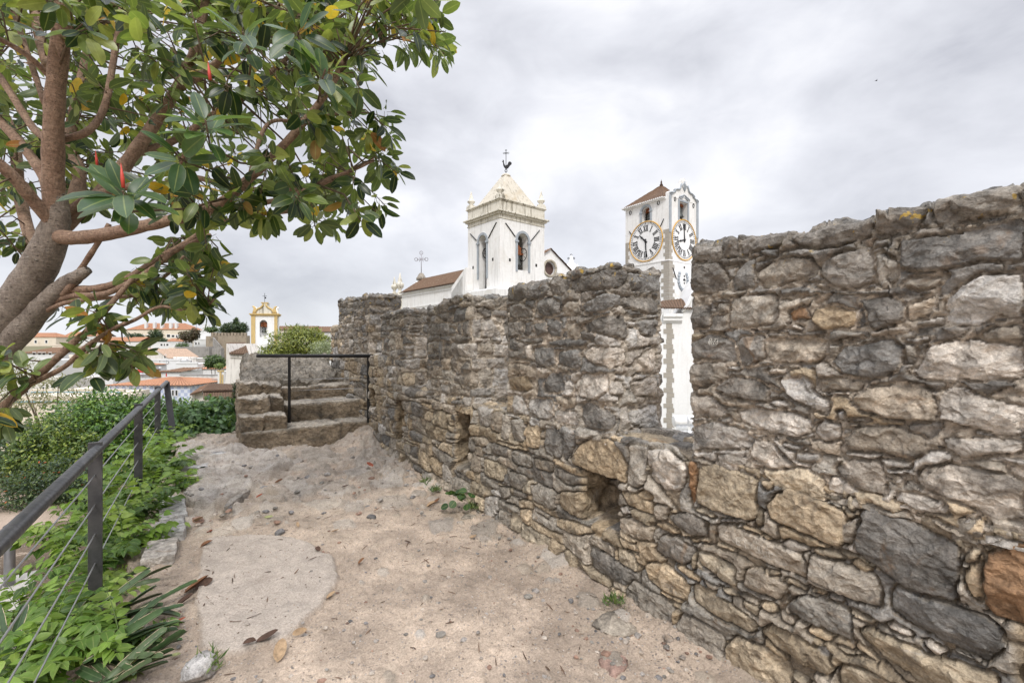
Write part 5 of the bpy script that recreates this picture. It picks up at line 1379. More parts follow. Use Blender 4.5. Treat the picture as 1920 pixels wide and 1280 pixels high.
BR = [([(104, 420, 3.45), (100, 330, 3.35), (102, 200, 3.2), (114, 70, 3.1), (124, -70, 3.0)], 17, 13),
      ([(104, 425, 3.45), (62, 375, 3.3), (15, 322, 3.15), (-60, 262, 3.0)], 12, 9),
      ([(98, 405, 3.45), (84, 335, 3.5), (32, 262, 3.6), (-40, 190, 3.7)], 10, 7),
      ([(90, 262, 3.3), (60, 237, 3.4), (0, 145, 3.5), (-50, 90, 3.6)], 7, 5),
      ([(92, 142, 3.2), (52, 105, 3.1), (0, 74, 3.0), (-40, 60, 2.9)], 5.5, 4),
      ([(84, 195, 3.3), (56, 112, 3.4), (14, -10, 3.5)], 5, 4), ([(92, 130, 3.4), (72, 60, 3.7), (58, -30, 3.9)], 9, 7),
      ([(112, 262, 3.35), (165, 246, 3.4), (196, 200, 3.5), (211, 125, 3.6), (226, 30, 3.7), (236, -40, 3.8)], 7, 4),
      ([(88, 440, 3.48), (140, 446, 3.42), (205, 438, 3.35), (273, 423, 3.25), (350, 405, 3.2), (410, 384, 3.15), (467, 335, 3.1), (520, 284, 3.1), (567, 233, 3.1), (620, 163, 3.1), (650, 105, 3.15)], 14, 4.5),
      ([(405, 386, 3.15), (500, 379, 3.2), (562, 362, 3.3), (610, 338, 3.4), (660, 320, 3.5)], 5.5, 3),
      ([(95, 445, 3.55), (140, 405, 3.62), (200, 352, 3.8), (250, 288, 3.9), (293, 227, 4.0), (333, 165, 4.0), (361, 105, 4.0), (381, 25, 4.0), (390, -40, 4.0)], 14, 6),
      ([(333, 166, 4.0), (382, 138, 3.8), (428, 100, 3.6), (470, 65, 3.5), (560, 0, 3.4), (640, -40, 3.4)], 7, 4),
      ([(110, 410, 3.5), (165, 372, 3.6), (230, 352, 3.6), (327, 343, 3.6), (367, 333, 3.6), (450, 353, 3.6), (567, 355, 3.7), (640, 328, 3.8), (700, 300, 3.9)], 7, 3.5),
      ([(100, 440, 3.55), (138, 385, 3.9), (148, 320, 4.2), (130, 260, 4.4), (160, 120, 4.6), (170, 20, 4.7)], 14, 6),
      ([(95, 562, 3.58), (130, 545, 3.55), (192, 539, 3.5), (240, 521, 3.5), (296, 485, 3.5), (344, 458, 3.55), (392, 427, 3.6), (450, 408, 3.7), (560, 395, 3.8)], 8, 3),
      ([(92, 572, 3.58), (130, 555, 3.55), (192, 552, 3.45), (240, 531, 3.4), (292, 499, 3.4), (330, 470, 3.4), (395, 440, 3.4)], 6.5, 3.5),
      ([(88, 582, 3.58), (130, 566, 3.52), (220, 557, 3.5), (261, 552, 3.5), (292, 531, 3.5), (320, 509, 3.5), (345, 480, 3.5)], 4, 2.5),
      ([(118, 552, 3.55), (134, 535, 3.5), (151, 506, 3.5), (182, 458, 3.4), (205, 420, 3.4)], 6, 4),
      ([(-130, 880, 3.2), (-60, 815, 3.2), (0, 766, 3.2), (55, 719, 3.2), (137, 643, 3.2), (165, 619, 3.2), (213, 564, 3.25), (250, 520, 3.3)], 9, 4),
      ([(158, 626, 3.2), (220, 612, 3.2), (254, 599, 3.2), (299, 575, 3.2), (344, 581, 3.2), (385, 575, 3.2), (402, 560, 3.2)], 4, 1.6),
      ([(50, 723, 3.2), (120, 688, 3.15), (157, 653, 3.1), (205, 620, 3.1), (235, 605, 3.1)], 5, 3),
      ([(140, 668, 3.12), (162, 662, 3.1), (176, 640, 3.1), (215, 645, 3.1)], 3, 2),
      ([(330, 343, 3.6), (360, 250, 3.3), (395, 215, 3.1), (450, 195, 3.0)], 4, 2.5),
      ([(250, 288, 3.9), (330, 262, 4.2), (420, 200, 4.5), (490, 150, 4.6), (560, 90, 4.7)], 7, 3.5),
      ([(467, 335, 3.1), (500, 235, 3.3), (560, 226, 3.4), (640, 212, 3.5)], 4, 2.5),
      ([(60, 560, 3.6), (70, 500, 4.2), (40, 380, 4.6), (20, 240, 4.8), (-40, 150, 5)], 12, 6)]
for p, r0, r1 in BR:
    m = MB(); put(m, p, r0, r1, 12, .09); m.build('branch', M_BRANCH, tree)
SP_ = np.array([s[0] for s in samples]); SRr = np.array([s[1] for s in samples])
def inside(poly, x, y):
    ins = False; n = len(poly)
    for i in range(n):
        (x0, y0), (x1, y1) = poly[i], poly[(i + 1) % n]
        if (y0 > y) != (y1 > y) and x < (x1 - x0) * (y - y0) / (y1 - y0) + x0: ins = not ins
    return ins
REG = [([(-80, -80), (800, -80), (835, 50), (850, 95), (825, 120), (750, 105), (712, 170), (735, 255), (750, 290), (735, 330), (690, 345), (680, 395), (705, 425), (600, 440), (530, 415), (430, 425), (330, 415), (230, 400), (150, 385), (60, 390), (-80, 440)], 470, (2.7, 5.6)),
       ([(-80, -80), (800, -80), (820, 40), (700, 80), (560, 60), (420, 50), (200, 30), (-80, 30)], 80, (2.6, 5.2)),
       ([(280, 430), (400, 450), (412, 500), (400, 560), (330, 588), (240, 565), (190, 590), (120, 590), (200, 540), (290, 505)], 38, (3.0, 4.2)),
       ([(110, 585), (230, 590), (265, 650), (255, 700), (205, 690), (150, 670), (100, 640)], 7, (3.0, 3.4)),
       ([(-60, 660), (40, 665), (35, 720), (-50, 740)], 7, (2.9, 3.3)), ([(-40, 770), (50, 775), (45, 800), (-40, 800)], 3, (2.7, 3.0)),
       ([(-60, 440), (60, 380), (40, 470), (-60, 520)], 10, (4.0, 5.2))]
tips = []; twg = MB()
for poly, n, (d0, d1) in REG:
    xs = [p[0] for p in poly]; ys = [p[1] for p in poly]; k = 0
    while k < n:
        x, y = rng.uniform(min(xs), max(xs)), rng.uniform(min(ys), max(ys))
        if not inside(poly, x, y): continue
        Y = rng.uniform(d0, d1); Y = rng.uniform(3.55, 5.4) if (x < 250 and 60 < y < 430 and Y < 3.5) else Y; P = np.array(at(x, y, Y)); tips.append((P, 1.0)); k += 1
for x, y, Y, s in ((708, 400, 3.5, 1.), (722, 385, 3.6, .9), (735, 300, 3.6, 1.), (745, 325, 3.5, .9), (820, 90, 3.3, 1.), (790, 60, 3.3, 1.), (835, 60, 3.2, 1.), (650, 380, 3.5, 1.), (590, 425, 3.6, 1.), (725, 240, 3.5, 1.), (740, 225, 3.6, .9), (415, 500, 3.3, .9), (395, 560, 3.2, .9), (385, 590, 3.2, .7), (255, 660, 3.15, 1.), (215, 665, 3.1, 1.), (170, 680, 3.05, 1.1), (250, 690, 3.15, .9)): tips.append((np.array(at(x, y, Y)), s))
fine = random.Random(3)
new = []
for P, s in sorted(tips, key=lambda q: -len(tips)):
    d = np.linalg.norm(SP_ - P, axis=1) + rng.uniform(0, .25, len(SP_)) ; i = int(np.argmin(d)); A = SP_[i]
    mid = (A + P) / 2 + np.array([0, 0, .12 * np.linalg.norm(P - A)]) + rng.normal(0, .03, 3)
    pts = [A, (A * .6 + mid * .5 - A * .1) if False else A * .55 + mid * .45, mid, mid * .45 + P * .55, P]
    ln = np.linalg.norm(P - A); r = min(SRr[i] * .7, .004 + .006 * ln)
    twg.tube(pts, [r, r * .9, r * .75, r * .6, .0035], 5); new.append((P, unit(P - mid), s))
# leaves set spirally round each twig tip
B, D, U, L, Wd, Cc, Cu = ([] for _ in range(7))
GREENS = [(.018, .038, .013), (.045, .078, .020), (.115, .16, .034), (.24, .27, .07), (.55, .34, .03), (.32, .14, .03)]
GP = [.32, .26, .22, .16, .030, .010]
def cluster(P, dr, s, n, size, cols=GREENS, probs=GP, spread=.9, droop=.35):
    for k in range(n):
        a = k * 2.4 + rng.uniform(-.3, .3); f = k / n
        o = unit(np.cross(dr, [.3, .2, 1.])); o2 = np.cross(dr, o)
        out = o * math.cos(a) + o2 * math.sin(a)
        d = unit(dr * (.25 + .7 * f * rng.uniform(.4, 1.2)) + out * spread + np.array([0, 0, -droop * rng.uniform(.3, 1.6)]))
        b = P - dr * (.13 * (1 - f)) * s + out * .004
        up = unit(dr * .9 + np.array([0, 0, .9]) - out * .2 + rng.normal(0, .25, 3))
        pet = .035 * s
        l = size * s * rng.uniform(.72, 1.15)
        B.append(b + d * pet); D.append(d); U.append(up); L.append(l); Wd.append(l * rng.uniform(.19, .28)); Cu.append(rng.uniform(-.12, .42))
        Cc.append(np.array(cols[rng.choice(len(cols), p=probs)]) * rng.uniform(.8, 1.25))
        twg.tube([b, b + d * pet * 1.15], .0016, 3, cap=False)
for P, dr, s in new: cluster(P, unit(dr + rng.normal(0, .35, 3)), s, int(rng.integers(6, 11)), .145)
# two big rosettes close to the viewer
HG = [(.040, .085, .030), (.060, .115, .038), (.085, .15, .045)]
for (x, y, Y, dr, n, sz) in ((230, 358, 2.35, (.35, -.75, .45), 15, .20), (385, 225, 2.5, (.25, -.6, .55), 13, .20), (335, 295, 2.5, (.2, -.5, -.1), 8, .19), (610, 130, 2.6, (.3, -.4, .2), 10, .18), (455, 60, 2.6, (.1, -.5, .2), 10, .18), (560, 60, 2.5, (.2, -.4, -.2), 10, .18)):
    P = np.array(at(x, y, Y)); dr = unit(np.array(dr)); cluster(P, dr, 1., n, sz, HG, [.4, .4, .2], 1.0, .22)
    i = int(np.argmin(np.linalg.norm(SP_ - P, axis=1))); A = SP_[i]; twg.tube([A, A * .5 + P * .5 - dr * .12, P - dr * .15, P], [.008, .007, .006, .005], 6)
twg.build('twigs', M_TWIG, tree)
leaves('foliage', B, D, U, L, Wd, Cc, M_LEAF, FULL, np.array(Cu), .22, tree)
for x, y, Y, h in ((231, 352, 2.3, .125), (394, 150, 2.48, .10), (182, 310, 3.3, .11)):
    m = MB(); c = at(x, y, Y); m.tube([c, c + Vector((-.004, 0, h * .4)), c + Vector((-.012, .0, h))], [.008, .009, .001], 7); m.build('leaf_bud', plain('red_sheath', (.50, .06, .04), .5, var=.2), tree)
# ------------------------------------------------------------------ garden bushes beyond the path
def mass(parent, rng, blobs, n, size, cols, probs, m=None, aspect=.45, name='foliage', shell=.55, droop=.2, prof=LITE):
    """leaf cloud filling several lumpy blobs (centre, radii)"""
    vol = np.array([b[1][0] * b[1][1] + b[1][0] * b[1][2] + b[1][1] * b[1][2] for b in blobs]); pick = rng.choice(len(blobs), n, p=vol / vol.sum())
    c = np.array([b[0] for b in blobs], float)[pick]; r = np.array([b[1] for b in blobs], float)[pick]
    d = rnd_dir(rng, n)
    lump = 1 + .42 * fbm(d[:, 0] + pick * 3.1, d[:, 1], d[:, 2], 2.4, 3) + .12 * fbm(d[:, 0] + pick, d[:, 1], d[:, 2], 7., 2)
    rad = (shell + (1 - shell) * rng.uniform(0, 1, n) ** .6) * lump
    P = c + d * r * rad[:, None]
    dr = unit(d * .7 + rnd_dir(rng, n) * .9 + np.array([0, 0, -droop])); up = unit(d + np.array([0, 0, .7]) + rnd_dir(rng, n) * .5)
    l = size * rng.uniform(.6, 1.3, n)
    return leaves(name, P, dr, up, l, l * aspect * .5, pal(rng, n, cols, probs), m or M_BUSH, prof, .2, .2, parent)
def stems(parent, base, tops, r, m=None, name='stem'):
    mb = MB(); base = Vector(base)
    for t in tops:
        t = Vector(t); mid = base * .5 + t * .5 + Vector((0, 0, .1)) * (t - base).length
        mb.tube([base, mid, t], [r, r * .7, r * .25], 6)
    return mb.build(name, m or M_TWIG, parent)
G1 = [(.025, .062, .014), (.055, .125, .022), (.11, .215, .032), (.20, .31, .05)]
def bush(nm, label, group, blobs, n, size, cols, probs, seed, aspect=.5, m=None, prof=LITE, gz=-1.0):
    r_ = np.random.default_rng(seed); c = np.mean([b[0] for b in blobs], 0)
    ro = root(nm, (c[0], c[1], gz), label, 'bush', group)
    mass(ro, r_, blobs, n, size, cols, probs, m, aspect, prof=prof)
    stems(ro, (c[0], c[1], gz - .1), [b[0] for b in blobs], .035)
    return ro
def bl(x, y, Y, rx, ry, rz): return (np.array(at(x, y, Y)), (rx, ry, rz))
GB = 'green bushes of the lower garden'
bush('bush', 'tall bright green bush behind the handrail, left of the rail end', GB, [bl(235, 800, 8.8, .62, .6, .55), bl(200, 770, 9.0, .5, .5, .4), bl(275, 775, 8.8, .5, .5, .42), bl(245, 850, 8.5, .6, .5, .5), bl(150, 785, 9.2, .55, .5, .38)], 15000, .075, G1, [.2, .35, .3, .15], 31)
bush('bush', 'yellow green bush in the middle of the garden hedge', GB, [bl(120, 815, 8.6, .5, .5, .42), bl(85, 850, 8.4, .6, .5, .45), bl(165, 850, 8.2, .5, .45, .45)], 11000, .066, [(.035, .07, .013), (.08, .13, .020), (.16, .22, .032), (.27, .31, .055)], [.3, .35, .25, .10], 32)
bush('bush', 'dark green bush at the left edge under the tree', GB, [bl(10, 850, 8.8, .8, .6, .65), bl(-70, 830, 9.0, .8, .6, .7), bl(50, 880, 8.4, .6, .5, .5), bl(-140, 850, 8.8, .8, .6, .7)], 13000, .066, [(.02, .045, .016), (.04, .08, .022), (.07, .12, .03)], [.4, .4, .2], 33)
bush('bush', 'low dark bush with orange blooms beside the dirt court', GB, [bl(110, 905, 7.7, .55, .45, .42), bl(60, 925, 7.5, .5, .4, .32), bl(160, 905, 7.6, .45, .4, .4), bl(215, 910, 7.6, .5, .4, .38)], 13000, .05, [(.02, .045, .018), (.05, .085, .025), (.10, .14, .04), (.40, .09, .02)], [.42, .38, .185, .015], 34)
FIG = ((0, .08), (.25, .55), (.38, .35), (.55, 1.), (.68, .5), (.8, .6), (1., .05))
bush('fig_bush', 'broad leaved green fig bush between the rail end and the stone steps', None, [bl(390, 800, 8.6, .5, .5, .5), bl(425, 782, 8.8, .4, .4, .34), bl(350, 788, 8.9, .45, .4, .34), bl(380, 840, 8.3, .55, .4, .35), bl(330, 810, 8.6, .4, .4, .42), bl(430, 825, 8.2, .3, .4, .4)], 6500, .115, [(.030, .075, .028), (.055, .125, .04), (.09, .18, .06), (.15, .24, .08)], [.28, .38, .24, .1], 35, .62, M_SOFT, FIG)
bush('bush', 'small leafy green bush in front of the tiled chapel roof', GB, [bl(300, 795, 9.6, .5, .5, .4), bl(360, 772, 10.2, .5, .5, .26), bl(420, 768, 10.4, .45, .5, .26)], 8000, .06, G1, [.2, .35, .3, .15], 36)
# ------------------------------------------------------------------ feathery plants and strap leaves under the railing
FG = [(.055, .115, .020), (.10, .185, .028), (.17, .275, .042), (.26, .36, .075)]
LANCE = ((0, .05), (.14, .72), (.36, 1.), (.62, .78), (.85, .32), (1., .01))
def pinnate(u, v, z, n, ln, seed, label, group='feathery green plants under the railing', lean=(0, 0)):
    r_ = np.random.default_rng(seed); b0 = np.array(uvz(u, v, z)); ro = root('leafy_plant', b0, label, 'plant', group)
    Bq, Dq, Uq, Lq, Wq, Cq = ([] for _ in range(6)); st = MB()
    for k in range(n):
        a = 2.4 * k + r_.uniform(-.4, .4); el = r_.uniform(.35, 1.15); l = ln * r_.uniform(.6, 1.15)
        h = np.array([math.cos(a), math.sin(a), 0]); d0 = unit(h * math.cos(el) + np.array([lean[0], lean[1], math.sin(el)]))
        base = b0 + np.array([r_.normal(0, .04), r_.normal(0, .04), r_.uniform(0, .10)]); pts = []; p = base.copy(); d = d0.copy()
        for s in range(8): pts.append(p.copy()); p = p + d * l / 7; d = unit(d + np.array([0, 0, -.13]) + h * .03)
        st.tube(pts, [.003] * 4 + [.002] * 4, 4)
        sh = pal(r_, 1, FG, [.2, .35, .3, .15], .15)[0]
        for s in range(2, 8):
            t = unit(pts[s] - pts[s - 1]); side = unit(np.cross(t, [0, 0, 1.]))
            for sg in ((-1, 1) if s < 7 else (-1, 0, 1)):
                dd = unit(side * sg * 1. + t * (.55 if sg else 1.) + np.array([0, 0, -.15]) + r_.normal(0, .1, 3)); q = ln * .235 * r_.uniform(.75, 1.2) * (1. if 3 < s < 7 else .8)
                Bq.append(pts[s] + dd * .006); Dq.append(dd); Uq.append(np.array([0, 0, 1.]) + r_.normal(0, .5, 3)); Lq.append(q); Wq.append(q * .31); Cq.append(sh * r_.uniform(.8, 1.2))
    st.build('stem', plain('green_stem', (.10, .15, .04), .6), ro)
    leaves('leaflets', Bq, Dq, Uq, Lq, Wq, Cq, M_SOFT, LANCE, .35, .28, ro)
def pl(x, y, z, *a, **k):
    p = gnd(x, y, z); u, v = to_uv(p); pinnate(u, v, z, *a, **k)
pl(120, 1215, -.05, 26, .34, 1, 'feathery bright plant nearest the camera among strap leaves')
pl(215, 1240, -.05, 15, .30, 2, 'small feathery plant right of the nearest handrail section')
pl(60, 1300, -.1, 18, .36, 3, 'feathery plant cut by the bottom edge of the photo')
pl(175, 1075, -.12, 26, .36, 4, 'feathery plant hugging the foot of the nearest rail post')
pl(120, 1030, -.2, 24, .40, 5, 'feathery plant leaning over the lower dirt court')
pl(235, 1035, -.05, 26, .36, 6, 'lush feathery plant spilling over the kerb stones')
pl(265, 985, -.05, 26, .38, 7, 'lush feathery plant beside the flat kerb slabs')
pl(215, 965, -.15, 26, .42, 8, 'feathery plant behind the lush ones, left of the kerb slabs')
pl(300, 930, -.04, 26, .40, 9, 'feathery plant whose tips reach the red leaf on the path')
pl(255, 910, -.12, 24, .44, 10, 'feathery plant at the second rail post')
pl(318, 893, -.04, 24, .42, 11, 'feathery plant near the rail end beside the pale slab')
pl(280, 875, -.1, 22, .48, 12, 'feathery plant between the last two rail posts')
pl(300, 850, -.1, 20, .50, 13, 'farthest feathery plant, at the foot of the rail end')
pl(160, 1140, -.15, 20, .34, 14, 'feathery plant over the pale pavement corner')
pl(40, 1180, -.35, 18, .38, 15, 'feathery plant left of the handrail above the pavement')
def f_strap(t, p):
    e = t.attr('mid', 'Fac'); c = t.mix(1, t.attr('col'), t.ramp(t.noise(t.pos(), 30, 5, .7), (.3, .7), (.7, 1.25)), 'MULTIPLY')
    dry_ = t.math('MULTIPLY', t.ramp(e, (.86, 0.), (.95, 1.)), t.ramp(t.noise(t.pos(), 14, 3, .6), (.45, 0.), (.55, 1.)))
    c = t.mix(dry_, c, (.50, .40, .28)); c = t.mix(t.math('MULTIPLY', t.ramp(e, (.03, 1.), (.09, 0.)), .35), c, (.20, .24, .13))
    t.to(c, p.inputs['Base Color']); p.inputs['Roughness'].default_value = .42
M_STRAP = mat('strap_leaf', f_strap)
STR = ((0, .75), (.12, .92), (.25, .88), (.4, 1.), (.55, .93), (.7, 1.), (.82, .92), (.93, .84), (.985, .6), (1., .12))
def strap(x, y, z, n, ln, seed, label, heading, sp=.8):
    r_ = np.random.default_rng(seed); b0 = np.array(gnd(x, y, z)); ro = root('strap_plant', b0, label, 'plant', 'strap leaved plants at the path edge')
    for k in range(n):
        a = heading + r_.uniform(-sp, sp); el = r_.uniform(.05, .65); h = np.array([math.cos(a) * math.cos(el), math.sin(a) * math.cos(el), math.sin(el)])
        c = pal(r_, 1, [(.035, .066, .024), (.055, .095, .034), (.085, .125, .05)], [.4, .4, .2])
        l = ln * r_.uniform(.6, .98)
        leaves('strap_leaf', [b0 + r_.normal(0, .05, 3) * np.array([1, 1, .3])], [h], [np.array([0, 0, 1.]) + r_.normal(0, .5, 3)], [l], [l * r_.uniform(.055, .08)], c, M_STRAP, STR, r_.uniform(-.02, .16), .75, ro)
strap(195, 1165, .02, 9, .42, 1, 'fan of long strap leaves pointing over the path', R(20), .9)
strap(170, 1240, .02, 10, .46, 2, 'dark strap leaves crossing the bottom left corner', R(20), 1.1)
strap(235, 1095, .02, 6, .32, 3, 'pale edged strap leaves below the kerb slabs', R(5), .6)
strap(35, 1225, -.1, 8, .40, 4, 'broad strap leaves under the handrail at the left edge', R(120), .8)
strap(200, 1290, .0, 8, .42, 5, 'strap leaves at the bottom edge with curled dry tips', R(10), .9)
strap(335, 898, .02, 3, .26, 6, 'single strap leaf tuft by the pale slab near the rail end', R(40), .4)
# ------------------------------------------------------------------ weeds at the foot of the wall
r_ = np.random.default_rng(8); wd = root('wall_weed', gnd(862, 945, .03), 'small round leaved green weed at the foot of the wall', 'plant')
Bq = np.array([np.array(at(838 + r_.uniform(0, 48), 922 + r_.uniform(0, 26) - (0 if i % 3 else 8), 4.35 + r_.uniform(-.05, .1))) for i in range(16)])
ROUND = ((0, .3), (.15, .8), (.4, 1.05), (.7, .95), (.9, .55), (1., .1))
leaves('leaf', Bq, rnd_dir(r_, 16) + np.array([0, -.5, .2]), np.tile([0, -.5, 1.], (16, 1)) + r_.normal(0, .3, (16, 3)), np.full(16, .075), np.full(16, .038), pal(r_, 16, [(.035, .08, .025), (.06, .12, .035)], [.5, .5]), M_SOFT, ROUND, .1, .1, wd)
for i, (x, y, lb) in enumerate(((800, 905, 'tiny grass tuft in the wall foot left of the round leaved weed'), (888, 952, 'tiny grass tuft just right of the round leaved weed'), (395, 1245, 'little green tuft beside the loose pale stone'), (1150, 1130, 'little green sprig under the recess in the wall'), (625, 700, 'tuft of grass growing on the rocky ledge'), (815, 920, 'tiny grass tuft between the wall stones and the weed'))):
    Y = 9.3 if y == 700 else None; c = np.array(at(x, y, Y)) if Y else np.array(gnd(x, y, .04)); ro = root('grass_tuft', c, lb, 'grass tuft', 'grass tufts in the cracks'); n = 60
    dd = rnd_dir(r_, n) * np.array([1, 1, .3]) + np.array([0, 0, .8]); leaves('blades', c + r_.normal(0, .03, (n, 3)) * np.array([1, 1, .2]), dd, rnd_dir(r_, n), r_.uniform(.03, .09, n) * (1.6 if Y else 1), np.full(n, .006), pal(r_, n, [(.06, .11, .03), (.13, .18, .05)], [.5, .5]), M_BUSH, LITE, .3, .1, ro)
# ------------------------------------------------------------------ the town below
M_WHITE = mat('house_white', lambda t, p: f_plaster(t, p, 0, .4, (.70, .70, .70), (.50, .51, .46)))
M_OLDW = mat('weathered_wall', lambda t, p: f_plaster(t, p, .5, .8, (.70, .67, .63), (.36, .33, .30)))
M_CREAM = mat('cream_wall', lambda t, p: f_plaster(t, p, .12, .7, (.72, .64, .53), (.48, .40, .31)))
M_GREYW = mat('sooty_wall', lambda t, p: f_plaster(t, p, .5, .9, (.30, .285, .27), (.14, .13, .12)))
M_CASTLE = mat('castle_stone', lambda t, p: f_plaster(t, p, .75, .9, (.33, .275, .21), (.13, .115, .095)))
M_WIN = plain('window_dark', (.04, .042, .045), .25, 0, .2, 2)
M_YEL = plain('yellow_paint', (.54, .40, .18), .75, var=.12, scale=2)
M_RED = plain('red_paint', (.50, .03, .03), .6)
M_BLUE = plain('blue_paint', (.22, .42, .55), .6)
def f_azul(t, p):
    v = t.map(t.obj(), (1, 1, 1)); ch = t.n('ShaderNodeTexChecker', {0: v, 'Scale': 2.2, 1: (.62, .66, .74, 1), 2: (.40, .46, .62, 1)}).outputs[0]
    t.to(ch, p.inputs['Base Color']); p.inputs['Roughness'].default_value = .3
M_AZUL = mat('patterned_tiles', f_azul)
def zat(y, Y): return EYE + (HZ - y) * Y / FPX
def house(label, x0, x1, yt, yb, Y, dep, m=None, roof=None, yr=None, wins=(), extra=None, slant=0., tile=None, name='house', cat='house', group='houses of the town below'):
    m = m or M_WHITE; a, b = at(x0, yb, Y), at(x1, yb, Y + slant)
    zb = min(a.z, float(terrain_z((a.x + b.x) / 2, Y))) - 1.5; zt = zat(yt, Y)
    d = Vector((a.x / Y, 1, 0)); e = Vector((b.x - a.x, b.y - a.y, 0)); L = e.length; en = e / L; dn = Vector((-en.y, en.x, 0))
    ro = root(name, (a.x + e.x / 2, a.y + e.y / 2, zb), label, cat, group)
    A, B_, C_, D_ = a, a + e, a + e + dn * dep, a + dn * dep
    q = lambda p, z: Vector((p.x, p.y, z))
    w = MB(); w.hexa([q(p, zb) for p in (A, B_, C_, D_)] + [q(p, zt) for p in (A, B_, C_, D_)])
    tl = tile or M_TILE_NEW; n = max(4, int(L / .5)); o = .35
    zr = zat(yr, Y + dep / 2) if yr else None
    E = [q(A - en * o - dn * o, zt), q(B_ + en * o - dn * o, zt), q(C_ + en * o + dn * o, zt), q(D_ - en * o + dn * o, zt)]
    if roof == 'flat':
        w.hexa([q(p, zt) for p in (A - en * .1 - dn * .1, B_ + en * .1 - dn * .1, B_ + en * .1 + dn * .25, A - en * .1 + dn * .25)] + [q(p, zt + .45) for p in (A - en * .1 - dn * .1, B_ + en * .1 - dn * .1, B_ + en * .1 + dn * .25, A - en * .1 + dn * .25)])
    if roof == 'gable_front':
        mid = (A + B_) / 2; w.prism([q(A, zt), q(B_, zt), q(mid, zr)], dn * dep)
    w.build('wall', m, ro)
    if roof == 'hip':
        k = min(dep / 2, L / 2 * .9); R0, R1 = q(A + en * k + dn * dep / 2, zr), q(B_ - en * k + dn * dep / 2, zr)
        rows = 6
        for c in ((E[0], E[1], R1, R0), (E[1], E[2], R1, R1), (E[2], E[3], R0, R1), (E[3], E[0], R0, R0)): tiles('roof', *c, max(4, int((c[1] - c[0]).length / .5)), rows, tl, .09, ro)
    elif roof == 'gable':
        R0, R1 = q(A - en * o + dn * dep / 2, zr), q(B_ + en * o + dn * dep / 2, zr)
        tiles('roof', E[0], E[1], R1, R0, n, 6, tl, .09, ro); tiles('roof', E[2], E[3], R0, R1, n, 6, tl, .09, ro)
    elif roof == 'shed':
        tiles('roof', E[0], E[1], q(E[2], zr), q(E[3], zr), n, 6, tl, .09, ro)
    elif roof == 'gable_front':
        mid = (A + B_) / 2; R0, R1 = q(mid - dn * .3, zr + .1), q(mid + dn * (dep + .3), zr + .1)
        tiles('roof', E[3] + dn * 0, E[0], R0, R1, max(4, int(dep / .5)), 6, tl, .09, ro); tiles('roof', E[1], E[2], R1, R0, max(4, int(dep / .5)), 6, tl, .09, ro)
    f = lambda x, y, dd: Vector((0, 0, zat(y, Y))) + q(A + e * ((x - x0) / (x1 - x0)) - dn * dd, 0)
    for k, wn_ in enumerate(wins):
        u0, u1, v0, v1 = wn_[:4]; mm_ = wn_[4] if len(wn_) > 4 else M_WIN; px = Y / FPX
        fr = MB(); fw = .9
        for (p0, p1, r0, r1) in ((u0 - fw, u1 + fw, v0 - fw, v0), (u0 - fw, u1 + fw, v1, v1 + fw), (u0 - fw, u0, v0, v1), (u1, u1 + fw, v0, v1)): fr.hexa([f(x, y, dd) for y in (r1, r0) for x, dd in ((p0, -.02), (p1, -.02), (p1, .07), (p0, .07))])
        wo = fr.build('door' if mm_ is M_RED else 'window', M_CLEAN)
        pn = MB(); pn.hexa([f(x, y, dd) for y in (v1, v0) for x, dd in ((u0, -.02), (u1, -.02), (u1, .03), (u0, .03))])
        if mm_ is M_WIN and u1 - u0 > 4:
            pass
        adopt(ro, wo); po = pn.build('pane', mm_); po.data.transform(Matrix.Translation(ro.location).inverted()); po.parent = wo
    if extra: extra(ro, f, q, (A, B_, C_, D_), en, dn, zt, zr)
    return ro
def chimney(*xs):
    def fn(ro, f, q, cs, en, dn, zt, zr):
        for x, y, w_, h in xs:
            c = f(x, y, 0) + dn * 2; m = MB(); m.hexa([c + en * i * w_ / 2 + dn * j * w_ / 2 + Vector((0, 0, z)) for z in (-1.5, h) for i, j in ((-1, -1), (1, -1), (1, 1), (-1, 1))]); m.build('chimney', M_WHITE, ro)
    return fn
# far hill
W_ = [(x, x + 4.2, 628, 633) for x in (258, 266, 276, 287, 297, 330, 340)] + [(313, 319, 627, 632), (322, 327, 628, 632), (333, 336, 629, 634)]
house('long white block on the far hill with an orange tiled roof', 236, 353, 618, 645, 320, 16, M_CREAM, 'hip', 606, W_, chimney((270, 612, 1.6, 3), (286, 612, 1.6, 3), (300, 613, 1.8, 3), (317, 614, 1.8, 3), (327, 614, 1.6, 3)))
house('white blocky villa with small terrace walls beside the brown tree', 371, 395, 620, 650, 260, 9, M_WHITE, 'flat', None, [(372.5, 375.5, 625, 634), (383, 386, 640, 645), (389, 391.5, 641, 646)], chimney((379, 618, 1.4, 3.2), (386, 617, 1.2, 2.5)))
house('lower white terrace below the blocky villa', 363, 388, 637, 652, 255, 5, M_WHITE, 'flat', None, [(366, 369, 642, 646), (372, 374, 641, 646)])
house('small white house on the hill slope with an orange shed roof', 305, 343, 640, 655, 270, 8, M_WHITE, 'shed', 634, [(310, 313, 643, 647), (322, 325, 643, 647)])
house('far white house just above the rubber tree leaves', 120, 190, 630, 650, 330, 12, M_WHITE, 'gable', 622, [(130, 134, 636, 641), (150, 154, 636, 641), (170, 174, 636, 641)])
house('far cream house with pink roof behind the tree trunk', 30, 105, 632, 655, 300, 12, M_CREAM, 'hip', 624, [(45, 49, 638, 643), (65, 69, 638, 643), (85, 89, 638, 643)])
house('distant white house with brown roof right of the yellow tower', 590, 640, 622, 640, 110, 7, M_WHITE, 'gable', 612.5, [(600, 603, 626, 632)], tile=M_TILE_BRN)
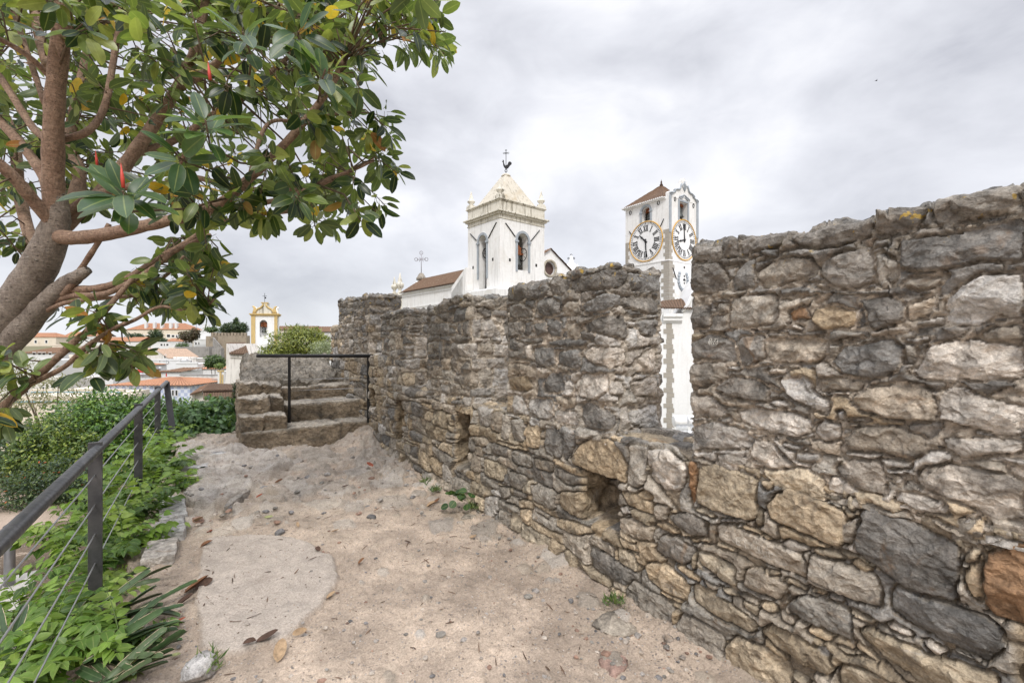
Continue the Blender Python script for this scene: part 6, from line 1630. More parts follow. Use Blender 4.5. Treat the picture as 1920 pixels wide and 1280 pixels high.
house('distant long house with dark roof edge behind the pepper tree', 512, 584, 618, 640, 120, 8, M_CREAM, 'gable', 611.5, [(530, 534, 624, 629), (556, 560, 624, 629)], tile=M_TILE_BRN)
# castle
cas = root('castle_wall', at(430, 650, 215), 'old brown castle wall with merlons on the hill before the pine', 'wall')
m = MB(); a, b = at(396, 646, 215), at(462, 646, 215); m.box((a.x, a.y), (b.x - a.x, 0), (0, 3), -12, zat(629, 215)); m.build('wall', M_CASTLE, cas)
for k in range(11):
    m = MB(); a = at(396.5 + k * 6.1, 629, 215); m.box((a.x, a.y - .05), (.9, 0), (0, 1.2), zat(629, 215) - .1, zat(623.2 + (k % 3) * .5, 215)); m.build('merlon', M_CASTLE, cas)
m = MB(); a, b = at(386, 646, 208), at(399, 646, 208); m.box((a.x, a.y), (b.x - a.x, 0), (0, 3.5), -12, zat(630, 208)); m.build('corner_tower', M_CASTLE, cas)
m = MB(); m.prism([at(399, 662, 206), at(416, 652, 206), at(399, 632, 206)], (0, .8, 0)); m.build('buttress', M_GREYW, cas)
rw = root('retaining_wall', at(360, 672, 175), 'sooty grey retaining wall below the castle hill', 'wall')
m = MB(); a, b = at(326, 676, 175), at(392, 676, 175); m.box((a.x, a.y), (b.x - a.x, 0), (0, 3), -14, zat(650, 175)); m.box((b.x - .4, a.y + 1.5), (4, 0), (0, 2), -14, zat(653, 175)); m.build('wall', M_GREYW, rw)
m = MB(); a, b = at(316, 672, 174), at(327, 672, 174); m.box((a.x, a.y), (b.x - a.x + .05, 0), (0, 2), -14, zat(651, 174)); m.build('plaster_end', M_CREAM, rw)
# middle of the town
house('white flat house with three dark windows below the hill', 283, 335, 643, 662, 185, 8, M_WHITE, 'flat', None, [(301, 305, 644.5, 648), (307, 309.5, 644.5, 648), (312, 316, 644.5, 648)])
house('old house with grey gable front and pale tan roof', 268, 316, 672, 700, 130, 12, M_OLDW, 'gable_front', 654.5, [(308, 311, 665, 671)], tile=plain('pale_tan_tile', (.42, .30, .22), .9, var=.25, scale=3))
house('tan roofed house left of the grey gable', 236, 272, 671, 690, 133, 10, M_WHITE, 'gable', 653, [], tile=plain('tan_tile', (.45, .32, .23), .9, var=.25, scale=3))
house('broad white house with plain walls in the town centre', 270, 338, 676, 706, 118, 10, M_WHITE, 'flat', None, [(299, 301, 675.5, 678), (315, 318, 678.6, 680.4)])
house('white house with dark roof terrace openings below the retaining wall', 326, 368, 672, 690, 122, 7, M_OLDW, 'flat', None, [(349, 354, 674, 679), (357, 360, 676, 680)])
house('white wall house carrying two small salmon hip roofs', 366, 413, 691, 706, 112, 7, M_WHITE, 'hip', 683.5, [], tile=plain('salmon_tile', (.52, .25, .15), .9, var=.2, scale=3))
house('white stepped house in front of the salmon roofs', 330, 370, 682, 700, 110, 6, M_WHITE, 'flat', None, [])
house('white house with brown shed roof and red door', 302, 338, 697, 712, 90, 6, M_WHITE, 'shed', 691, [(311, 313.5, 699, 706, M_RED)], tile=M_TILE_BRN)
house('cream outhouse with flat dark roof beside the red door', 282, 303, 697, 710, 91, 5, M_CREAM, 'shed', 695.5, [], tile=M_TILE_BRN)
aw = root('awning', at(268, 700, 88), 'red awning stretched on thin poles over a roof terrace', 'awning')
m = MB(); m.prism([at(x, y, 88) for x, y in ((216, 693), (236, 695.5), (252, 693.2), (268, 695.8), (284, 693.6), (276, 698), (250, 698), (222, 697))], (0, 2.2, .1)); m.build('canopy', M_RED, aw)
for x in (219, 236, 268, 280):
    m = MB(); m.tube([at(x, 694, 88.3), at(x, 708, 88.3)], .04, 5); m.build('pole', M_GREY, aw)
house('white terrace house under the red awning', 210, 285, 706, 716, 89, 6, M_WHITE, 'flat', None, [(226, 236, 699.5, 705, plain('green_netting', (.10, .14, .07), .9))])
house('big house with orange hip roof and blue patterned tile walls', 205, 356, 722.5, 762, 60, 9, M_AZUL, 'hip', 707.5, [(323, 326.5, 731.5, 741), (329.5, 333.5, 731.5, 741), (292, 296, 733, 741)])
lw = root('garden_wall', at(375, 712, 76), 'long grey garden wall with blackened top behind the patterned house', 'wall')
m = MB(); a, b = at(338, 716, 76), at(414, 716, 76); m.box((a.x, a.y), (b.x - a.x, 0), (0, .8), -14, zat(703.5, 76)); m.build('wall', M_OLDW, lw); m = MB(); m.box((a.x - .1, a.y - .1), (b.x - a.x + .2, 0), (0, 1), zat(703.5, 76), zat(702, 76)); m.build('coping', M_GREYW, lw)
cw = root('courtyard_wall', at(385, 722, 66), 'cream courtyard wall below the long grey garden wall', 'wall')
m = MB(); a, b = at(352, 740, 66), at(416, 740, 66); m.box((a.x, a.y), (b.x - a.x, 0), (0, .8), -14, zat(713, 66)); m.build('wall', M_CREAM, cw); m = MB(); m.box((a.x, a.y - .15), (b.x - a.x, 0), (0, 1.1), zat(713, 66), zat(711, 66)); m.build('coping', M_GREYW, cw)
# chapel of the yellow tower
YC = 42.0
gt = root('buttressed_house', at(440, 700, YC), 'tall white house with slanting buttress wall and mottled tile roof', 'house')
m = MB(); P4 = [at(x, y, YC) for x, y in ((423, 732), (470, 732), (467, 671), (465, 663), (428, 663), (424.5, 644.5), (425, 662), (421, 700))]
m.prism([at(x, y, YC) for x, y in ((419, 760), (470, 760), (466, 665), (430, 664), (424.5, 644), (424, 690))], (.6, 4, 0)); m.build('wall', M_OLDW, gt)
m = MB(); m.prism([at(x, y, YC - .12) for x, y in ((430.5, 670), (466, 671.5), (466, 664), (430.5, 663))], (0, .5, 0)); m.build('cornice', M_OLDW, gt)
tiles('roof', at(430, 663.5, YC - .3), at(466.5, 664, YC - .3), at(460, 642.5, YC + 3.5), at(424.5, 643.5, YC + 3.5), 11, 6, M_TILE_OLD, .07, gt)
m = MB(); m.prism([at(x, y, YC - .03) for x, y in ((450.3, 689), (452.5, 689), (452.5, 682), (450.3, 682))], (0, .2, 0)); m.build('slit_window', M_DARK, gt)
yt = root('bell_tower', at(493, 660, 46), 'small white and yellow bell tower with curved horn pinnacles', 'tower')
YF = Fr(at(471.5, HZ, 46.0), 80, 20); u_ = 46 / FPX
def aof(x): r = (x - 960) / FPX; c = YF.c; return (r * c[1] - c[0]) / (YF.e1[0] - r * YF.e1[1])
def bof(x): r = (x - 960) / FPX; c = YF.c; return (r * c[1] - c[0]) / (YF.e2[0] - r * YF.e2[1])
wa = aof(519.5); wb = max(bof(461), 1.6); zc_ = zat(592, 46.3); zb_ = -10
m = MB(); fY = lambda a, z, d: YF.p(a, d, z)
opening_wall(m, fY, 0, wa, zb_, zc_, aof(494), .36, zat(632, 46.5), zat(606.5, 46.5), .5)
YF.box(m, .0, wa, .5, wb, zb_, zc_); m.build('tower', M_CLEAN, yt)
for a0, a1 in ((-.03, .36), (wa - .26, wa + .03)):
    m = MB(); m.hexa([fY(a, z, d) for z in (zb_, zc_) for a, d in ((a0, .1), (a1, .1), (a1, -.06), (a0, -.06))]); m.build('pilaster', M_YEL, yt)
m = MB(); YF.box(m, -.05, .02, wb - .3, wb + .05, zb_, zc_); m.build('pilaster', M_YEL, yt)
m = MB(); YF.box(m, -.12, wa + .12, -.12, wb + .1, zc_, zc_ + .12); YF.box(m, -.2, wa + .2, -.2, wb + .16, zc_ + .12, zc_ + .22); m.build('cornice', M_YEL, yt)
zq = zc_ + .22; hs = [(.95, 0), (.9, .28), (.72, .5), (.45, .62), (.25, .85), (.22, 1.0), (.28, 1.12)]
ac = wa / 2 + .02
m = MB(); m.prism([YF.p(ac + s * x, .0, zq + z) for s, l in ((1, hs), (-1, hs[::-1])) for x, z in l], Vector((YF.e2[0] * wb, YF.e2[1] * wb, 0))); m.build('pediment', M_STREAK, yt)
m = MB()
for s in (-1, 1): m.tube([YF.p(ac + s * (x - .08), -.02, zq + z - .03) for x, z in hs[:6]], .1, 6)
m.hexa([YF.p(a, d, z) for z in (zq + 1.05, zq + 1.15) for a, d in ((ac - .34, -.05), (ac + .34, -.05), (ac + .34, .3), (ac - .34, .3))]); m.build('pediment_edge', M_YEL, yt)
for a, b, s, mt in ((.22, .1, -1, M_YEL), (wa - .18, .1, 1, M_YEL), (.15, wb - .15, -1, M_CLEAN), (wa - .15, wb - .15, 1, M_CLEAN)):
    m = MB(); m.tube([YF.p(a + s * dx, b, zq + z) for dx, z in ((0, 0), (-.05, .25), (-.08, .45), (-.04, .62), (.08, .72), (.18, .70))], [.17, .16, .14, .12, .08, .04], 8); m.build('horn_pinnacle', mt, yt)
m = MB(); iron_cross(m, YF.p(ac, .1, zq + 1.12), .98, (1, 0), .02, False); c = YF.p(ac, .1, zq + 1.6); m.prism([c + Vector((x, 0, z)) for x, z in ((0, -.1), (.16, -.02), (.1, .1), (-.05, .08))], (0, .03, 0)); m.build('weathervane', M_IRON, yt)
bell(yt, fY(aof(494), zat(613, 46.5), .4), .55, YF.e1, False)
house('small white chapel front with yellow pilasters beside the slanting buttress', 408, 421, 696, 725, 47, 3, M_WHITE, None, None, [], lambda ro, f, q, cs, en, dn, zt, zr: [MB().hexa([f(x, y, d) for y in (y1, y0) for x, d in ((x0, -.02), (x1, -.02), (x1, .08), (x0, .08))]).build('pilaster', M_YEL, ro) for x0, x1, y0, y1 in ((412.5, 415.5, 697, 724), (417, 419, 702, 724), (408, 420.5, 694, 696.2))])
chr_ = root('chapel_roof_house', at(400, 745, 33), 'low house with vaulted old brown tile roof behind the fig bush', 'house')
m = MB(); a, b = at(356, 770, 33), at(446, 770, 33); m.prism([at(356, 760, 33), at(446, 760, 33), at(446, 741, 33), at(380, 739, 33), at(376, 731, 33), at(356, 741, 33)], (0, 5, 0)); m.build('wall', M_OLDW, chr_)
tiles('roof', at(380, 733, 32.6), at(446, 731, 32.6), at(446, 721, 36.5), at(392, 719.5, 36.5), 22, 6, M_TILE_OLD, .07, chr_); tiles('roof', at(381, 748, 31), at(447, 746, 31), at(447, 733, 33), at(381, 735, 33), 22, 4, M_TILE_OLD, .07, chr_)
tiles('roof', at(356, 740, 32.6), at(379, 733, 32.6), at(392, 719.5, 36.5), at(374, 727, 36.5), 10, 5, M_TILE_BRN, .06, chr_)
# left part, seen through the leaves of the tree
house('cream block with tall blank wall in the left of the town', 98, 142, 648, 690, 150, 9, M_CREAM, 'flat', None, [])
house('white house with lattice balcony windows behind the tree branches', 40, 101, 662, 690, 140, 9, M_WHITE, 'shed', 652, [(62, 67, 660.8, 665), (72, 77, 660.8, 665), (80, 85, 660.8, 665), (92, 96, 661, 665)], tile=M_TILE_BRN)
house('white block with small vents below the lattice balcony house', -20, 100, 675, 720, 115, 9, M_WHITE, 'flat', None, [(78, 80, 674.5, 678), (20, 25, 680, 688)])
house('cream ruin like building with blank upper wall', 130, 215, 668, 700, 125, 10, M_CREAM, 'flat', None, [(150, 154, 676, 684), (186, 190, 678, 684)])
house('white flat roofed house with square chimneys by the awning', 150, 212, 706, 735, 84, 8, M_WHITE, 'flat', None, [(160, 163, 712, 720)], chimney((157, 706, 1.2, 1.2), (200, 708, 1.4, 1.6)))
house('long cream facade with blue gutter line below the flat roofs', 60, 232, 736, 775, 56, 8, M_CREAM, 'flat', None, [(120, 124, 746, 757), (150, 154, 746, 757)], lambda ro, f, q, cs, en, dn, zt, zr: MB().hexa([f(x, y, d) for y in (735.5, 734) for x, d in ((60, -.02), (232, -.02), (232, .12), (60, .12))]).build('gutter', M_BLUE, ro))
house('long weathered white facade at the left edge of the town', -80, 110, 712, 760, 70, 8, M_OLDW, 'flat', None, [(20, 24, 725, 736), (50, 54, 725, 736), (80, 84, 725, 736)])
house('nearest cream house with tall windows behind the garden hedge', -40, 150, 752, 800, 42, 7, M_CREAM, 'flat', None, [(22, 30, 764, 780), (104, 108, 764, 778)], lambda ro, f, q, cs, en, dn, zt, zr: MB().hexa([f(x, y, d) for y in (753.5, 751.5) for x, d in ((-40, -.02), (150, -.02), (150, .12), (-40, .12))]).build('gutter', M_BLUE, ro))
house('white house with salmon roof behind the low hanging branch', 215, 262, 686, 705, 105, 8, M_WHITE, 'hip', 679, [(226, 229, 690, 696), (246, 249, 690, 696)])
house('white house with flat parapet left of the tan roof', 190, 240, 660, 682, 150, 9, M_WHITE, 'flat', None, [(200, 203, 665, 670), (215, 218, 665, 670)])
house('far white row house behind the drooping leaves', 180, 262, 640, 662, 230, 10, M_WHITE, 'gable', 632, [(190, 193, 646, 651), (206, 209, 646, 651), (222, 225, 646, 651), (238, 241, 646, 651)])
# small things on the roofs
an = root('antenna', at(312, 692, 108), 'thin rooftop antenna between the grey gable and salmon roofs', 'antenna'); m = MB(); m.tube([at(312, 693, 108), at(312, 674, 108)], .04, 5); m.tube([at(305, 677.3, 108), at(317, 677, 108)], .035, 5)
for k in range(5): m.tube([at(306 + k * 2.4, 675.6, 108), at(306 + k * 2.4, 678.8, 108)], .025, 4)
m.build('mast', M_GREY, an)
dish = root('satellite_dish', at(300, 694, 100), 'round grey satellite dish above the cream outhouse', 'satellite dish'); m = MB(); c = at(300, 690.5, 100); m.tube([c + Vector((0, .16, -.05)), c + Vector((0, .05, -.02)), c + Vector((0, -.1, 0))], [.08, .28, .42], 14, sm=True); m.tube([c, at(300, 700, 100)], .04, 5); m.build('dish', plain('grey_dish', (.45, .46, .47), .5), dish)
lm = root('floodlight_mast', at(368, 616, 330), 'tall floodlight mast on the far hill skyline', 'mast'); m = MB(); m.tube([at(368, 640, 330), at(368, 603, 330)], .25, 6); m.build('pole', M_GREY, lm); m = MB(); c = at(368, 602.5, 330); m.box((c.x - .7, c.y), (1.4, 0), (0, .4), c.z - 1, c.z + .8); m.build('lamp', M_GREY, lm)
# trees in the distance
def far_tree(label, x, y, Y, blobs, n, size, cols, seed, probs=(.3, .4, .3), trunk=True, group='trees in the town', asp=.6, name='tree', m=None):
    r_ = np.random.default_rng(seed); c = at(x, y, Y); ro = root(name, (c.x, c.y, float(terrain_z(c.x, c.y))), label, 'tree', group)
    B_ = [bl(*b) for b in blobs]; mass(ro, r_, B_, n, size, cols, list(probs), m, asp, 'crown', .35, .2)
    stems(ro, (c.x, c.y, min(float(terrain_z(c.x, c.y)), c.z) - .3), [b[0] for b in B_], .012 * Y / 10 + .03, M_TWIG, 'trunk'); return ro
DK = [(.018, .038, .016), (.035, .062, .022), (.06, .09, .03)]; BRN = [(.06, .04, .025), (.10, .065, .035), (.08, .075, .03)]; GR = [(.03, .06, .018), (.06, .105, .028), (.10, .15, .04)]
def B2(x, y, Y, rx, rz): k = Y / FPX; return (x, y, Y, rx * k, rx * k, rz * k)
far_tree('dark green tree before the long orange roofed block', 293, 640, 250, [B2(293, 628, 250, 10, 11), B2(300, 638, 250, 10, 5), B2(284, 636, 250, 7, 6)], 2600, .9, DK, 41)
far_tree('brownish tree left of the blocky villa', 354, 644, 245, [B2(355, 630, 245, 15, 10), B2(366, 624, 245, 8, 8), B2(345, 630, 245, 7, 6)], 3000, .8, BRN, 42)
far_tree('bushy green tree left of the brown castle wall top', 398, 622, 240, [B2(396, 618, 240, 10, 4), B2(402, 616, 240, 5, 3)], 900, .8, GR, 43)
far_tree('round dark pine crown rising behind the castle wall', 436, 620, 250, [B2(440, 614, 250, 16, 10), B2(425, 617, 250, 12, 8), B2(455, 614, 250, 9, 10), B2(443, 603, 250, 4, 7)], 4200, .9, DK, 44)
far_tree('small conical tree top on the skyline above the castle', 443, 602, 280, [B2(443, 604, 280, 4, 5), B2(443.5, 599, 280, 2, 4)], 500, .8, DK, 45)
far_tree('round green tree beside the tall buttressed house', 404, 690, 105, [B2(403, 676, 105, 15, 11), B2(395, 682, 105, 10, 7), B2(412, 682, 105, 10, 7)], 3000, .42, GR, 46)
far_tree('light green shrub at the foot of the round green tree', 411, 688, 98, [B2(411, 686, 98, 7, 4)], 700, .3, [(.08, .13, .03), (.14, .2, .05), (.2, .26, .06)], 47)
far_tree('dark shrub on top of the sooty retaining wall', 345, 652, 178, [B2(343, 648, 178, 9, 5), B2(335, 650, 178, 6, 3)], 900, .5, GR, 48)
far_tree('dark trees at the left end of the far orange roof', 258, 640, 240, [B2(256, 632, 240, 12, 7), B2(268, 637, 240, 9, 5), B2(244, 636, 240, 8, 6)], 2200, .8, DK, 49)
far_tree('feathery olive coloured tree spreading over the left houses', 100, 735, 24, [B2(150, 742, 24, 34, 13), B2(60, 750, 24, 50, 16), B2(30, 690, 24, 40, 26), B2(110, 715, 24, 40, 14), B2(-30, 730, 24, 50, 40)], 3000, .22, [(.09, .10, .035), (.15, .15, .06), (.22, .21, .09)], 50, asp=.22)
far_tree('yellow green pepper tree behind the rocky ledge', 560, 670, 19, [B2(535, 645, 19, 30, 26), B2(575, 640, 19, 36, 24), B2(505, 660, 19, 18, 15), B2(600, 645, 19, 22, 20), B2(560, 622, 19, 20, 12), B2(590, 625, 19, 14, 10), B2(545, 665, 19, 40, 15), B2(485, 672, 19, 9, 8)], 9000, .15, [(.10, .13, .022), (.17, .20, .035), (.25, .27, .05)], 51, asp=.28)
far_tree('pale silvery olive bush left of the wall end', 606, 672, 15, [B2(608, 655, 15, 22, 16), B2(598, 668, 15, 18, 12)], 3500, .07, [(.20, .23, .13), (.30, .33, .20), (.15, .18, .09)], 52, asp=.3)
far_tree('ivy like shrub climbing the back of the step blocks', 449, 735, 8.9, [B2(446, 735, 8.9, 7, 22), B2(444, 755, 8.9, 9, 10)], 900, .05, DK, 53)
# bird
bd = root('bird', at(1643, 152, 60), 'tiny dark bird flying high in the grey sky', 'bird'); m = MB(); c = at(1643, 152, 60)
m.tube([c + Vector((x, 0, z)) for x, z in ((-.18, 0), (-.05, .03), (.08, .02), (.16, .04))], [.01, .05, .045, .01], 8)
for s in (-1, 1): m.add([c + Vector((-.05, 0, .02)), c + Vector((.06, 0, .02)), c + Vector((.0, s * .2, .12)), c + Vector((-.12, s * .32, .08))], [(0, 1, 2, 3)])
m.build('body', M_IRON, bd)
# ------------------------------------------------------------------ loose things on the ground
rl = np.random.default_rng(21); zpath = Zg
def zg(u, v):
    i = int(np.clip(np.searchsorted(gv, v), 0, len(gv) - 1)); j = int(np.clip(np.searchsorted(gu, u), 0, len(gu) - 1)); return float(Zg[i, j])
def on_path(x, y):
    p = gnd(x, y, .02)
    for _ in range(4):
        u, v = to_uv(p); p = gnd(x, y, zg(u, v))
    return p
def f_dry(t, p):
    c = t.attr('col'); c = t.mix(1, c, t.ramp(t.noise(t.pos(), 45, 4, .7), (.3, .6), (.7, 1.3)), 'MULTIPLY'); t.to(c, p.inputs['Base Color']); p.inputs['Roughness'].default_value = .75
M_DRY = mat('dry_leaf', f_dry)
DRY = dict(brown=(.16, .075, .035), dark=(.075, .042, .028), tan=(.34, .235, .14), red=(.27, .07, .035), green=(.30, .31, .14))
def dry(x, y, ln, ang, tone, label, curl=.5, group='dry leaves on the ground', at_=None, seed=0):
    p = Vector(at_) if at_ else on_path(x, y); r_ = np.random.default_rng(seed + int(x * 7 + y))
    h = np.array([math.cos(ang), math.sin(ang), r_.uniform(-.05, .15)]); up = np.array([0, 0, 1.]) + r_.normal(0, .25, 3)
    o = leaves('dry_leaf', [np.array(p) + np.array([0, 0, .012])], [h], [up], [ln], [ln * r_.uniform(.2, .3)], [DRY[tone]], M_DRY, FULL, -curl * .5, r_.uniform(.3, .9))
    o.data.transform(Matrix.Translation(p).inverted()); o.location = p
    tag(o, label, 'leaf', group); return o
for i, a in enumerate([
    (520, 1245, .13, 1.9, 'tan', 'large pale tan dry leaf at the bottom of the pale slab'), (548, 1192, .08, .3, 'tan', 'square looking tan dry leaf just past the lower slab rim'), (480, 1206, .11, .4, 'dark', 'long curled dark leaf along the lower slab rim'), (455, 1210, .07, .1, 'dark', 'short curled dark leaf at the left of the lower slab rim'),
    (672, 1060, .07, 1.2, 'brown', 'brown curled leaf right of the slab tip'), (612, 1125, .06, .8, 'tan', 'pale shred of leaf at the right slab rim'), (600, 1035, .06, 2.4, 'dark', 'dark shred of leaf on the upper right slab rim'), (470, 925, .11, .5, 'brown', 'brown leaf at the right end of the flagstone ledge'), (515, 907, .10, .1, 'brown', 'long brown leaf behind the flagstone ledge'), (480, 935, .07, .9, 'red', 'small red brown leaf below the flagstone ledge end'),
    (355, 940, .10, .2, 'brown', 'brown leaf tangle beside the flat kerb slabs'), (372, 950, .09, 1.2, 'red', 'bright red curled leaf beside the flat kerb slabs'), (385, 1002, .06, .1, 'red', 'tiny red leaf at the upper slab corner'), (376, 1028, .09, 1., 'brown', 'brown leaf pair at the upper left slab corner'), (362, 980, .09, .1, 'tan', 'tan leaf on the kerb stones'), (345, 1115, .15, .9, 'brown', 'long narrow brown leaf left of the pale slab'), (365, 1108, .11, 1.1, 'dark', 'thin dark leaf touching the left slab rim'),
    (505, 850, .09, 1.5, 'brown', 'standing brown leaf just before the steps'), (700, 876, .11, 2.6, 'red', 'red brown leaf on the stony ground towards the wall'), (668, 872, .08, .7, 'tan', 'tan leaf on the stony ground in mid path'), (662, 835, .07, .2, 'red', 'red leaf close to the lowest step'), (800, 952, .10, .6, 'tan', 'tan leaf near the weed at the wall foot'), (812, 945, .09, .9, 'brown', 'brown twiggy leaf near the weed at the wall foot'),
    (495, 972, .08, .2, 'green', 'pale yellow green leaf lying in mid path'), (620, 1000, .07, .5, 'tan', 'tan shred above the slab tip'), (640, 915, .08, .3, 'dark', 'dark leaf amid the stones of the mid path'), (560, 870, .07, .2, 'dark', 'dark leaf in front of the second half of the steps'), (620, 885, .06, .9, 'brown', 'small brown leaf amid stones before the steps'), (325, 1172, .06, .6, 'red', 'small rusty leaf below the strap leaves'), (320, 1232, .05, .1, 'green', 'small green grey leaf below the strap leaves'), (700, 960, .06, .4, 'brown', 'small brown leaf in open sand towards the wall'), (770, 1020, .06, 2.9, 'dark', 'dark thin leaf on open sand towards the wall'), (880, 1010, .06, .3, 'tan', 'tan thin shred under the first wall recess'), (560, 990, .07, 2.2, 'tan', 'pale shred above the upper slab rim'), (330, 1140, .10, 1., 'dark', 'dark shred beside the strap leaves')]): dry(*a, curl=rl.uniform(.2, .8))
def step_pt(x, y, Y): return tuple(at(x, y, Y))
for a, Y, z_ in (((610, 788, .13, .2, 'brown', 'big brown leaf on the lowest step'), 7.75, .35), ((650, 779, .12, .5, 'red', 'red brown leaf beside the loose stone on the lowest step'), 7.95, .37), ((664, 776, .10, .9, 'brown', 'brown leaf at the wall end of the lowest step'), 8.05, .38), ((535, 748, .14, .1, 'brown', 'brown leaf at the left of the middle step'), 8.05, .65), ((572, 747, .15, .4, 'brown', 'rust leaf in the middle of the middle step'), 8.15, .66), ((600, 714, .14, .3, 'brown', 'brown leaf on the top step'), 8.75, .90), ((515, 716, .12, .2, 'tan', 'tan leaf left on the top step'), 8.8, .90), ((548, 785, .10, .6, 'dark', 'dark leaf beside the left post on the lowest step'), 7.6, .345), ((480, 716, .10, .2, 'green', 'pale leaf on the upper side block'), 8.6, 1.0)):
    p = at(a[0], a[1], Y); p.z = z_; dry(*a, at_=tuple(p), curl=.6)
def rock(name, c, r, label, seed, tone, cat='stone', group=None, flat=.6, n=14):
    rr = np.random.default_rng(seed); th = np.linspace(0, 2 * math.pi, n + 1)[:-1]; ph = np.linspace(-math.pi / 2, math.pi / 2, n // 2 + 1)
    A, B_ = np.meshgrid(th, ph); D_ = np.stack([np.cos(B_) * np.cos(A), np.cos(B_) * np.sin(A), np.sin(B_)], -1)
    rad = np.full(A.shape, 9.)
    for k in range(11):
        nn = unit(rr.normal(size=3)); rad = np.minimum(rad, rr.uniform(.65, .95) / np.maximum(D_ @ nn, .05))
    rad = np.minimum(rad, 1.15) * (1 + .05 * fbm(D_[..., 0] * 2 + seed, D_[..., 1] * 2, D_[..., 2] * 2, 2., 3))
    P = D_ * rad[..., None] * r * np.array([1.2, .95, flat]); a = rr.uniform(0, 6.28); c_, s_ = math.cos(a), math.sin(a)
    P = np.stack([P[..., 0] * c_ - P[..., 1] * s_, P[..., 0] * s_ + P[..., 1] * c_, P[..., 2]], -1)
    o = grid_mesh(name, P, M_STONE, np.tile(np.array(tone), P.shape[:2] + (1,)), True, n > 12, {'mortar': np.zeros(P.shape[:2])})
    o.location = Vector(c) + Vector((0, 0, r * flat * .45))
    if label: tag(o, label, cat, group)
    return o
p = at(625, 780, 7.85); p.z = .35; rock('loose_stone', p, .105, 'loose pale stone lying on the lowest step', 3, (.36, .31, .26), n=22, flat=.8)
p = at(662, 746, 8.15); p.z = .65; rock('loose_stone', p, .11, 'loose grey stone in the wall corner of the middle step', 4, (.30, .28, .25), n=20)
rock('loose_stone', on_path(378, 1262), .085, 'loose pale grey stone at the bottom edge beside the green tuft', 5, (.40, .38, .36), n=22)
rock('loose_stone', on_path(722, 842), .15, 'flat bluish stone lying before the wall near the steps', 6, (.36, .36, .36), flat=.25, n=22)
for i, (x, y, r, lb) in enumerate(((664, 822, .14, 'rounded stone where the steps meet the wall'), (690, 838, .11, 'second stone in the corner of steps and wall'), (775, 868, .10, 'grey foot stone under the first wall recess'), (880, 968, .08, 'foot stone just right of the round leaved weed'), (1150, 1160, .12, 'half buried blue grey stone under the middle recess'), (1148, 1235, .09, 'half buried reddish stone at the bottom of the path'))): rock('foot_stone', on_path(x, y) - Vector((0, 0, .03)), r, lb, 60 + i, (.30, .26, .21) if i != 5 else (.30, .2, .16), flat=.22 if i > 3 else .45, n=20)
# pebbles: the larger ones are things of their own
proto = [rock('pebble', (0, 0, -9), 1., None, 80 + k, [(.34, .31, .28), (.20, .19, .185), (.44, .38, .32), (.30, .19, .14), (.26, .24, .21)][k], n=10, flat=.55) for k in range(5)]
cnt = 0
def scatter_pebble():
    global cnt
    while True:
        x, y = rl.uniform(330, 1330), rl.uniform(850, 1280)
        p = on_path(x, y); u, v = to_uv(p)
        w_ = .35 + 1.1 * max(0, (v - 1.2)) + (.8 if u > 4.8 else 0)
        if v > 2.2 or v < -.35 or u < .6 or rl.uniform() > w_: continue
        sl_ = poly_sd(sl, np.array([[u]]), np.array([[v]]))[0, 0]
        if sl_ > -.01 and rl.uniform() > .05: continue
        return p, u
for k in range(290):
    p, u = scatter_pebble(); s = rl.uniform(.006, .016) * (2.1 if u > 4.3 else 1) * (1 + (rl.uniform() > .9) * 1.0)
    i = k % 5; o = proto[i] if k < 5 else proto[i].copy()
    if k >= 5: C.objects.link(o)
    o.location = p + Vector((0, 0, s * .15)); o.scale = (s, s, s); o.rotation_euler = (0, 0, rl.uniform(0, 6.28))
    tag(o, 'small loose pebble lying on the sandy path', 'pebble', 'pebbles on the path')
# finer grit and broken twigs: nobody could count them
n = 11000; V = []; Q = []; Cc = []
for k in range(n):
    u, v = rl.uniform(.5, 7.6), rl.uniform(-.4, 2.2)
    if rl.uniform() > .35 + .5 * (v > 1.4) + .3 * (u > 4.5): continue
    s = rl.uniform(.002, .006); c = np.array(uvz(u, v, zg(u, v) + s * .3)); b = len(V)
    a = rl.uniform(0, 6.28)
    e = np.array([math.cos(a), math.sin(a), 0]) * s * rl.uniform(.8, 1.6); f = np.array([-math.sin(a), math.cos(a), 0]) * s * rl.uniform(.6, 1.)
    V += [c + e, c + f, c - e, c - f, c + np.array([0, 0, s * .9]) + e * rl.uniform(-.3, .3)]
    Q += [(b, b + 1, b + 4), (b + 1, b + 2, b + 4), (b + 2, b + 3, b + 4), (b + 3, b, b + 4)]
    Cc += [np.array([(.42, .38, .34), (.20, .19, .18), (.50, .45, .40), (.30, .2, .14), (.11, .075, .05)][rl.integers(0, 5)]) * rl.uniform(.8, 1.2)] * 5
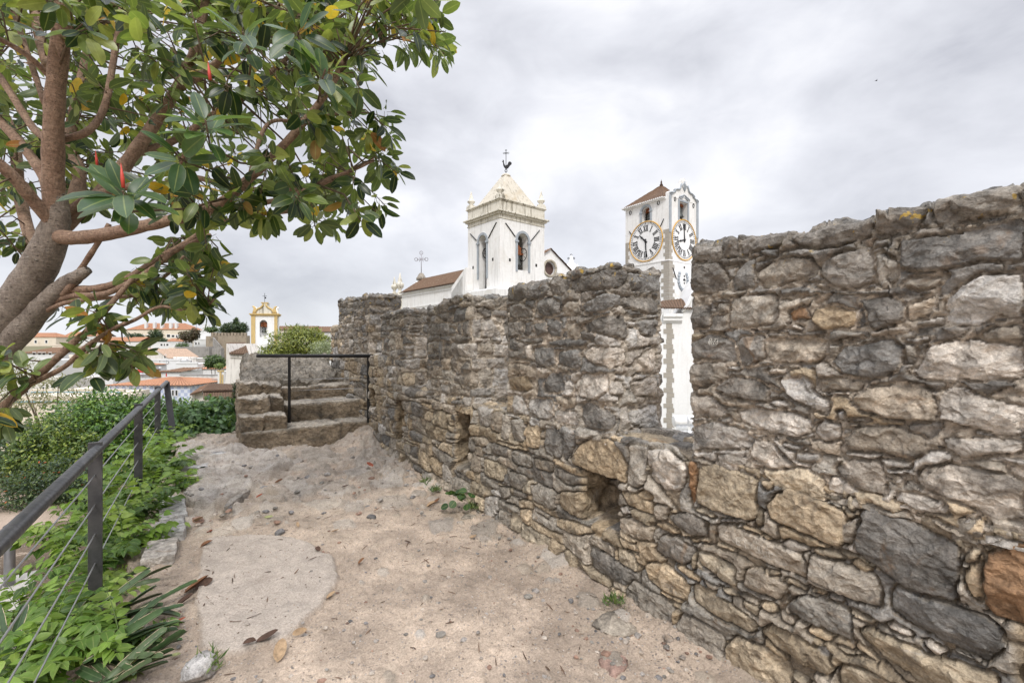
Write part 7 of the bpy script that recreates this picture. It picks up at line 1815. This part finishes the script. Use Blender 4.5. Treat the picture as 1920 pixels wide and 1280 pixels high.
for k in range(620):
    u, v = rl.uniform(.6, 7.5), rl.uniform(-.4, 2.15)
    if rl.uniform() > (.9 if u > 3.2 else .35): continue
    c = np.array(uvz(u, v, zg(u, v) + .004)); b = len(V); a = rl.uniform(0, 6.28); l = rl.uniform(.01, .045); w_ = rl.uniform(.0012, .003)
    e = np.array([math.cos(a), math.sin(a), rl.uniform(-.1, .2)]) * l; f = np.array([-math.sin(a), math.cos(a), 0]) * w_
    V += [c - e + f, c - e - f, c + e - f * .5, c + e * .9 + np.array([0, 0, w_ * 2]), c + f * 2 + np.array([0, 0, .003])]
    Q += [(b, b + 1, b + 4), (b + 1, b + 2, b + 4), (b + 2, b + 3, b + 4), (b + 3, b, b + 4)]; Cc += [np.array((.10, .062, .04)) * rl.uniform(.6, 1.8)] * 5
tag(raw_mesh('gravel', np.array(V), np.array(Q), M_DRY, np.array(Cc)), kind='stuff')

# names and lines scratched into two stones of the wall
M_SCR = plain('pale_scratch', (.58, .55, .49), .9, var=.2)
bpy.context.view_layer.update()
def scratch(o, strokes, ox, oy, sc_, r):
    m = MB()
    for st in strokes:
        pts = []
        for (x0, y0), (x1, y1) in zip(st, st[1:]):
            for k in range(5): pts.append((x0 + (x1 - x0) * k / 5, y0 + (y1 - y0) * k / 5))
        pts.append(st[-1]); out = []
        for x, y in pts:
            u, z = on_wall(ox + x / sc_, oy + y / sc_); a = uvz(u, VW - .3, z); d = Vector((DV[0], DV[1], 0)); Mi = o.matrix_world.inverted()
            ok, loc, *_ = o.ray_cast(Mi @ a, Mi.to_3x3() @ d)
            if ok: out.append(o.matrix_world @ loc - d * r * .35)
        if len(out) > 1: m.tube(out, r, 5)
    so = m.build('scratched_writing', M_SCR); adopt(wall, so)
mer = [o for o in bpy.data.objects if o.name == 'merlon' and o.parent == wall][0]; par = [o for o in bpy.data.objects if o.name == 'parapet' and o.parent == wall][0]
scratch(mer, [[(555, 610), (558, 370), (615, 335), (665, 385), (650, 450), (585, 480), (640, 640)], [(695, 490), (702, 600)], [(712, 405), (716, 420)], [(740, 392), (905, 372)], [(785, 350), (785, 585), (815, 600)], [(905, 425), (955, 440), (978, 500), (985, 560)], [(965, 500), (900, 505), (872, 560), (905, 605), (955, 590), (980, 540)]], 1310, 620, 24., .0013)
scratch(par, [[(330, 270), (345, 530)], [(345, 275), (430, 300)], [(360, 390), (460, 440)], [(340, 525), (420, 540), (490, 580)], [(510, 350), (580, 355)], [(625, 350), (640, 560), (665, 695)], [(1070, 720), (1055, 610), (1085, 585), (1110, 860)], [(1140, 600), (1140, 800), (1200, 880)], [(1240, 640), (1250, 870), (1310, 960), (1390, 970), (1410, 770)], [(1510, 1010), (1500, 790), (1620, 860), (1770, 960)]], 1370, 990, 19.2, .0011)
